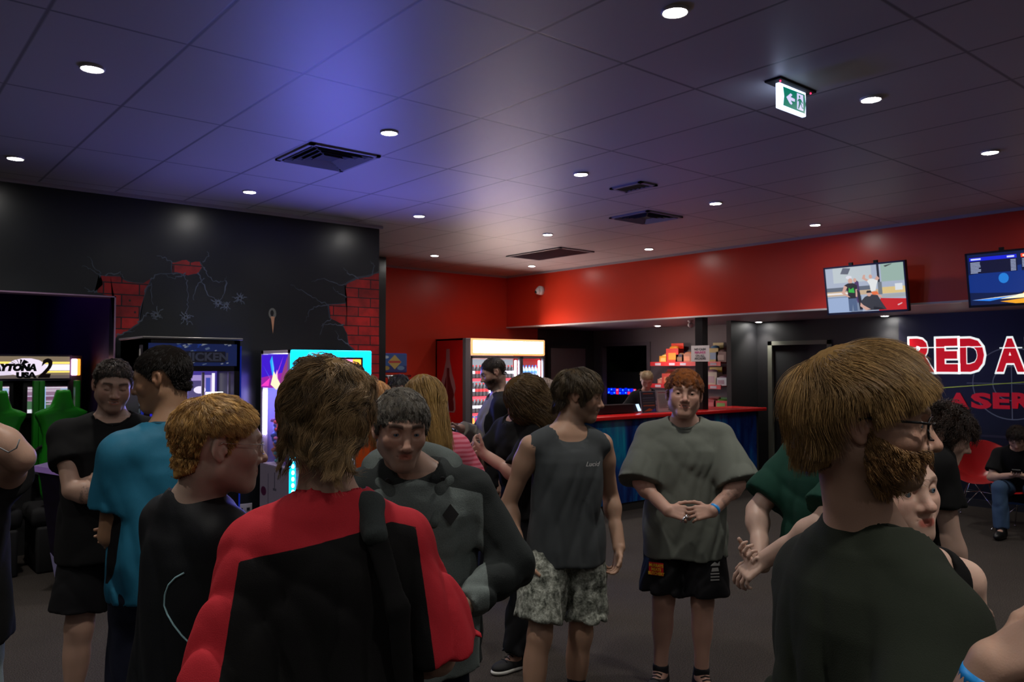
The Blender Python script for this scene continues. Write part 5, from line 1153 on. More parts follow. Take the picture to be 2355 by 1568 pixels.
def hair_mat(name, c0, c1, rough=0.5):
    rough = max(rough, .46)
    if name in MATS: return MATS[name]
    m = bpy.data.materials.new(name); m.use_nodes = True; nt = m.node_tree; b_ = nt.nodes['Principled BSDF']; L_ = nt.links
    at = nt.nodes.new('ShaderNodeAttribute'); at.attribute_name = 'tone'; mx = nt.nodes.new('ShaderNodeMix'); mx.data_type = 'RGBA'; mx.inputs[6].default_value = c0; mx.inputs[7].default_value = c1; L_.new(at.outputs['Fac'], mx.inputs[0]); L_.new(mx.outputs[2], b_.inputs['Base Color'])
    b_.inputs['Roughness'].default_value = rough; b_.inputs['Specular IOR Level'].default_value = .45; MATS[name] = m; return m
# ------------------------------------------------------------------ hair
def hair_base(m):
    if m.name + '_base' in MATS: return MATS[m.name + '_base']
    c = m.copy(); c.name = m.name + '_base'; b_ = c.node_tree.nodes['Principled BSDF']; b_.inputs['Roughness'].default_value = .95; b_.inputs['Specular IOR Level'].default_value = .05; MATS[m.name + '_base'] = c; return c
def swirl(p, seed=0, f=1.0):
    """cheap smooth vector noise"""
    r = np.random.RandomState(seed); out = np.zeros_like(p)
    for o_ in range(3):
        A = r.normal(size=(3, 3)) * f * (1.0 + o_ * .8); ph = r.uniform(0, 6.28, 3); out += np.sin(p @ A.T + ph) / (1 + o_ * .6)
    return out * .5
def make_hair(name, parent, c, Rh, s, roots, nrms, mat_, length, flow, lift=0.3, curl=0.0, cfreq=60, wid=0.0009, steps=10, seed=1, clump=0.0, nclump=200, grav=0.0, offs=0.006, tip=0.25, wig=0.0, keep=None, part=None, rough=0.25, tone=(0, 1), capmesh=None):
    """strands in head-local metres. roots (n,3) nrms (n,3); flow(p)->dir; length (n,)"""
    r = np.random.RandomState(seed); n = len(roots)
    P = np.zeros((n, steps + 1, 3)); P[:, 0] = roots; p = roots.copy(); ln = length / steps
    cl = None
    if clump > 0:
        ci = r.randint(0, n, min(nclump, n)); d = ((roots[:, None, :] - roots[ci][None]) ** 2).sum(2); cl = ci[np.argmin(d, 1)]
    jit = r.normal(size=(n, 3)) * rough; own = r.uniform(.0, 1.0, (n, 1)); off = offs * (0.25 + own)
    for k in range(steps):
        t = (k + .5) / steps
        fl = flow(p, t) + jit * (.5 + t) + swirl(p * 1.0, seed, 28) * wig
        nn = head_normal(p); fl = fl - nn * (fl * nn).sum(1, keepdims=True) * (0.85 if grav >= 0 else 0.0)
        fl /= np.linalg.norm(fl, axis=1, keepdims=True) + 1e-9
        d = fl + nn * (lift * (1 - t) ** 1.5) + V(0, 0, -1) * grav * t
        if curl: ph = cfreq * t * 6.28 * length[:, None] + own * 6.28; d = d + np.cross(fl, nn) * np.sin(ph) * curl + nn * np.cos(ph) * curl * .6
        d /= np.linalg.norm(d, axis=1, keepdims=True) + 1e-9
        p = p + d * ln[:, None]
        sd, g = head_sd(p); pen = off[:, 0] * min(1, (k + 1) / 3) - sd; m = pen > 0; p[m] += g[m] * pen[m, None]
        P[:, k + 1] = p
    if cl is not None:
        for k in range(1, steps + 1):
            w = clump * min(1, (k / steps) * 1.6); P[:, k] = P[:, k] * (1 - w) + (P[cl, k] + (P[:, 0] - P[cl, 0]) * .35) * w
    # tubes with triangular section
    T = np.diff(P, axis=1); T = np.concatenate([T, T[:, -1:]], 1); T /= np.linalg.norm(T, axis=2, keepdims=True) + 1e-9
    U = np.cross(T, nrms[:, None, :]); U /= np.linalg.norm(U, axis=2, keepdims=True) + 1e-9; Wv = np.cross(U, T)
    tt = np.linspace(0, 1, steps + 1)[None, :, None]; rad = wid * (1 - (1 - tip) * tt ** 2) * r.uniform(.7, 1.3, (n, 1, 1))
    ring_ = [P + U * rad, P - U * rad * .5 + Wv * rad * .87, P - U * rad * .5 - Wv * rad * .87]
    VV = np.stack(ring_, 2).reshape(-1, 3); base = (np.arange(n)[:, None] * (steps + 1) + np.arange(steps)[None]).ravel() * 3
    F = np.concatenate([np.stack([base + a, base + (a + 1) % 3, base + 3 + (a + 1) % 3, base + 3 + a], 1) for a in range(3)])
    tn = np.clip(tone[0] + (tone[1] - tone[0]) * (r.beta(1.6, 1.6, (n, 1, 1)) if cl is None else (.4 * r.uniform(0, 1, (n, 1, 1)) + .6 * r.beta(.8, .9, n)[cl][:, None, None])) + np.zeros((n, steps + 1, 3)), 0, 1).reshape(-1)
    if capmesh is not None:
        CPt, CF = capmesh; nh_ = len(F); F = np.concatenate([F, CF + len(VV)]); VV = np.concatenate([VV, CPt]); tn = np.concatenate([tn, np.full(len(CPt), tone[0] + .34 * (tone[1] - tone[0]))])
    W_ = (VV * s) @ Rh.T + c
    mi_ = None
    if capmesh is not None: mi_ = np.zeros(len(F), np.int32); mi_[nh_:] = 1; mat_ = [mat_, hair_base(mat_)]
    return np_mesh(name, W_, F, mat_, parent, attrs={'tone': tn}, mi=mi_)
def head_sd(p):
    """analytic outer head (head-local metres): distance and normal"""
    q = p - V(0, -.008, .028); r = V(.0765, .094, .0845); k0 = np.sqrt(((q / r) ** 2).sum(1)); k1 = np.sqrt(((q / r ** 2) ** 2).sum(1)) + 1e-9; d1 = k0 * (k0 - 1) / k1; g1 = q / r ** 2; g1 /= np.linalg.norm(g1, axis=1, keepdims=True) + 1e-9
    q = p - V(0, .022, -.040); r = V(.062, .072, .070); k0 = np.sqrt(((q / r) ** 2).sum(1)); k1 = np.sqrt(((q / r ** 2) ** 2).sum(1)) + 1e-9; d2 = k0 * (k0 - 1) / k1; g2 = q / r ** 2; g2 /= np.linalg.norm(g2, axis=1, keepdims=True) + 1e-9
    a = p[:, :2] - V(0, -.030); rr = np.linalg.norm(a, axis=1) + 1e-9; d3 = np.where(p[:, 2] < -.03, rr - .058, 1.0); g3 = np.concatenate([a / rr[:, None], np.zeros((len(p), 1))], 1)
    D = np.stack([d1, d2, d3], 1); i = np.argmin(D, 1); G = np.stack([g1, g2, g3], 1)
    return D[np.arange(len(p)), i], G[np.arange(len(p)), i]
def head_normal(p): return head_sd(p)[1]
def scalp_points(n, seed, test):
    """random points on the skull where test(p) is true"""
    r = np.random.RandomState(seed); out = []
    tot = 0
    for _ in range(60):
        v = r.normal(size=(n * 2, 3)); v /= np.linalg.norm(v, axis=1, keepdims=True); p = V(0, -.008, .028) + v * V(.0765, .094, .0845)
        for _i in range(3): d, g = head_sd(p); p = p - g * d[:, None]
        p = p[test(p)]; out.append(p); tot += len(p)
        if tot >= n: break
    p = np.concatenate(out)[:n]; return p, head_normal(p)
def hairline(front=.052, temple=-.010, nape=-.075, side=.012, ear=True):
    """returns test(p): inside the hair region. front: z of the hairline at the forehead; nape: lowest z behind"""
    def lim(p):
        a = np.abs(np.arctan2(p[:, 0], p[:, 1] + .01))      # 0 = front, pi = back
        z = np.interp(a, [0, .45, .75, .95, 1.15, 1.28, 1.38, 1.88, 2.02, 2.3, 3.15], [front, front - .004, front - .020, temple + .040, temple + .012, temple - .006, .031, .031, .0, nape + .02, nape])
        return z
    fn = lambda p: p[:, 2] > lim(p)
    fn.lim = lim; return fn
def cap_from(test_or_fn, thick, h=.006, bump=0.0, seed=3, extra=None):
    """closed hair volume hugging the skull: thick(p) gives thickness"""
    g = np.arange(-.14, .145, h).astype(f32); gz = np.arange(-.16, .17, h).astype(f32)
    X, Y, Z = np.meshgrid(g, g, gz, indexing='ij'); p = np.stack([X.ravel(), Y.ravel(), Z.ravel()], 1).astype(float)
    d, _ = head_sd(p); th = thick(p); F_ = Field.__new__(Field); F_.ax = [g, g, gz]
    dd = np.maximum(d - th, -(d + .012)); inside = test_or_fn(p); dd = np.where(inside, dd, np.maximum(dd, .004))
    F_.d = dd.reshape(X.shape).astype(f32)
    P, F = F_.mesh()
    for _ in range(2):     # relax
        acc = np.zeros_like(P); cn = np.zeros(len(P))
        for a in range(4):
            for b_ in (1, 3): np.add.at(acc, F[:, a], P[F[:, (a + b_) % 4]]); np.add.at(cn, F[:, a], 1)
        P = P * .4 + .6 * acc / np.maximum(cn, 1)[:, None]
    P = P + head_normal(P) * (.0022 * np.abs(swirl(P, seed, 330)[:, :1]) + .0015 * swirl(P, seed + 1, 140)[:, :1])
    return P, F
# ------------------------------------------------------------------ the person builder
def folds(F_, amp, seed, scale=1.0, fn=None):
    m = np.abs(F_.d) < .035; I, J, K = np.nonzero(m); p = np.stack([F_.ax[0][I], F_.ax[1][J], F_.ax[2][K]], 1).astype(float) * scale
    r = np.random.RandomState(seed); q = p + .025 * np.sin(p[:, [1, 2, 0]] * 17 + r.uniform(0, 6, 3)); out = 0
    for k in range(6):
        a = r.uniform(0, 6.28); hz = V(math.cos(a), math.sin(a), r.uniform(-.55, .55)); fr = r.uniform(14, 36)
        w_ = np.sin(p @ r.normal(size=3) * 6 + r.uniform(0, 6)) * .5 + .5
        sn = np.sin(q @ hz * fr + r.uniform(0, 6)); out = out + ((1 - np.abs(sn)) ** 1.6 * 1.7 * w_ - .3)
    out = out - .75; top = F_.ax[2][-1]; out = out * np.clip((top - .10 - p[:, 2] / scale) / .22, .22, 1)
    F_.d[I, J, K] += (amp * out * .46 * (fn(p / scale) if fn else 1)).astype(f32)
def relax(P, F, it=1, w=.5):
    for _ in range(it):
        acc = np.zeros_like(P); cn = np.zeros(len(P))
        for a in range(4):
            for b_ in (1, 3): np.add.at(acc, F[:, a], P[F[:, (a + b_) % 4]]); np.add.at(cn, F[:, a], 1)
        P = P * (1 - w) + w * acc / np.maximum(cn, 1)[:, None]
    return P
def big_piece(P, F, share=.04):
    lab = np.arange(len(P))
    for _ in range(60):
        m = lab[F].min(1); new = lab.copy()
        for a in range(4): np.minimum.at(new, F[:, a], m)
        new = new[new]
        if (new == lab).all(): break
        lab = new
    for _ in range(400):
        m = lab[F].min(1); new = lab.copy()
        for a in range(4): np.minimum.at(new, F[:, a], m)
        new = new[new]
        if (new == lab).all(): break
        lab = new
    u, inv, cnt = np.unique(lab, return_inverse=True, return_counts=True); ok = cnt[inv] >= share * len(P); idx = np.cumsum(ok) - 1
    F = F[ok[F].all(1)]; return P[ok], idx[F]
class Person:
    def __init__(s, label, x, y, face, H=1.78, build=1.0, sw=.185, leanf=0., leans=0., twist=0., head=(0, 0, 0), crane=.01, hs=1.0, ho=None, hr=.005, br=.012, name='person', fem=0.0, belly=0.0, group=None, shd=0.0, hpos=None):
        s.shd = shd
        s.root = thing(name, label, 'person', (x, y, 0), math.radians(face) - PI / 2, group); s.th = math.radians(face) - PI / 2
        s.x, s.y, s.H = x, y, H; k = s.k = H / 1.78; s.build, s.sw = build, sw * k; s.hr, s.br = hr, br; s.fem = fem; s.belly = belly
        s.lf, s.ls, s.tw = math.tan(math.radians(leanf)), math.tan(math.radians(leans)), math.radians(twist)
        s.zp = .93 * k; s.head_rot = rot(*[math.radians(a) for a in head]); s.hs = hs; s.ho = ho or {}
        drop = (H - .125 * hs) * (1 - math.cos(math.radians(leanf)) * 1.0)
        top = s.sp(H - .125 * hs); s.hc = V(top[0], top[1] + crane + .012, H - .125 * hs)
        if hpos is not None: s.hc = s.to_local(hpos)
        s.neck0 = s.sp(1.435 * k)
        s.arm = {}; s.P = []; s.fine = [(s.hc - .12 * hs, s.hc + .13 * hs, hr)]; s.tone = V(.56, .34, .25); s.seed = int(abs(x * 131 + y * 977)) % 9999
    def sp(s, z):
        t = max(z - s.zp, 0); return V(s.ls * t, s.lf * t, z)
    def shp(s, sd):
        c, sn = math.cos(s.tw), math.sin(s.tw); q = s.sp((1.397 - s.shd) * s.k); v = V(sd * s.sw, -.012, 0); return q + V(v[0] * c - v[1] * sn, v[0] * sn + v[1] * c, 0)
    def to_local(s, w):
        w = np.asarray(w, float); d = w - V(s.x, s.y, 0); c, sn = math.cos(-s.th), math.sin(-s.th); return V(d[0] * c - d[1] * sn, d[0] * sn + d[1] * c, d[2])
    def torso(s, g=0.0, z0=.82, z1=1.475, k=.02, extra=None, hem=None):
        zs = [.80, .86, .92, .98, 1.05, 1.12, 1.19, 1.26, 1.33, 1.39, 1.445]
        fm = s.fem; rx = [.150, .168, .172 + .006 * fm, .164, .150 - .018 * fm, .143 - .024 * fm, .149 - .020 * fm, .160 - .02 * fm, .166 - .022 * fm, .142 - .02 * fm, .09]
        ry = [.092, .110, .118, .112, .103 - .01 * fm, .100 - .012 * fm, .106 - .008 * fm, .114 + .006 * fm, .110, .094, .065]
        cy = [-.008, -.014, -.016, -.010, .0, .004, .004, .002 + .006 * fm, -.004, -.012, -.018]
        b_ = s.build; kk = s.k; sel = [i for i, z in enumerate(zs) if z0 - 1e-6 <= z <= z1 + 1e-6]; Z = [zs[i] * kk for i in sel]; be = s.belly
        RX = [(rx[i] * b_ * (1 + be * .5 * math.exp(-((zs[i] - 1.08) / .12) ** 2))) * kk + g for i in sel]; RY = [(ry[i] * b_ + be * .06 * math.exp(-((zs[i] - 1.08) / .12) ** 2)) * kk + g for i in sel]
        CX = [s.sp(z)[0] for z in Z]; CY = [s.sp(z)[1] + cy[i] * kk + be * .03 * math.exp(-((zs[i] - 1.08) / .12) ** 2) for i, z in zip(sel, Z)]; TW = [s.tw * min(1, max(0, (z - s.zp) / (.4 * kk))) for z in Z]
        if hem is not None: hz, gx = hem; hz = hz
        return loft(Z, CX, CY, RX, RY, k=k, tw=TW)
    def set_arm(s, sd, wrist, hint=(0, -1, -.3), hand=None, l1=.285, l2=.255, dir_=None, back=None, thumb=None, curl=(.5, .6, .7, .8), world=False, show=True, hsz=1.0, thk=1.0):
        sh = s.shp(sd); w = s.to_local(wrist) if world else V(*wrist); hi = np.asarray(hint, float)
        e, w = ik(sh, w, l1 * s.k, l2 * s.k, hi); s.arm[sd] = dict(sh=sh, e=e, w=w, thk=thk)
        b_ = (.75 + .25 * s.build) * s.k * thk
        s.P += [cap(sh, e, .050 * b_, .040 * b_, k=.03), elli(sh + (e - sh) * .28 + V(sd * .006, 0, 0), V(.047, .047, .06) * b_, k=.04), cap(e, w, .0385 * b_, .0265 * b_, k=.015), elli(e + (w - e) * .22, V(.044, .044, .05) * b_, k=.03), cap(e + (w - e) * .6, w, .030 * b_, .0265 * b_, k=.02, sq=None)]
        if show:
            d = nrm(w - e) if dir_ is None else nrm(V(*dir_)); bk = V(sd, 0, 0) if back is None else V(*back); th = V(0, 1, 0) if thumb is None else V(*thumb)
            hp_ = hand_prims(w, d, bk, th, curl, s=.97 * s.k * hsz); s.P += hp_; c = w + d * .085 * s.k; s.fine.append((c - .10 * s.k, c + .10 * s.k, max(s.hr * 1.1, .0036)))
    def legs(s, fr=(.10, .02), fl=(-.10, .02), kr=None, kl=None, toe=(12, -12), skin=True, ends=None):
        s.leg = {}
        for sd, f_, kn, tc in ((1, fr, kr, toe[0]), (-1, fl, kl, toe[1])):
            hip = V(sd * .092 * s.k, -.005, .90 * s.k); ank = V(f_[0], f_[1], .085 * s.k)
            knee = (hip * .49 + ank * .51 + V(sd * .004, .022, 0)) if kn is None else V(*kn); s.leg[sd] = (hip, knee, ank); t = math.radians(tc); fd = V(math.sin(t), math.cos(t), 0); b_ = (.5 + .5 * s.build) * s.k
            s.P += [cap(hip, knee, .086 * b_, .056 * b_, k=.03), cap(knee, knee + V(0, .0, -.03), .054 * b_, .050 * b_, k=.03), cap(knee, ank, .050 * b_, .036 * b_, k=.02), elli(knee * .68 + ank * .32 + V(0, -.018, 0), V(.051, .055, .11) * b_, k=.04), cap(ank - V(0, 0, .02), ank + fd * .13 * s.k - V(0, 0, .055 * s.k), .036 * s.k, .026 * s.k, k=.03)]
            s.leg[sd] += (fd,)
    def body(s, colour=None):
        kk = s.k; P = [s.torso()]
        n0 = s.neck0; hb = s.hc + s.head_rot @ V(0, -.022, -.055) * s.hs; ng = (.9 + .1 * s.build) - .12 * s.fem
        for sd in (-1, 1):
            sh = s.shp(sd); P += [cap(n0 + (sh - n0) * .2 + V(0, 0, .018), sh, .052 * kk * ng, .052 * kk * (.8 + .2 * s.build), k=.04), cap(n0 + V(0, -.025, .055) * kk, n0 + (sh - n0) * .62 + V(0, -.015, .008), .040 * kk * ng, .034 * kk, k=.05)]
        P += [cap(n0 + V(0, -.018, -.02), hb, .061 * kk * ng, .0545 * s.hs * ng, k=.03)]
        hp_ = head_prims(s.hc, s.head_rot, s.hs, s.ho)
        F_ = Field(P + hp_[:6] + s.P + hp_[6:], s.br, s.fine)
        Pm, Fm = F_.mesh(); del F_
        q = head_local(Pm, s.hc, s.head_rot, s.hs); col = np.tile(s.tone, (len(Pm), 1)).astype(float)
        r = np.random.RandomState(1); nz = swirl(Pm, 5, 25); col *= (1 + .05 * nz[:, :1])
        near = (np.abs(q) < .14).all(1); g = lambda cx, cy_, cz, r_: np.exp(-(((q - V(cx, cy_, cz)) / r_) ** 2).sum(1)) * near
        red = V(1.12, .74, .72); w_ = .35 * (g(0, .115, -.03, .020) + g(.042, .07, -.022, .028) + g(-.042, .07, -.022, .028) + g(.085, 0, -.003, .03) + g(-.085, 0, -.003, .03)); col = col * (1 + np.clip(w_, 0, 1)[:, None] * (red - 1))
        mz = -.060 * s.ho.get('face', 1.0); lw = np.clip(1.4 - (np.abs(q[:, 0]) / .0205) ** 4 - (np.abs(q[:, 2] - mz) / .0092) ** 3, 0, 1) * (q[:, 1] > .082) * near
        lip = s.ho.get('lip', (.85, .52, .50)); col = col * (1 - lw[:, None]) + col * V(*lip) * lw[:, None]
        bc = s.ho.get('brow'); 
        if bc is not None:
            bz = .0235 + .004 * np.cos(np.abs(q[:, 0]) * 60 - 1.9); bw = np.clip(1.5 - (np.abs(q[:, 2] - bz) / (.0048 * s.ho.get('browt', 1))) ** 2, 0, 1) * (np.abs(q[:, 0]) > .012) * (np.abs(q[:, 0]) < .052) * (q[:, 1] > .05) * near * s.ho.get('browa', .8); col = col * (1 - bw[:, None]) + V(*bc) * bw[:, None]
        st_ = s.ho.get('stubble')
        if st_ is not None:
            zone = np.clip((-.030 - q[:, 2]) / .02, 0, 1) * np.clip((q[:, 1] + .015) / .03, 0, 1) * (q[:, 2] > -.135) * near * (1 - lw); zone = np.maximum(zone, np.clip(1 - np.abs(q[:, 0]) / .03, 0, 1) * (q[:, 2] < -.042) * (q[:, 1] > .06) * (1 - lw) * near); col = col * (1 - st_[3] * zone[:, None]) + V(*st_[:3]) * st_[3] * zone[:, None]
        ht = s.ho.get('hairtest')
        if ht is not None:
            m = ht(q) & near & (np.abs(q[:, 0]) < .084) ; m &= ~((np.abs(q[:, 0]) > .0725) & (np.abs(q[:, 1] + .008) < .022) & (np.abs(q[:, 2] + .004) < .034)); col[m] = V(*s.ho['haircol'])
        for fn in s.ho.get('paint', []): col = fn(s, Pm, col)
        s.bodyobj = np_mesh('body', Pm, Fm, M_SKIN, s.root, col=np.clip(col, 0, 1)); s.eyes(); return s
    def eyes(s):
        if s.hr > .0065 or s.ho.get('closed'): return
        gz = rot(math.radians(s.ho.get('gaze', (0, 0))[0]), math.radians(s.ho.get('gaze', (0, 0))[1]))
        for sx in (-1, 1):
            mb = MB(); n = 16; R_ = .0118; rings = [0.001, .22, .42, .56, .8, 1.1, 1.5, 2.0, 2.6]; vs_ = []; fs = []
            for a in rings:
                for i in range(n): w = 2 * PI * i / n; vs_.append(V(math.sin(a) * math.cos(w) * R_, math.cos(a) * R_, math.sin(a) * math.sin(w) * R_))
            c = V(sx * .031 * s.ho.get('w', 1.0), .0800, .0015); W_ = [s.hc + s.head_rot @ ((c + gz @ v) * s.hs) for v in vs_]
            for k in range(len(rings) - 1):
                for i in range(n): fs.append((k * n + i, k * n + (i + 1) % n, (k + 1) * n + (i + 1) % n, (k + 1) * n + i))
            mb.add(W_, fs, 0, True); mb.m = [2 if k // n < 1 else 1 if k // n < 3 else 0 for k in range(len(fs))]
            mb.build('eye', [mat('eye_white', S(112, 102, 97), rough=.45), mat('iris_%s' % s.ho.get('iris', 'brown'), {'brown': S(60, 38, 24), 'blue': S(88, 112, 130), 'dark': S(34, 22, 16)}[s.ho.get('iris', 'brown')], rough=.15), mat('pupil', S(6, 6, 6), rough=.1)], s.root)
    # ---- clothes
    def garment(s, name, prims, mat_, h=None, amp=.006, seed=0, cut=(), fine=(), attrs=None, fscale=1.0, fnf=None, relaxn=2):
        F_ = Field(prims, h or s.br * .8, fine)
        if amp: folds(F_, amp, s.seed + seed, fscale, fnf)
        X, Y, Z = F_.grid()
        for fn in cut: F_.d = np.maximum(F_.d, fn(X, Y, Z)).astype(f32)
        Pm, Fm = F_.mesh()
        if len(Fm) == 0: return None
        Pm, Fm = big_piece(Pm, Fm); at = {k_: fn(Pm) for k_, fn in (attrs or {}).items()}
        if relaxn: Pm = relax(Pm, Fm, relaxn, .35)
        return np_mesh(name, Pm, Fm, mat_, s.root, attrs=at)
    def tee(s, mat_, sleeve=.62, loose=.016, hem=.84, hemg=.012, neckr=.070, neckf=.025, amp=.007, attrs=None, name='t_shirt', slr=.070, sll=.082, sleeves=(1, -1), h=None, seed=0, collar=True, armhole=None, strap=None, flare=0.0, fine=(), fnf=None, split=None):
        kk = s.k; P = []; b_ = s.build
        tor = s.torso(g=loose * kk, z0=.86); P.append(tor)
        hz = hem * kk; c0 = s.sp(hz); zz = [hz, (hz + 1.0 * kk) / 2, 1.03 * kk, 1.22 * kk, 1.36 * kk]
        w_ = [.176 * b_ + hemg + flare, .174 * b_ + hemg + flare * .7, .168 * b_ + hemg * .9 + .05 * s.belly, .168 * b_ + hemg * .5, .16 * b_]; d_ = [.126 * b_ + hemg + flare * .6, .123 * b_ + hemg + flare * .4, .116 * b_ + hemg * .8 + .06 * s.belly, .120 * b_ + .004, .10 * b_]
        zz = [z for z in zz]; P.append(loft(zz, [s.sp(z)[0] for z in zz], [s.sp(z)[1] - .006 * kk for z in zz], [a * kk * (1 - .06 * s.fem) for a in w_], [a * kk for a in d_], k=.03, tw=[s.tw * min(1, max(0, (z - s.zp) / (.4 * kk))) for z in zz]))
        n0 = s.neck0
        for sd in (-1, 1):
            sh = s.shp(sd); lo_ = loose * kk
            P.append(cap(n0 + (sh - n0) * .2 + V(0, 0, .018), sh, (.056) * kk + lo_ * .6, .050 * kk * (.8 + .2 * b_) + lo_ * .8, k=.05)); P.append(cap(n0 + V(0, -.025, .050) * kk, n0 + (sh - n0) * .62 + V(0, -.015, .008), .036 * kk + lo_ * .7, .036 * kk + lo_ * .7, k=.05))
            if sd in sleeves and sd in s.arm and sleeve > 0:
                a = s.arm[sd]; up = a['e'] - a['sh']; 
                if sleeve <= 1: e = a['sh'] + up * sleeve; P.append(cap(a['sh'] - up * .02 + V(0, 0, .004), e, slr * kk * (.85 + .15 * b_), sll * kk * (.85 + .15 * b_), k=.035, flat=True))
                else:
                    P.append(cap(a['sh'], a['e'], slr * kk, sll * kk * .86, k=.03)); fo = a['w'] - a['e']; P.append(cap(a['e'], a['e'] + fo * (sleeve - 1), sll * kk * .84, sll * kk * .62, k=.03, flat=True))
        P.append(cap(n0 + V(0, -.022, -.06) * kk, n0 + V(0, -.022, .012) * kk, .088 * kk * (.7 + .3 * b_), .070 * kk * (.8 + .2 * b_), k=.04))
        P.append(neckcut(n0, neckr + .010, .064 * kk, .34 + max(0, neckf - .03) * 14, kk))
        if armhole:
            for sd in (-1, 1):
                sh = s.shp(sd); P.append(cap(sh + V(sd * armhole[0], 0, .10), sh + V(sd * armhole[0], 0, -armhole[1]), armhole[2], armhole[2] * 1.02, k=.012, op='sub'))
                P.append(elli(sh + V(sd * .10, 0, 0), V(.075, .12, .12), k=.012, op='sub'))
        F0 = lambda X, Y, Z: f32(hz) - Z + 0 * X
        o = s.garment(name, P, mat_, h=h, amp=amp, attrs=attrs, cut=[lambda X, Y, Z: f32(hz) + f32(.006) * np.sin(X * 25 + 3 * Y) - Z], fine=fine, seed=seed, fnf=fnf)
        if collar:
            pts = []; n = 28
            for i in range(n + 1):
                a = 2 * PI * i / n; x_, y_ = math.sin(a) * (neckr * 1.10) * kk, (math.cos(a) * (neckr * 1.12) + .006) * kk
                pts.append(n0 + V(x_, y_ - .010 * kk, neckplane(y_ - .010 * kk, .064 * kk, .34 + max(0, neckf - .03) * 14) + .001))
            MB().tube([tuple(p) for p in pts], .0075 * kk, 8).build('collar', mat_, s.root)
        return o
    def trousers(s, mat_, z1=1.0, end=.06, r=(.098, .075, .068), amp=.006, name='trousers', shorts=None, attrs=None, seed=3, h=None):
        kk = s.k; P = []; z = [.84 * kk, .90 * kk, .96 * kk, z1 * kk]; b_ = s.build
        P.append(loft(z, [0] * 4, [-.012 * kk] * 4, [(.178 * b_) * kk, (.184 * b_) * kk, (.180 * b_) * kk, (.168 * b_) * kk], [(.118 * b_) * kk, (.128 * b_) * kk, (.126 * b_) * kk, (.116 * b_) * kk], k=.03))
        for sd in (-1, 1):
            hip, knee, ank, fd = s.leg[sd]
            if shorts is not None: e = hip + (knee - hip) * shorts[0] + V(sd * .015, 0, 0); P.append(cap(hip + V(0, 0, .02), e, shorts[1] * kk, shorts[2] * kk, k=.016, flat=True))
            else: P.append(cap(hip, knee, r[0] * kk * (.6 + .4 * b_), r[1] * kk, k=.035)); e = knee + (ank - knee) * (1 - end); P.append(cap(knee, e, r[1] * kk, r[2] * kk, k=.03, flat=True))
        return s.garment(name, P, mat_, amp=amp, attrs=attrs, seed=seed, h=h)
    def shoes(s, m_up, m_sole, socks=None, sz=1.0, sock_h=.10, accent=None):
        for sd in (-1, 1):
            hip, knee, ank, fd = s.leg[sd]; kk = s.k * sz; sdv = V(fd[1], -fd[0], 0); a = V(ank[0], ank[1], 0)
            R_ = np.stack([sdv, fd, V(0, 0, 1)], 1); up = [elli(a + fd * .035 * kk + V(0, 0, .035 * kk), V(.043, .125, .040) * kk, R_, k=.02), elli(a + fd * .115 * kk + V(0, 0, .034 * kk), V(.046, .065, .030) * kk, R_, k=.02), cap(a + V(0, 0, .03) * kk - fd * .02, a + V(0, 0, .095 * kk) - fd * .01, .042 * kk, .044 * kk, k=.02, flat=True)]
            sh = s.garment('shoe', up, m_up, h=.007, amp=.0, cut=[lambda X, Y, Z: f32(.022) - Z + 0 * X], relaxn=1)
            so = [elli(a + fd * .035 * kk + V(0, 0, .016), V(.046, .135, .022) * kk, R_, k=.01), elli(a + fd * .115 * kk + V(0, 0, .016), V(.049, .070, .022) * kk, R_, k=.02)]
            o = s.garment('sole', so, m_sole, h=.007, amp=0, cut=[lambda X, Y, Z: Z - f32(.026) + 0 * X, lambda X, Y, Z: f32(.0) - Z + 0 * X]); o.parent = sh
            lc = MB()
            for i in range(4): q = a + fd * (.05 + .022 * i) * kk + V(0, 0, (.088 - .010 * i) * kk); lc.tube([tuple(q - sdv * .025), tuple(q + V(0, 0, .006)), tuple(q + sdv * .025)], .0032, 6)
            o = lc.build('laces', accent or m_up, sh)
            if accent is not None:
                st_ = MB()
                for q_ in (-.02, .015, .05):
                    for s2 in (-1, 1): p0 = a + fd * (q_ + .02) * kk + sdv * s2 * .043 * kk + V(0, 0, .03); st_.tube([tuple(p0), tuple(p0 + V(0, 0, .04 * kk) - sdv * s2 * .012 - fd * .02)], .005, 6)
                st_.build('side_stripes', accent, sh)
            if socks is not None: s.garment('sock', [cap(ank - V(0, 0, .02), ank + (knee - ank) * sock_h / .42, .041 * s.k, .046 * s.k, k=.01, flat=True)], socks, h=.008, amp=.003)
    def band(s, sd, mat_, t=.90, w=.008, name='wristband'):
        a = s.arm[sd]; ax = nrm(a['w'] - a['e']); c = a['e'] + (a['w'] - a['e']) * t; u = nrm(np.cross(ax, V(.3, .2, 1))); v = np.cross(ax, u); mb = MB(); n = 24; R_ = .0300 * s.k * (.75 + .25 * s.build) * (1 + .3 * (1 - t)); vs_ = []
        for j, (dw, dr) in enumerate(((-w, 0), (-w, .002), (w, .002), (w, 0))):
            for i in range(n): q = 2 * PI * i / n; vs_.append(c + ax * dw + (u * math.cos(q) + v * math.sin(q)) * (R_ + dr))
        fs = [(j * n + i, j * n + (i + 1) % n, ((j + 1) % 4) * n + (i + 1) % n, ((j + 1) % 4) * n + i) for j in range(4) for i in range(n)]
        mb.add(vs_, fs, 0, True).build(name, mat_, s.root)
    def hair(s, mat_, **kw):
        tr = kw.pop('trim', None)
        if tr is not None: kw['length'] = np.clip(np.minimum(kw['length'], (kw['roots'][:, 2] - tr[0].lim(kw['roots'])) * 1.15 + tr[1]), .004, 1)
        return make_hair(kw.pop('name', 'hair'), s.root, s.hc, s.head_rot, s.hs, mat_=mat_, **kw)
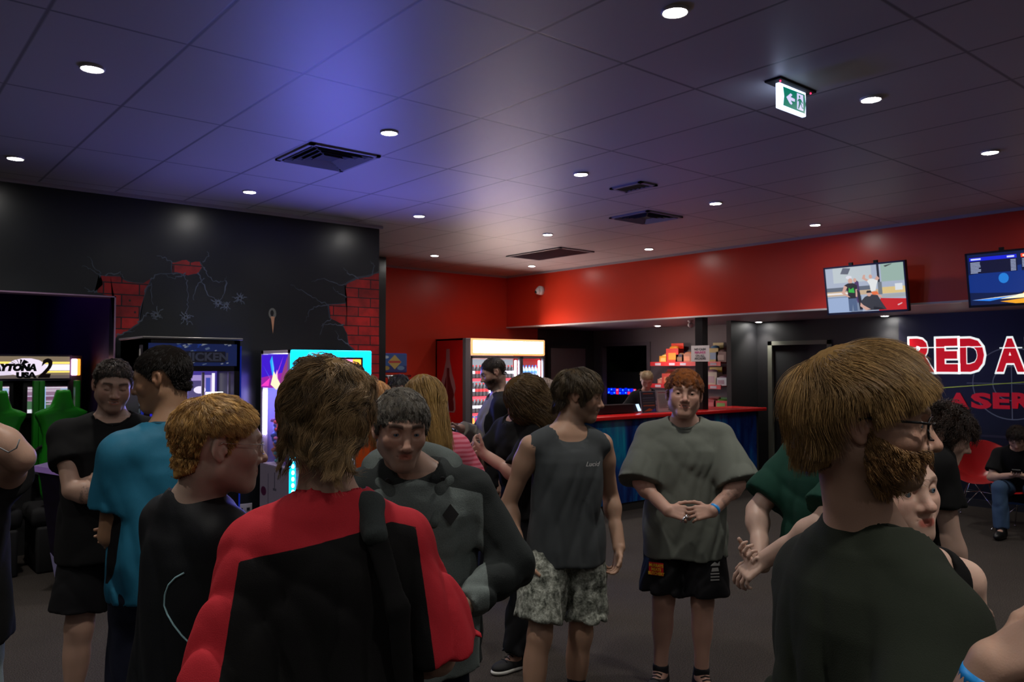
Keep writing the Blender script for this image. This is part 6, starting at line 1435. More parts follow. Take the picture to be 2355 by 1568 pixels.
    def glasses(s, mat_, lens=True, half=False, r=.0008, wx=.024, wz=.018):
        mb = MB(); h_ = lambda x, y, z: tuple(s.hc + s.head_rot @ (V(x, y, z) * s.hs))
        for sx in (-1, 1):
            pts = [h_(sx * .033 + wx * math.cos(a) * .95, .108 - .006 * abs(math.cos(a)) - .004 * (sx * math.cos(a) > 0), -.001 + wz * math.copysign(abs(math.sin(a)) ** .7, math.sin(a))) for a in [2 * PI * i / 24 for i in range(25)]]
            mb.tube(pts, r, 6); mb.tube([h_(sx * .057, .101, .008), h_(sx * .070, .085, .010), h_(sx * .079, .04, .010), h_(sx * .082, .0, .012), h_(sx * .080, -.018, .0)], r * 1.2, 6)
        mb.tube([h_(-.010, .109, .004), h_(0, .112, .006), h_(.010, .109, .004)], r, 6)
        g_ = mb.build('glasses', mat_, s.root)
        if lens:
            lb = MB()
            for sx in (-1, 1): lb.add([h_(sx * .033 + wx * .93 * math.cos(a), .1065 - .006 * abs(math.cos(a)), -.001 + wz * .96 * math.sin(a)) for a in [2 * PI * i / 24 for i in range(24)]], [tuple(range(24))])
            lb.build('lenses', mat('spectacle_lens', (1, 1, 1, 1), rough=.03, alpha=.10), g_)
# flow fields and common hair dressings
def flow_from(cx, cy, cz, down=.5, fwd=0.0, side=0.0):
    def f_(p, t): v = p - V(cx, cy, cz); v = v / (np.linalg.norm(v, axis=1, keepdims=True) + 1e-6); return v + V(side, fwd, -down)
    return f_
def lerp_len(base, side, top_z=.07, side_z=.01):
    return lambda p: side + (base - side) * np.clip((p[:, 2] - side_z) / (top_z - side_z), 0, 1)
# ================================================================== THE PEOPLE
def at_px(px, d): p = dep(px, 842.7, d); return p[0], p[1]
def face_to(px, d, phi):
    """heading that shows angle phi on the picture: 0 towards the viewer, +90 to its right, 180 away"""
    x, y = at_px(px, d); return math.degrees(math.atan2(-y, -x)) + phi
def who(label, px, d, phi, **kw):
    x, y = at_px(px, d); return Person(label, x, y, face_to(px, d, phi), **kw)
def lc(r, g, b_): return V(*S(r, g, b_)[:3])
SK_PALE, SK_FAIR, SK_MID, SK_TAN, SK_PINK = V(.60, .40, .32), V(.50, .31, .23), V(.42, .25, .17), V(.34, .19, .11), V(.58, .34, .26)
C_BLACK = cloth_mat('cotton_black', S(15, 15, 16)); C_BLACK2 = cloth_mat('cotton_soft_black', S(19, 19, 22))
M_BAND = mat('band_blue', S(30, 150, 235), rough=0.4)
M_SOLEW = mat('sole_white', S(215, 215, 210), rough=.6); M_SOLEB = mat('sole_black', S(22, 22, 22), rough=.7); M_SHOEB = mat('shoe_black', S(24, 24, 26), rough=.8)
def tattoo(sd, t0=.1, t1=.8, dark=.75, f=60, seed=4):
    def fn(s, P, col):
        a = s.arm[sd]; ax = a['w'] - a['e']; L2 = ax @ ax; t = ((P - a['e']) @ ax) / L2; dd = np.linalg.norm(P - a['e'] - t[:, None] * ax, axis=1)
        n = swirl(P, seed, f)[:, 0] + .5 * swirl(P, seed + 1, f * 2)[:, 1]; m = np.clip((np.abs(n) - .12) * -8, 0, 1) + np.clip((n - .35) * 5, 0, .7); w = np.clip(m, 0, 1) * (t > t0) * (t < t1) * (dd < .06) * dark
        return col * (1 - w[:, None]) + V(.03, .035, .04) * w[:, None]
    return fn
def lash(s, P, col):
    q = head_local(P, s.hc, s.head_rot, s.hs); w = np.clip(1.4 - (np.abs(np.abs(q[:, 0]) - .031) / .0145) ** 4 - (np.abs(q[:, 2] + .0045 - .10 * np.abs(np.abs(q[:, 0]) - .031)) / .0022) ** 2, 0, 1) * (q[:, 1] > .06) * (np.abs(q[:, 2]) < .03)
    return col * (1 - .8 * w[:, None]) + V(.03, .02, .015) * .8 * w[:, None]
def teeth(s, P, col):
    q = head_local(P, s.hc, s.head_rot, s.hs); mz = -.060 * s.ho.get('face', 1.0); w = np.clip(1.3 - (np.abs(q[:, 0]) / .015) ** 4 - (np.abs(q[:, 2] - mz - .0006) / .0024) ** 2, 0, 1) * (q[:, 1] > .085)
    return col * (1 - w[:, None]) + V(.45, .42, .38) * w[:, None]

# ---- man in the black T-shirt with crossed arms (left)
t_ = hairline(front=.058, temple=-.02, nape=-.06)
p = who('man in black t-shirt and shorts, arms crossed, smiling downwards beside the prize machine', 260, 3.95, 2, H=1.765, build=1.14, sw=.205, head=(4, -14, -3), hs=1.06, hr=.0045, br=.010,
        ho=dict(brow=lc(30, 22, 18), hairtest=t_, haircol=lc(34, 26, 22), stubble=(.10, .07, .06, .35), closed=True, lid=0, smile=.9, open=.0012, jaw=1.06, paint=[tattoo(1, .25, .95), tattoo(-1, .2, .95, seed=8), lash, teeth]))
p.tone = SK_FAIR * .92
p.set_arm(1, (-.05, .255, 1.10), hint=(1.2, -.1, -.8), dir_=(-.9, -.1, .1), back=(-.1, .9, .2), thumb=(0, .3, 1)); p.set_arm(-1, (.055, .185, 1.185), hint=(-1.2, -.1, -.8), dir_=(.75, -.62, -.25), back=(.5, .8, .2), thumb=(0, .3, 1))
p.legs(fr=(.155, .03), fl=(-.14, .03), toe=(20, -18)); p.body()
p.tee(C_BLACK, sleeve=.50, loose=.018, hem=.80, hemg=.03, amp=.012, sll=.080, h=.009)
p.trousers(C_BLACK2, shorts=(.80, .105, .118), amp=.010); p.shoes(M_SHOEB, M_SOLEB, socks=mat('sock_white', S(150, 146, 146), rough=.9), sock_h=.15)
for dx in (-.012, 0, .012, .024): pass
lx = MB()
for i in range(4): lx.box((-.004 - i * .011, 0, 0), (-.011 - i * .011, .002, .010))
o = lx.build('chest_print', mat('print_grey', S(110, 112, 115), rough=.6), p.root); o.location = (.015, .152, 1.335)
r_, n_ = scalp_points(2600, 11, t_)
p.hair(hair_mat('hair_dark_curly', S(20, 14, 10), S(70, 50, 38)), roots=r_, nrms=n_, trim=(t_, .010), length=lerp_len(.034, .008, .06, -.01)(r_), flow=flow_from(0, -.05, .10, .15), lift=.55, curl=.9, cfreq=45, steps=8, clump=.45, nclump=260, wid=.0012, offs=.008)

# ---- man in the teal shirt, seen from behind
t_ = hairline(front=.058, temple=-.01, nape=-.070)
p = who('tall black-haired man in teal sports shirt seen from behind, before the prize machine', 384, 2.95, -148, H=1.80, build=.98, sw=.175, head=(38, -12, 0), hs=.99, hr=.0042, br=.009, ho=dict(hairtest=t_, haircol=lc(14, 12, 12), brow=lc(14, 12, 12), iris='dark', jaw=.95))
p.tone = SK_TAN * .95
p.set_arm(-1, (-.03, .26, 1.10), hint=(-.55, -.6, -.9)); p.set_arm(1, (.04, .26, 1.08), hint=(.55, -.6, -.9)); p.legs(); p.body()
def m_side(P): return .030 - np.abs(P[:, 1] - .01 - .02 * np.sin(P[:, 2] * 9)) - 99 * (np.abs(P[:, 0]) < .10) - 99 * (np.abs(P[:, 0]) > .212) - 99 * (P[:, 2] > 1.34) - 99 * (P[:, 2] < .97) - np.clip(1.05 - P[:, 2], 0, 9) * .3
p.tee(cloth_mat('sports_teal', S(34, 108, 138), c2=S(14, 14, 18), rough=.6, weave=700), sleeve=.62, loose=.016, hem=.885, hemg=.026, amp=.013, attrs={'m1': m_side}, slr=.068, sll=.075, h=.008)
p.trousers(cloth_mat('denim_navy', S(22, 26, 44)), amp=.012); p.shoes(M_SHOEB, M_SOLEB)
r_, n_ = scalp_points(4200, 12, t_)
p.hair(hair_mat('hair_black', S(9, 8, 8), S(44, 38, 34)), roots=r_, nrms=n_, trim=(t_, .006), length=lerp_len(.034, .007, .06, .0)(r_), flow=flow_from(0, -.07, .09, .35), lift=.5, steps=7, clump=.3, nclump=400, wid=.0010, offs=.009, capmesh=cap_from(t_, lambda q: .0012 + .009 * np.clip((q[:, 2] - .0) / .06, 0, 1)))

# ---- boy with ginger hair and glasses (profile)
t_ = hairline(front=.060, temple=-.012, nape=-.082)
p = who('ginger-haired boy in wire glasses and black polo, in profile behind the red shirt', 445, 2.07, 116, H=1.655, build=.95, sw=.165, leanf=3, head=(-18, -4, 0), hs=1.04, hpos=dep(497, 1024, 2.02), hr=.0028, br=.008,
        ho=dict(hairtest=t_, haircol=lc(92, 56, 30), brow=lc(120, 80, 46), browa=.5, iris='blue', jaw=.95, nose=1.02, chin=.98))
p.tone = V(.50, .36, .29)
p.set_arm(1, (.10, .28, 1.02), hint=(.5, -.8, -1)); p.set_arm(-1, (-.10, .28, 1.02), hint=(-.5, -.8, -1)); p.legs(); p.body()
p.tee(cloth_mat('polo_black', S(17, 20, 24), rough=.55, weave=600), sleeve=.75, loose=.020, hem=.80, hemg=.022, amp=.010, neckr=.070, neckf=.03, h=.008, sll=.088)
r_, n_ = scalp_points(15000, 13, t_)
def len_boy(q):
    top = np.clip((q[:, 2] - .030) / .030, 0, 1); return .011 + .026 * top + .016 * np.clip(q[:, 1] / .07, 0, 1) * top
def flow_boy(q, t):
    v = q - V(.0, -.035, .112); v /= np.linalg.norm(v, axis=1, keepdims=True) + 1e-6; return v + V(.0, .22, -.25)
p.hair(hair_mat('hair_ginger', S(92, 54, 24), S(244, 196, 116), rough=.4), roots=r_, nrms=n_, trim=(t_, .014), length=len_boy(r_), flow=flow_boy, lift=1.05, steps=8, clump=.50, nclump=900, wid=.00058, offs=.010, rough=.30, capmesh=cap_from(t_, lambda q: .002 + .007 * np.clip((q[:, 2] - .03) / .03, 0, 1), h=.005))
p.glasses(mat('wire_gold', S(190, 180, 170), rough=.25, metal=.8), r=.0009, wx=.022, wz=.015)
shirt_ = [c for c in p.root.children if c.name.startswith('t_shirt')][0]; o_ = p.to_local(CP); wl_ = []
for (px_, py_) in ((424, 1317), (404, 1328), (388, 1345), (380, 1368), (379, 1392), (386, 1412), (400, 1436), (420, 1462), (445, 1486), (470, 1504), (498, 1520)):
    d_ = p.to_local(CP + ray(px_, py_)) - o_; hit, loc_, nn_, _i = shirt_.ray_cast(Vector(o_), Vector(nrm(d_)))
    if hit: wl_.append(tuple(loc_ + nn_ * .0012))
if len(wl_) > 3: MB().tube(wl_, .0024, 6).build('piping', mat('piping_pale', S(150, 196, 205), rough=.5), p.root)

# ---- man in the grey hooded jacket (faces the camera)
t_ = hairline(front=.046, temple=-.02, nape=-.07)
p = who('man in grey zip hooded jacket facing the camera, behind the red and black shirt', 950, 2.62, 4, H=1.675, build=1.10, sw=.205, leanf=4, head=(8, -9, -2), hs=1.03, hpos=dep(921, 985, 2.5), hr=.0030, br=.009,
        ho=dict(hairtest=t_, haircol=lc(48, 44, 40), brow=lc(46, 34, 28), browa=.85, browt=1.25, iris='blue', stubble=(.14, .11, .10, .38), w=.97, face=1.03, nose=1.18, lid=.0030, jaw=.93))
p.tone = SK_FAIR * .95
p.set_arm(-1, (-.135, .215, 1.0), hint=(-1.1, -.35, -.3)); p.set_arm(1, (.135, .215, 1.0), hint=(1.1, -.35, -.3)); p.legs(); p.body()
MH = cloth_mat('hoodie_grey', S(104, 114, 112), c2=S(40, 45, 45), weave=260, var=.35, bump=.5)
def m_yoke(P): return np.where(P[:, 2] > .5, np.maximum(np.abs(P[:, 0]) - .215, (P[:, 2] - (1.345 - .25 * (np.abs(P[:, 0]) - .1))) * .9) - .0, -1)
p.tee(MH, sleeve=1.93, loose=.026, hem=.80, hemg=.035, neckr=.076, neckf=.03, amp=.016, slr=.068, sll=.076, h=.009, collar=False, attrs={'m1': m_yoke}, name='jacket')
n0 = p.neck0; hd = []
for i in range(15):      # the hood: a thick roll round the neck, open in front
    a = math.radians(38 + 284 * i / 14); x_, y_ = math.sin(a), math.cos(a); hd.append(n0 + V(x_ * (.124 - .01 * max(0, y_)), y_ * .098 - .024, .044 - .085 * max(0, y_) + .03 * max(0, -y_)))
pr = [cap(hd[i], hd[i + 1], .036, .036, k=.02) for i in range(14)] + [elli(n0 + V(0, -.125, .02), (.115, .055, .085), k=.04), cap(hd[0], n0 + V(.052, .128, -.11), .026, .012, k=.02), cap(hd[-1], n0 + V(-.052, .128, -.11), .026, .012, k=.02)]
p.garment('hood', pr, MH, h=.007, amp=.008)
p.garment('undershirt', [elli(n0 + V(0, .020, -.035), (.066, .066, .050), k=.02), cap(n0 + V(0, .060, -.06), n0 + V(0, .095, -.13), .035, .028, k=.02)], cloth_mat('under_dark', S(40, 38, 40)), h=.008, amp=.004)
MB().tube([tuple(n0 + V(.0, .128, -.11)), tuple(n0 + V(0, .150, -.25)), tuple(n0 + V(0, .152, -.45))], .004).build('zip', M_ALU, p.root)
q = V(-.105, .158, 1.265); MB().prism([(0, -.032), (.026, 0), (0, .032), (-.026, 0)], tuple(q), (1, .15, 0), (0, -.2, 1), (0, 1, .1), .006).build('diamond_patch', mat('patch_black', S(14, 15, 16), rough=.5), p.root)
mb = MB()
for sx in (-1, 1): mb.lathe(tuple(n0 + V(sx * .085, .078, .02)), [(.006, .0), (.006, .02)], 12, axis='y')
mb.build('eyelets', M_BLKM, p.root)
p.trousers(cloth_mat('denim_navy', S(22, 26, 44)), amp=.012); p.shoes(M_SHOEB, M_SOLEB)
r_, n_ = scalp_points(6500, 14, t_)
p.hair(hair_mat('hair_greybrown', S(34, 30, 26), S(128, 122, 112)), roots=r_, nrms=n_, trim=(t_, .016), length=lerp_len(.040, .012, .05, -.01)(r_), flow=flow_from(.02, -.06, .10, .25, fwd=.25), lift=.6, curl=.7, cfreq=32, steps=9, clump=.6, nclump=420, wid=.0008, offs=.010, capmesh=cap_from(t_, lambda q: .002 + .008 * np.clip((q[:, 2] - .01) / .05, 0, 1), h=.005))

# ---- person in the red and black shirt (from behind, centre)
t_ = hairline(front=.060, temple=-.03, nape=-.095)
p = who('person with messy brown mullet in red and black oversized shirt, back to the camera', 772, 1.80, 180, H=1.715, build=.99, sw=.160, shd=.025, leans=-1.5, twist=4, head=(-6, -6, 3), hs=1.03, hpos=dep(752, 958, 1.80), hr=.0036, br=.009, ho=dict(hairtest=t_, haircol=lc(34, 24, 18)))
p.tone = SK_FAIR * .9
p.set_arm(1, (.14, .20, 1.01), hint=(.55, -.6, -.9), l1=.28); p.set_arm(-1, (-.195, .06, .86), hint=(-.25, -1, 0)); p.legs(); p.body()
def m_black(P):
    zl = 1.360 + .20 * P[:, 0] - .5 * np.clip(P[:, 0] - .12, 0, 1); xl = .188 + .05 * np.clip((1.30 - P[:, 2]) / .4, -1, 1)
    return np.minimum(zl - P[:, 2], xl - np.abs(P[:, 0] + .005))
MR = cloth_mat('jersey_red_black', S(186, 38, 50), c2=S(13, 12, 13), weave=420, bump=.35, rough=.8)
p.tee(MR, sleeve=.93, loose=.022, hem=.74, hemg=.04, neckr=.070, amp=.020, slr=.070, sll=.096, attrs={'m1': m_black}, h=.0065)
sb = MB(); pts = []
for i in range(25):
    x_ = -.185 + .30 * i / 24; pts.append((x_, 0, 1.366 + .26 * x_))
n0 = p.neck0; sh = p.shp(1)
sh = sh + V(-.005, -.012, .030)
st_pr = [cap(sh + V(-.075, .05, .055), sh + V(-.070, -.03, .068), .034, .032, k=.03, sq=(V(0, 0, 1), 1.6)), cap(sh + V(-.070, -.03, .068), sh + V(-.055, -.105, .010), .032, .026, k=.03, sq=(V(0, .8, .6), 1.7)), cap(sh + V(-.055, -.105, .010), sh + V(-.035, -.135, -.10), .024, .022, k=.02, sq=(V(0, 1, .2), 2.0))]
p.garment('shoulder_pad', st_pr[:2], cloth_mat('strap_grey', S(56, 62, 62), weave=300, var=.3), h=.006, amp=.010)
p.garment('shoulder_strap', [cap(sh + V(-.050, -.10, .0), sh + V(-.010, -.148, -.13), .024, .022, k=.02, sq=(V(0, 1, .2), 2.2)), cap(sh + V(-.010, -.148, -.13), sh + V(.02, -.10, -.42), .022, .018, k=.02, sq=(V(0, 1, 0), 2.2))], C_BLACK, h=.006, amp=.004)
p.trousers(C_BLACK2); p.shoes(M_SHOEB, M_SOLEB)
r_, n_ = scalp_points(15000, 15, t_)
def len_mul(q): return np.where(q[:, 2] > .03, .080, .070) * (1 + .25 * np.sin(q[:, 0] * 60)) + .035 * (q[:, 1] < -.04)
def flow_mul(q, t):
    v = q - V(.012, -.035, .10); v /= np.linalg.norm(v, axis=1, keepdims=True) + 1e-6
    out = np.clip(-(q[:, 2:3] + .085) / .05, 0, 1); rad = np.concatenate([q[:, :2] - V(0, -.02), 0 * q[:, :1]], 1); rad /= np.linalg.norm(rad, axis=1, keepdims=True) + 1e-6
    return v * .8 + V(0, 0, -.75) + out * (rad * 1.5 + V(-.5, 0, .55))
hmm = hair_mat('hair_mullet', S(24, 17, 12), S(200, 164, 116), rough=.36)
p.hair(hmm, roots=r_, nrms=n_, length=len_mul(r_), flow=flow_mul, lift=.50, curl=.75, cfreq=11, steps=16, clump=.70, nclump=420, wid=.00062, offs=.018, rough=.22, wig=.9, grav=.0, capmesh=cap_from(t_, lambda q: .006 + .008 * np.clip((q[:, 2] - .0) / .05, 0, 1) + .002 * np.sin(q[:, 0] * 90) * np.sin(q[:, 2] * 70), h=.005))
RED = p

# ---- woman with long blonde hair in the pink striped top
t_ = hairline(front=.058, temple=-.03, nape=-.085)
def long_hair(p, m, seed, n=1800, L=.42, wid=.0016, off=.018, part=0.0, wavy=.15, hh=.009, clump=.4):
    r_, n_ = scalp_points(n, seed, t_)
    def fl(q, t):
        v = q - V(part, .01, .12); v /= np.linalg.norm(v, axis=1, keepdims=True) + 1e-6; return v * .45 + V(0, -.42, -.95)
    p.hair(m, roots=r_, nrms=n_, length=np.where(r_[:, 2] > .03, L * .95, L * .8), flow=fl, lift=.25, curl=wavy, cfreq=9, steps=14, clump=clump, nclump=150, wid=wid, offs=off, rough=.12, capmesh=cap_from(lambda q: t_(q) | ((q[:, 1] < -.01) & (q[:, 2] > -.15)), lambda q: .012 + 0 * q[:, 0], h=hh))
p = who('woman with long blonde hair in a pink striped top, behind the grey hooded jacket', 992, 4.2, 205, H=1.635, build=.98, sw=.175, fem=1, leans=0, leanf=6, head=(0, -10, 0), hr=.007, br=.013, ho=dict(hairtest=t_, haircol=lc(110, 84, 44)), hpos=dep(972, 915, 4.2))
p.tone = SK_FAIR
p.set_arm(1, (.16, .25, 1.05), hint=(1, -.6, -.4)); p.set_arm(-1, (-.16, .25, 1.05), hint=(-1, -.6, -.4)); p.legs(); p.body()
p.tee(cloth_mat('pink_stripes', S(226, 130, 150), stripes=(S(206, 84, 106), 13)), sleeve=1.6, loose=.03, hem=.86, hemg=.03, amp=.012, collar=False, h=.011, slr=.085, sll=.080)
p.trousers(C_BLACK); p.shoes(M_SHOEB, M_SOLEW); long_hair(p, hair_mat('hair_blonde', S(96, 66, 30), S(210, 170, 100)), 16)
# ---- girl in orange behind
p = who('girl with light ginger hair in an orange top, mostly hidden behind the mullet', 868, 5.3, 182, H=1.63, build=.92, sw=.16, fem=1, hr=.008, br=.014, head=(0, 4, 0), ho=dict(hairtest=t_, haircol=lc(150, 100, 60)))
p.tone = SK_FAIR
p.set_arm(1, (.18, .15, 1.0), hint=(1, -1, 0)); p.set_arm(-1, (-.18, .15, 1.0), hint=(-1, -1, 0)); p.legs(); p.body()
p.tee(cloth_mat('orange_top', S(220, 86, 24)), sleeve=1.5, loose=.012, hem=.88, amp=.008, collar=False, h=.012); p.trousers(C_BLACK); p.shoes(M_SHOEB, M_SOLEW); long_hair(p, hair_mat('hair_strawberry', S(130, 84, 46), S(232, 178, 116)), 17, n=1300, wid=.002, hh=.011)
# ---- third head further back
p = who('dark-haired person further back whose forehead shows above the hooded jacket', 918, 6.3, 0, H=1.665, build=.95, hr=.008, br=.016, ho=dict(hairtest=t_, haircol=lc(24, 18, 16)), head=(0, -14, 0))
p.tone = SK_FAIR * .8
p.set_arm(1, (.2, .1, .86)); p.set_arm(-1, (-.2, .1, .86)); p.legs(); p.body(); p.tee(C_BLACK, collar=False, h=.014); p.trousers(C_BLACK2)
r_, n_ = scalp_points(900, 18, hairline(front=.05)); p.hair(hair_mat('hair_black', S(9, 8, 8), S(44, 38, 34)), roots=r_, nrms=n_, length=.05 + 0 * r_[:, 0], flow=flow_from(0, -.05, .1, .4), lift=.5, steps=6, wid=.002, offs=.01)
# ---- light-haired person behind the long-haired one
p = who('person with pale frizzy hair between the long-haired man and the grey vest', 1252, 6.9, 160, H=1.625, build=.95, sw=.17, fem=1, hr=.008, br=.015, ho=dict(hairtest=t_, haircol=lc(120, 100, 90)))
p.tone = SK_FAIR
p.set_arm(1, (.2, .12, .9)); p.set_arm(-1, (-.2, .12, .9)); p.legs(); p.body(); p.tee(cloth_mat('shirt_pale', S(150, 140, 150)), sleeve=.7, h=.014); p.trousers(C_BLACK2)
long_hair(p, hair_mat('hair_pale', S(110, 90, 76), S(190, 170, 158)), 19, n=1300, wid=.002, L=.24, wavy=.8, hh=.011)

# ---- bearded man at the fridge
t_ = hairline(front=.056, temple=-.02, nape=-.062)
p = who('bearded man in grey shirt and black jacket looking at his phone by the drinks fridge', 1142, 6.3, -82, H=1.80, build=1.05, sw=.195, head=(4, -22, 0), hr=.0055, br=.012, ho=dict(hairtest=t_, haircol=lc(34, 22, 16), brow=lc(34, 22, 16), stubble=(.035, .022, .016, .85), iris='dark'))
p.tone = SK_FAIR * .9
p.set_arm(-1, (-.215, -.02, .84), hint=(-.2, -1, 0), dir_=(0, .1, -1), back=(-1, 0, 0), thumb=(0, 1, 0), curl=(.3, .3, .35, .4)); p.set_arm(1, (.05, .28, 1.24), hint=(.8, -.6, -.6), dir_=(-.2, .95, .15), back=(0, -.1, -1), thumb=(-1, .2, .3)); p.legs(fr=(.12, -.06), fl=(-.10, .10), toe=(6, -8)); p.body()
MJ = cloth_mat('jacket_black_grey', S(20, 20, 22), c2=S(124, 120, 112), weave=150, var=.2)
p.tee(MJ, sleeve=1.86, loose=.024, hem=.80, hemg=.03, amp=.013, h=.010, attrs={'m1': lambda P: np.minimum(P[:, 1] - .045, .15 - np.abs(P[:, 0]))}, name='jacket')
p.trousers(cloth_mat('jeans_black', S(22, 23, 32)), amp=.012); p.shoes(M_SHOEB, M_SOLEW, accent=M_SOLEW)
r_, n_ = scalp_points(1800, 20, t_); HD = hair_mat('hair_dark_brown', S(22, 15, 11), S(60, 42, 30))
p.hair(HD, roots=r_, nrms=n_, trim=(t_, .008), length=lerp_len(.022, .006, .06, -.01)(r_), flow=flow_from(0, -.06, .1, .3), lift=.5, steps=5, wid=.0014, offs=.006)
bt_ = lambda q: (q[:, 2] < -.035) & (q[:, 1] > -.005) & (q[:, 2] > -.12)
r_, n_ = scalp_points(900, 21, bt_); p.hair(HD, name='beard', roots=r_, nrms=n_, length=.018 + 0 * r_[:, 0], flow=lambda q, t: V(0, .3, -1) + 0 * q, lift=.5, steps=4, wid=.0014, offs=.006)
ph = p.arm[1]['w'] + V(-.02, .11, .02)
t = thing('mobile_phone', 'dark phone in the raised hand of the bearded man by the fridge', 'phone', (p.x, p.y, 0), p.th); MB().prism([(-.036, -.07), (.036, -.07), (.036, .07), (-.036, .07)], tuple(ph), (1, 0, 0), (0, .8, .6), (0, -.6, .8), .009).build('case', M_BLKP, t)
MB().prism([(-.032, -.065), (.032, -.065), (.032, .065), (-.032, .065)], tuple(ph + V(0, -.006, .008)), (1, 0, 0), (0, .8, .6), (0, -.6, .8), .002).build('screen', glow('phone_glow', (.6, .7, 1, 1), .6), t)

# ---- long-haired person in black looking down
t_ = hairline(front=.056, temple=-.03, nape=-.085)
p = who('long-haired person in black t-shirt and trousers bending over a phone, near the fridge', 1222, 4.8, -58, H=1.70, build=1.06, sw=.19, leanf=12, head=(-16, -34, 6), hpos=dep(1203, 912, 4.62), hr=.005, br=.012, ho=dict(hairtest=t_, haircol=lc(48, 36, 24), brow=lc(48, 36, 24), iris='dark'))
p.tone = SK_PINK * .85
p.set_arm(-1, (-.04, .34, 1.22), hint=(-1, -.2, -1), dir_=(.5, .4, .5), back=(-.5, 0, -.6), thumb=(0, .2, 1), curl=(.8, .9, .9, 1)); p.set_arm(1, (.03, .36, 1.20), hint=(1, -.2, -1), dir_=(-.4, .6, .3), back=(.5, 0, -.6), thumb=(0, .2, 1)); p.legs(fr=(.13, -.12), fl=(-.10, .16), toe=(12, -6)); p.body()
p.tee(C_BLACK, sleeve=.82, loose=.020, hem=.88, hemg=.025, amp=.013, h=.010, sll=.088, belly=.0) if False else p.tee(C_BLACK, sleeve=.82, loose=.020, hem=.88, hemg=.025, amp=.013, h=.010, sll=.088)
p.trousers(C_BLACK2, r=(.105, .085, .085), amp=.014); p.shoes(M_SHOEB, M_SOLEW)
ph = (p.arm[-1]['w'] + p.arm[1]['w']) / 2 + V(0, .10, .05)
t = thing('mobile_phone', 'pale phone held by the long-haired person in black', 'phone', (p.x, p.y, 0), p.th); MB().prism([(-.036, -.07), (.036, -.07), (.036, .07), (-.036, .07)], tuple(ph), (1, 0, 0), (0, .7, .7), (0, -.7, .7), .009).build('case', mat('phone_white', S(190, 190, 200), rough=.3), t)
long_hair(p, hair_mat('hair_long_brown', S(40, 28, 18), S(134, 106, 66)), 22, n=3000, L=.36, wid=.0012, off=.02, wavy=.4, hh=.008)

# ---- man in the grey vest and patterned shorts
t_ = hairline(front=.050, temple=-.03, nape=-.085)
p = who('man in dark grey sleeveless vest and camouflage shorts, hands in pockets, head turned right', 1302, 3.8, 24, H=1.715, build=.96, sw=.188, leans=-1, head=(60, -8, -4), hpos=dep(1330, 910, 3.85), hs=1.03, hr=.0034, br=.010,
        ho=dict(hairtest=t_, haircol=lc(36, 28, 20), brow=lc(40, 30, 22), stubble=(.12, .08, .06, .45), iris='dark', smile=.5, nose=1.1))
p.tone = SK_MID
p.set_arm(1, (.235, .02, .845), hint=(.5, -1.0, .0), l1=.31, l2=.265, dir_=(-.25, .25, -1), back=(1, 0, .1), thumb=(0, 1, 0)); p.set_arm(-1, (-.255, .04, .86), hint=(-.5, -1, 0), l1=.30, l2=.26, dir_=(.25, .2, -1), back=(-1, 0, .1), thumb=(0, 1, 0))
p.legs(fr=(.235, .10), fl=(-.045, -.03), kr=(.165, .07, .50), toe=(18, -8)); p.body()
p.tee(cloth_mat('vest_grey', S(66, 70, 72), weave=500), sleeve=0, sleeves=(), loose=.010, hem=.83, hemg=.022, neckr=.082, neckf=.05, amp=.012, h=.008, armhole=(.060, .13, .052), collar=False, name='vest')
text('chest_lettering', 'Lucid', .030, (-.062, .150, 1.275), (-1, .1, 0), (0, -.1, 1), mat('print_white', S(190, 190, 190), rough=.6), p.root, shear=.4, extrude=.0005)
CAM_C = (S(50, 54, 48), S(130, 134, 124), S(222, 226, 214))
p.trousers(cloth_mat('camo_shorts', S(150, 150, 140), camo=CAM_C), shorts=(.80, .100, .112), amp=.014)
p.band(1, M_BAND, t=.90, w=.011); p.shoes(M_SHOEB, M_SOLEB, socks=mat('sock_black', S(18, 18, 24), rough=.9), sock_h=.20)
r_, n_ = scalp_points(5200, 23, t_)
p.hair(hair_mat('hair_brown_shag', S(30, 23, 16), S(104, 86, 60)), roots=r_, nrms=n_, trim=(t_, .030), length=np.where(r_[:, 2] > .03, .075, .06), flow=lambda q, t: flow_from(.0, -.045, .10, .55)(q, t) + V(0, .0, 0), lift=.55, curl=.25, cfreq=14, steps=11, clump=.55, nclump=340, wid=.0011, offs=.020, wig=.35, capmesh=cap_from(t_, lambda q: .008 + .008 * np.clip(q[:, 2] / .05, 0, 1), h=.006))

# ---- man in the grey T-shirt with curly ginger hair (faces the camera)
t_ = hairline(front=.046, temple=-.015, nape=-.075)
p = who('man with curly ginger hair in oversized grey t-shirt and black shorts, before the counter', 1573, 4.38, 0, H=1.705, build=1.10, sw=.198, head=(3, 4, -4), hs=1.10, hr=.0033, br=.010,
        ho=dict(hairtest=t_, haircol=lc(70, 40, 22), brow=lc(96, 62, 40), browa=.6, iris='dark', open=.0020, jaw=1.10, lid=.0024, w=1.05, smile=.35, nose=1.05, paint=[tattoo(-1, .2, .75, f=75, dark=.55), teeth]))
p.tone = SK_PINK * .88
p.set_arm(1, (.085, .27, .985), hint=(1.2, -.5, -.3), dir_=(-.85, .35, -.05), back=(.3, .7, .5), thumb=(-.2, .5, .7), curl=(.6, .7, .8, .9)); p.set_arm(-1, (-.135, .27, .99), hint=(-1.2, -.5, -.3), dir_=(.85, .35, -.08), back=(-.3, .7, .5), thumb=(.2, .5, .7), curl=(.45, .55, .6, .7))
p.legs(fr=(.135, .03), fl=(-.080, .03), toe=(16, -22)); p.body()
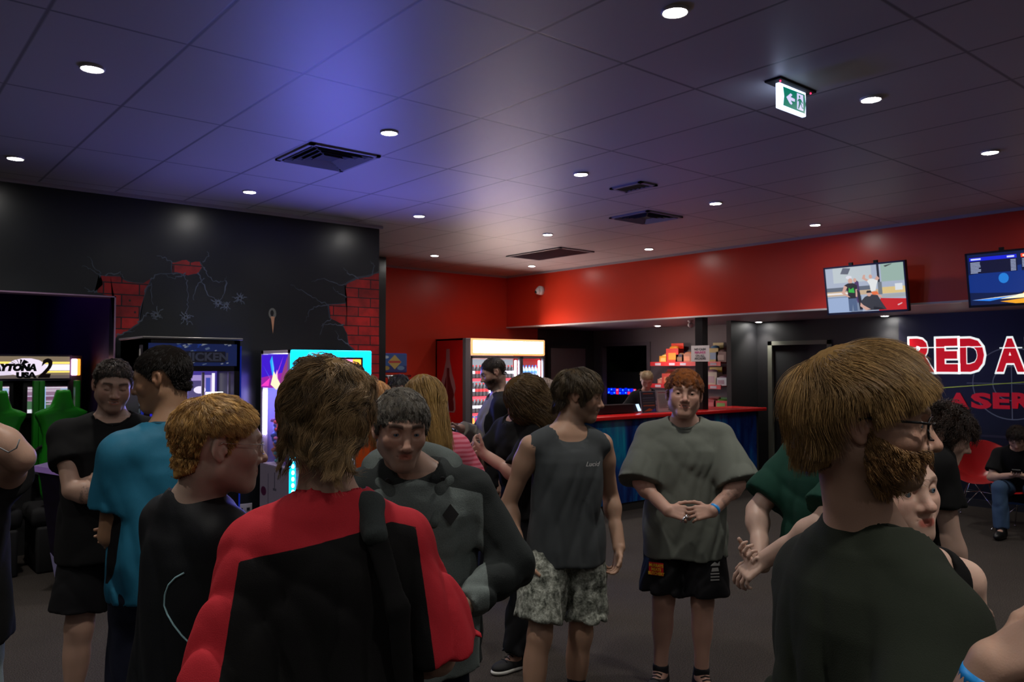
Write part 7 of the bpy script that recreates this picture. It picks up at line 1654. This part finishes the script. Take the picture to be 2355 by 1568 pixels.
p.tee(cloth_mat('tee_greygreen', S(106, 111, 103), weave=420), sleeve=.98, loose=.022, hem=.735, hemg=.035, amp=.012, slr=.068, sll=.118, h=.0085, neckr=.074, neckf=.02)
p.trousers(cloth_mat('shorts_black', S(18, 18, 22), rough=.6), shorts=(.88, .108, .125), amp=.012); p.band(-1, M_BAND, t=.93, w=.010); p.shoes(M_SHOEB, M_SOLEB, socks=mat('sock_black', S(18, 18, 24), rough=.9), sock_h=.045)
yf = .142
bd = MB(); bd.prism([(-.038, -.030), (.038, -.030), (.038, .036), (-.038, .036)], (.150, yf - .004, .650), (1, -.3, 0), (0, 0, 1), (.28, .95, 0), .003)
o = bd.build('thigh_badge', mat('badge_red', S(200, 28, 30), rough=.6), p.root)
for i, w_ in enumerate(('MURRAYS', 'MEATS', 'BUTCHERY')): text('badge_lettering', w_, .022, (.1505, yf + .0005, .671 - i * .021), (-1, .3, 0), (0, 0, 1), mat('badge_yellow', S(235, 190, 40), rough=.6), o, bold=.0006, extrude=.0004, sx=.8)
bd = MB(); bd.prism([(-.022, .03), (0, .05), (.014, .04), (.024, .052), (.024, .03)], (-.150, yf - .004, .655), (-1, -.3, 0), (0, 0, 1), (-.28, .95, 0), .003).prism([(-.018, 0), (.02, .002), (.016, .02), (-.014, .018)], (-.150, yf - .004, .655), (-1, -.3, 0), (0, 0, 1), (-.28, .95, 0), .003)
for i in range(3): bd.prism([(-.022, -.015 - i * .016), (.022, -.013 - i * .016), (.022, -.008 - i * .016), (-.022, -.008 - i * .016)], (-.150, yf - .004, .655), (-1, -.3, 0), (0, 0, 1), (-.28, .95, 0), .003)
bd.build('thigh_print', mat('print_pale', S(170, 170, 168), rough=.6), p.root)
r_, n_ = scalp_points(3600, 24, t_)
top = lambda q: np.clip((q[:, 2] - .02) / .045, 0, 1)
p.hair(hair_mat('hair_copper', S(76, 38, 18), S(176, 108, 58)), roots=r_, nrms=n_, length=.012 + .044 * top(r_) + .04 * (r_[:, 2] < -.03) * (r_[:, 1] < -.03), flow=flow_from(0, -.04, .09, .15, fwd=.45), lift=.7, curl=1.3, cfreq=36, steps=11, clump=.62, nclump=200, wid=.0012, offs=.016, capmesh=cap_from(t_, lambda q: .002 + .016 * np.clip((q[:, 2] - .02) / .04, 0, 1), h=.006))
mid = (p.arm[1]['w'] + p.arm[-1]['w']) / 2 + V(.015, .06, -.01)
t = thing('keys', 'small bright keys held by the man in the grey t-shirt', 'keys', (p.x, p.y, 0), p.th); MB().tube([tuple(mid), tuple(mid + V(.03, .02, -.035))], .006).lathe(tuple(mid + V(.0, .01, -.01)), [(.012, 0), (.012, .004)], 12).build('key', M_CHROME, t)

# ---- kiosk attendant
t_ = hairline(front=.058, temple=-.03, nape=-.085)
p = who('blonde kiosk attendant in black bowing over the counter', 1484, 11.0, 8, H=1.67, build=.95, sw=.17, fem=1, leanf=10, head=(-4, -38, 0), hr=.006, br=.014, ho=dict(hairtest=t_, haircol=lc(150, 120, 90), closed=True, lid=0, brow=lc(120, 90, 60)))
p.tone = SK_PINK * .9
p.set_arm(1, (.12, .22, 1.12), hint=(1, -.4, -.6)); p.set_arm(-1, (-.12, .22, 1.12), hint=(-1, -.4, -.6)); p.legs(); p.body(); p.tee(C_BLACK2, sleeve=.8, loose=.02, hem=.86, h=.012); p.trousers(C_BLACK)
r_, n_ = scalp_points(1500, 25, t_); p.hair(hair_mat('hair_ash_blonde', S(120, 96, 68), S(214, 190, 150)), roots=r_, nrms=n_, length=.11 + 0 * r_[:, 0], flow=lambda q, t: np.concatenate([np.sign(q[:, :1]) * .5, -.9 + 0 * q[:, :1], -.35 + 0 * q[:, :1]], 1), lift=.05, steps=8, wid=.0018, offs=.006, rough=.05, tip=.8)

# ---- person in the dark green T-shirt, hands behind the back
p = who('person in dark green t-shirt, hands clasped behind the back, beside the bearded man', 1892, 3.0, 128, H=1.74, build=1.02, sw=.19, leanf=5, hr=.0055, br=.010, ho=dict(hairtest=t_, haircol=lc(50, 36, 24)))
p.tone = SK_PALE * .85
wr = p.to_local(dep(1757, 1288, 2.86)); wl2 = p.to_local(dep(1752, 1298, 2.93))
p.set_arm(1, tuple(wr), hint=(1.2, -.5, -.1), dir_=tuple(p.to_local(dep(1722, 1312, 2.86)) - wr), back=(.1, -.9, .5), thumb=(-.2, .2, 1), curl=(.5, .6, .7, .8)); p.set_arm(-1, tuple(wl2), hint=(-1.2, -.5, -.1), dir_=tuple(p.to_local(dep(1728, 1290, 2.9)) - wl2), back=(-.2, -.8, -.5), thumb=(0, 0, 1), curl=(.8, .9, 1, 1))
p.legs(); p.body(); p.tee(cloth_mat('tee_green', S(16, 58, 46)), sleeve=.78, loose=.018, hem=.86, hemg=.02, amp=.014, h=.008, sll=.085)
p.trousers(cloth_mat('shorts_navy', S(22, 28, 54)), shorts=(.8, .105, .12), amp=.01); p.shoes(M_SHOEB, M_SOLEW)
r_, n_ = scalp_points(1500, 26, t_); p.hair(HD, roots=r_, nrms=n_, length=.05 + 0 * r_[:, 0], flow=flow_from(0, -.05, .1, .4), lift=.4, steps=6, wid=.0015, offs=.01)

# ---- girl with pale face
t_ = hairline(front=.062, temple=-.02, nape=-.085)
p = who('pale girl in black tank top smiling to the right, face just below the blond beard', 2074, 1.84, 36, H=1.565, build=.88, sw=.165, fem=1, leanf=2, head=(6, 0, 6), hs=.98, hpos=dep(2046, 1120, 1.74), hr=.0032, br=.009,
        ho=dict(hairtest=t_, haircol=lc(60, 36, 24), brow=lc(80, 54, 40), browa=.55, browt=.7, iris='blue', smile=.9, lip=(.86, .40, .38), jaw=.88, nose=.92, chin=.96, lid=.0035, gaze=(14, 0)))
p.tone = SK_PALE * 1.18
p.set_arm(-1, (-.20, .03, .78), hint=(-.3, -1, 0), thk=.88); p.set_arm(1, (.20, .06, .80), hint=(.3, -1, 0), thk=.88); p.legs(); p.body()
p.tee(C_BLACK, sleeve=0, sleeves=(), loose=.004, hem=.84, hemg=.0, neckr=.088, neckf=.065, amp=.004, h=.007, armhole=(.035, .10, .060), collar=False, name='tank_top'); p.trousers(C_BLACK2)
HA = hair_mat('hair_auburn', S(40, 20, 14), S(120, 70, 44))
r_, n_ = scalp_points(4200, 27, t_)
p.hair(HA, roots=r_, nrms=n_, length=np.where(r_[:, 2] > .0, .26, .2), flow=lambda q, t: np.concatenate([np.sign(q[:, :1] - .004) * .25, -.75 + 0 * q[:, :1], -.75 + 0 * q[:, :1]], 1), lift=.1, steps=12, wid=.0009, offs=.010, rough=.06, capmesh=cap_from(t_, lambda q: .006 + 0 * q[:, 0], h=.006))

# ---- curly-haired person leaning, behind the girl
t_ = hairline(front=.050, temple=-.04, nape=-.09)
p = who('curly dark-haired person in black t-shirt leaning forward beside the empty red chair', 2056, 3.45, 100, H=1.66, build=1.0, sw=.18, leanf=18, head=(-10, -20, 0), hpos=dep(2166, 1000, 3.4), hr=.006, br=.011, ho=dict(hairtest=t_, haircol=lc(20, 15, 13)))
p.tone = SK_PALE * .85
p.set_arm(1, (.215, .22, .80), hint=(.6, -1, 0)); p.set_arm(-1, (-.22, .16, .82), hint=(-.6, -1, 0)); p.legs(); p.body()
p.tee(C_BLACK, sleeve=.55, loose=.014, hem=.84, amp=.012, h=.010, sll=.078); p.trousers(cloth_mat('denim_navy', S(22, 26, 44)))
r_, n_ = scalp_points(3200, 28, t_)
p.hair(hair_mat('hair_curly_dark', S(16, 12, 10), S(74, 54, 44)), roots=r_, nrms=n_, length=.10 + .03 * np.sin(r_[:, 0] * 90), flow=flow_from(0, 0, .05, .5), lift=.7, curl=1.6, cfreq=22, steps=14, clump=.5, nclump=200, wid=.0011, offs=.032, wig=.5, capmesh=cap_from(t_, lambda q: .018 + .004 * np.sin(q[:, 0] * 120) * np.sin(q[:, 2] * 110), h=.007))

# ---- large bearded man in glasses (right foreground)
t_ = hairline(front=.064, temple=.010, nape=-.100, side=.04)
p = who('large man with blond beard and black glasses in dark olive t-shirt, right foreground', 1990, 1.42, 124, H=1.725, build=1.10, sw=.166, shd=.04, belly=.3, leanf=2, head=(-34, -3, 0), hs=.965, hpos=dep(1986, 970, 1.37), hr=.0026, br=.008,
        ho=dict(hairtest=t_, haircol=lc(88, 66, 40), brow=lc(120, 92, 60), browa=.7, iris='blue', stubble=(.16, .10, .05, .6), nose=1.12, jaw=1.02, chin=.96))
p.tone = SK_FAIR * 1.0
wr = p.to_local(dep(2285, 1528, 1.06)); p.set_arm(1, tuple(wr), hint=(1, -.8, -1.4), dir_=tuple(p.to_local(dep(2420, 1465, 1.0)) - wr), back=(.6, -.3, .8), thumb=(-.3, .3, 1), curl=(.7, .8, .9, 1)); p.set_arm(-1, (-.1, .35, 1.05), hint=(-1, -.6, -.4)); p.legs(); p.body()
p.tee(cloth_mat('tee_olive', S(34, 40, 31), weave=500, bump=.3), sleeve=.86, loose=.020, hem=.80, hemg=.03, neckr=.073, neckf=.02, amp=.014, slr=.070, sll=.092, h=.0065)
p.trousers(cloth_mat('denim_blue', S(30, 40, 80))); p.band(1, M_BAND, t=.90, w=.009)
HB = hair_mat('hair_dark_blond', S(62, 42, 24), S(204, 164, 104), rough=.36)
r_, n_ = scalp_points(26000, 29, t_)
def flow_bm(q, t):
    """swept forward on top, falling down the sides and back"""
    top_ = np.clip((q[:, 2:3] - .045) / .03, 0, 1); back = np.clip(-(q[:, 1:2] + .02) / .05, 0, 1)
    v = q - V(.0, -.055, .10); v /= np.linalg.norm(v, axis=1, keepdims=True) + 1e-6
    return v * .8 + V(0, .55, 0) * (1 - back) * top_ + V(0, 0, -.55) * (1 - .8 * top_) + V(.25, 0, 0) * top_
def len_bm(q): return np.clip(.052 + .06 * np.clip((q[:, 2] + .01) / .05, 0, 1) - .018 * (q[:, 2] < -.05), .02, .2)
p.hair(HB, roots=r_, nrms=n_, trim=(t_, np.where(r_[:, 1] > .045, .034, .012)), length=len_bm(r_), flow=flow_bm, lift=.50, steps=12, clump=.30, nclump=900, wid=.00050, offs=.024, rough=.13, wig=.22, capmesh=cap_from(t_, lambda q: .005 + .022 * np.clip((q[:, 2] + .02) / .10, 0, 1), h=.004))
bt_ = lambda q: (q[:, 1] > .004) & (q[:, 2] < np.interp(q[:, 1], [.0, .02, .05, .075, .09], [.010, -.018, -.034, -.038, -.036])) & (q[:, 2] > -.125) & ~((np.abs(q[:, 0]) < .018) & (np.abs(q[:, 2] + .062) < .006) & (q[:, 1] > .07))
r_, n_ = scalp_points(7000, 30, bt_)
p.hair(hair_mat('beard_blond', S(84, 56, 30), S(196, 152, 98)), name='beard', roots=r_, nrms=n_, length=.014 + .016 * np.clip((-.05 - r_[:, 2]) / .04, 0, 1), flow=lambda q, t: V(0, .75, -1) + 0 * q, lift=.65, steps=8, clump=.35, nclump=400, wid=.00065, offs=.016, rough=.25, curl=.25, cfreq=25)
p.glasses(mat('frame_black', S(14, 14, 16), rough=.25), r=.0019, wx=.026, wz=.019)

# ---- seated person with a phone at the right edge
shell_chair((9.50, 3.02, 0), -PI / 2 - .2, 'red shell armchair under the seated person in jeans')
t_ = hairline(front=.05)
cx, cy_ = 9.44, 3.04
p = Person('seated person in black t-shirt and blue jeans looking at a phone in a red chair', cx, cy_, 180 + 15, H=1.63, build=1.0, sw=.18, leanf=24, hr=.0065, br=.012, ho=dict(hairtest=t_, haircol=lc(30, 22, 18)), head=(0, -38, 0))
DZ = -.47; p.tone = SK_FAIR
# seated: the whole upper body drops, thighs forward
p.hc = p.hc + V(0, .02, -.03)
p.set_arm(1, (.05, .42, 1.10), hint=(1, -.3, -.8), dir_=(-.5, .8, .1), back=(0, .3, -1), thumb=(-.5, .3, .7)); p.set_arm(-1, (-.05, .42, 1.10), hint=(-1, -.3, -.8), dir_=(.5, .8, .1), back=(0, .3, -1), thumb=(.5, .3, .7))
p.leg = {}
for sd in (1, -1):
    hip = V(sd * .09, .0, .92); knee = V(sd * .15, .44, .97); ank = V(sd * .14, .46, .085 - DZ); p.leg[sd] = (hip, knee, ank, V(sd * .2, .98, 0))
    p.P += [cap(hip, knee, .085, .056, k=.03), cap(knee, ank, .052, .038, k=.02), cap(ank, ank + V(sd * .02, .12, -.05), .036, .028, k=.02)]
p.body(); p.tee(C_BLACK, sleeve=.7, loose=.02, hem=.86, amp=.012, h=.011)
p.trousers(cloth_mat('denim_light', S(62, 84, 112), weave=300, var=.3), amp=.010)
for sd in (1, -1):
    a = p.leg[sd][2]; fd = V(sd * .2, .98, 0); p.garment('boot', [cap(a + V(0, 0, .10), a - V(0, 0, .03), .048, .05, k=.02), elli(a + fd * .06 + V(0, 0, -.045), V(.048, .13, .045), np.stack([V(fd[1], -fd[0], 0), fd, V(0, 0, 1)], 1), k=.03)], mat('boot_black', S(20, 20, 20), rough=.4), h=.008, amp=.002, cut=[lambda X, Y, Z: f32(-DZ + .002) - Z + 0 * X])
r_, n_ = scalp_points(1600, 31, t_); p.hair(HD, roots=r_, nrms=n_, length=.05 + 0 * r_[:, 0], flow=flow_from(0, -.04, .1, .3), lift=.5, curl=1.0, cfreq=25, steps=8, wid=.0016, offs=.014, clump=.4)
p.root.location.z = DZ
t = thing('mobile_phone', 'dark phone held by the seated person in jeans', 'phone', (p.x, p.y, DZ), p.th); MB().prism([(-.036, -.07), (.036, -.07), (.036, .07), (-.036, .07)], (0, .50, 1.13), (1, 0, 0), (0, .8, .6), (0, -.6, .8), .009).build('case', M_BLKP, t)

# ---- person cut by the left edge, arm raised
t_ = hairline(front=.055)
p = who('person in black t-shirt and pale jeans cut by the left edge, elbow raised', -155, 2.4, 20, H=1.74, build=1.12, sw=.20, hr=.006, br=.010, ho=dict(hairtest=t_, haircol=lc(30, 24, 20)), head=(-20, 0, 0))
p.tone = SK_FAIR
wl3 = p.to_local(dep(-110, 915, 2.30)); sh = p.shp(-1)
p.set_arm(-1, tuple(wl3), hint=tuple(p.to_local(dep(60, 1010, 2.3)) - sh), l1=.25, dir_=(.8, -.1, .3), back=(0, .3, 1), thumb=(0, -1, .2)); p.set_arm(1, (.24, .05, .86), hint=(.5, -1, 0)); p.legs(fr=(.12, .02), fl=(-.16, .02)); p.body()
p.tee(C_BLACK, sleeve=.35, loose=.022, hem=.90, hemg=.03, amp=.012, h=.009); p.trousers(cloth_mat('denim_pale', S(142, 156, 160), weave=200, var=.25), amp=.012); p.shoes(M_SHOEB, M_SOLEW)
r_, n_ = scalp_points(1200, 32, t_); p.hair(HD, roots=r_, nrms=n_, length=.04 + 0 * r_[:, 0], flow=flow_from(0, -.05, .1, .3), lift=.5, steps=5, wid=.0016, offs=.01)
c_ = [p.to_local(dep(*q)) for q in ((-30, 1010, 2.25), (0, 1030, 2.25), (20, 1040, 2.25), (38, 1030, 2.25), (45, 1010, 2.25))]
MB().tube([tuple(q) for q in c_], .0022, 6).build('earphone_cable', mat('cable_grey', S(120, 122, 125), rough=.5), p.root)
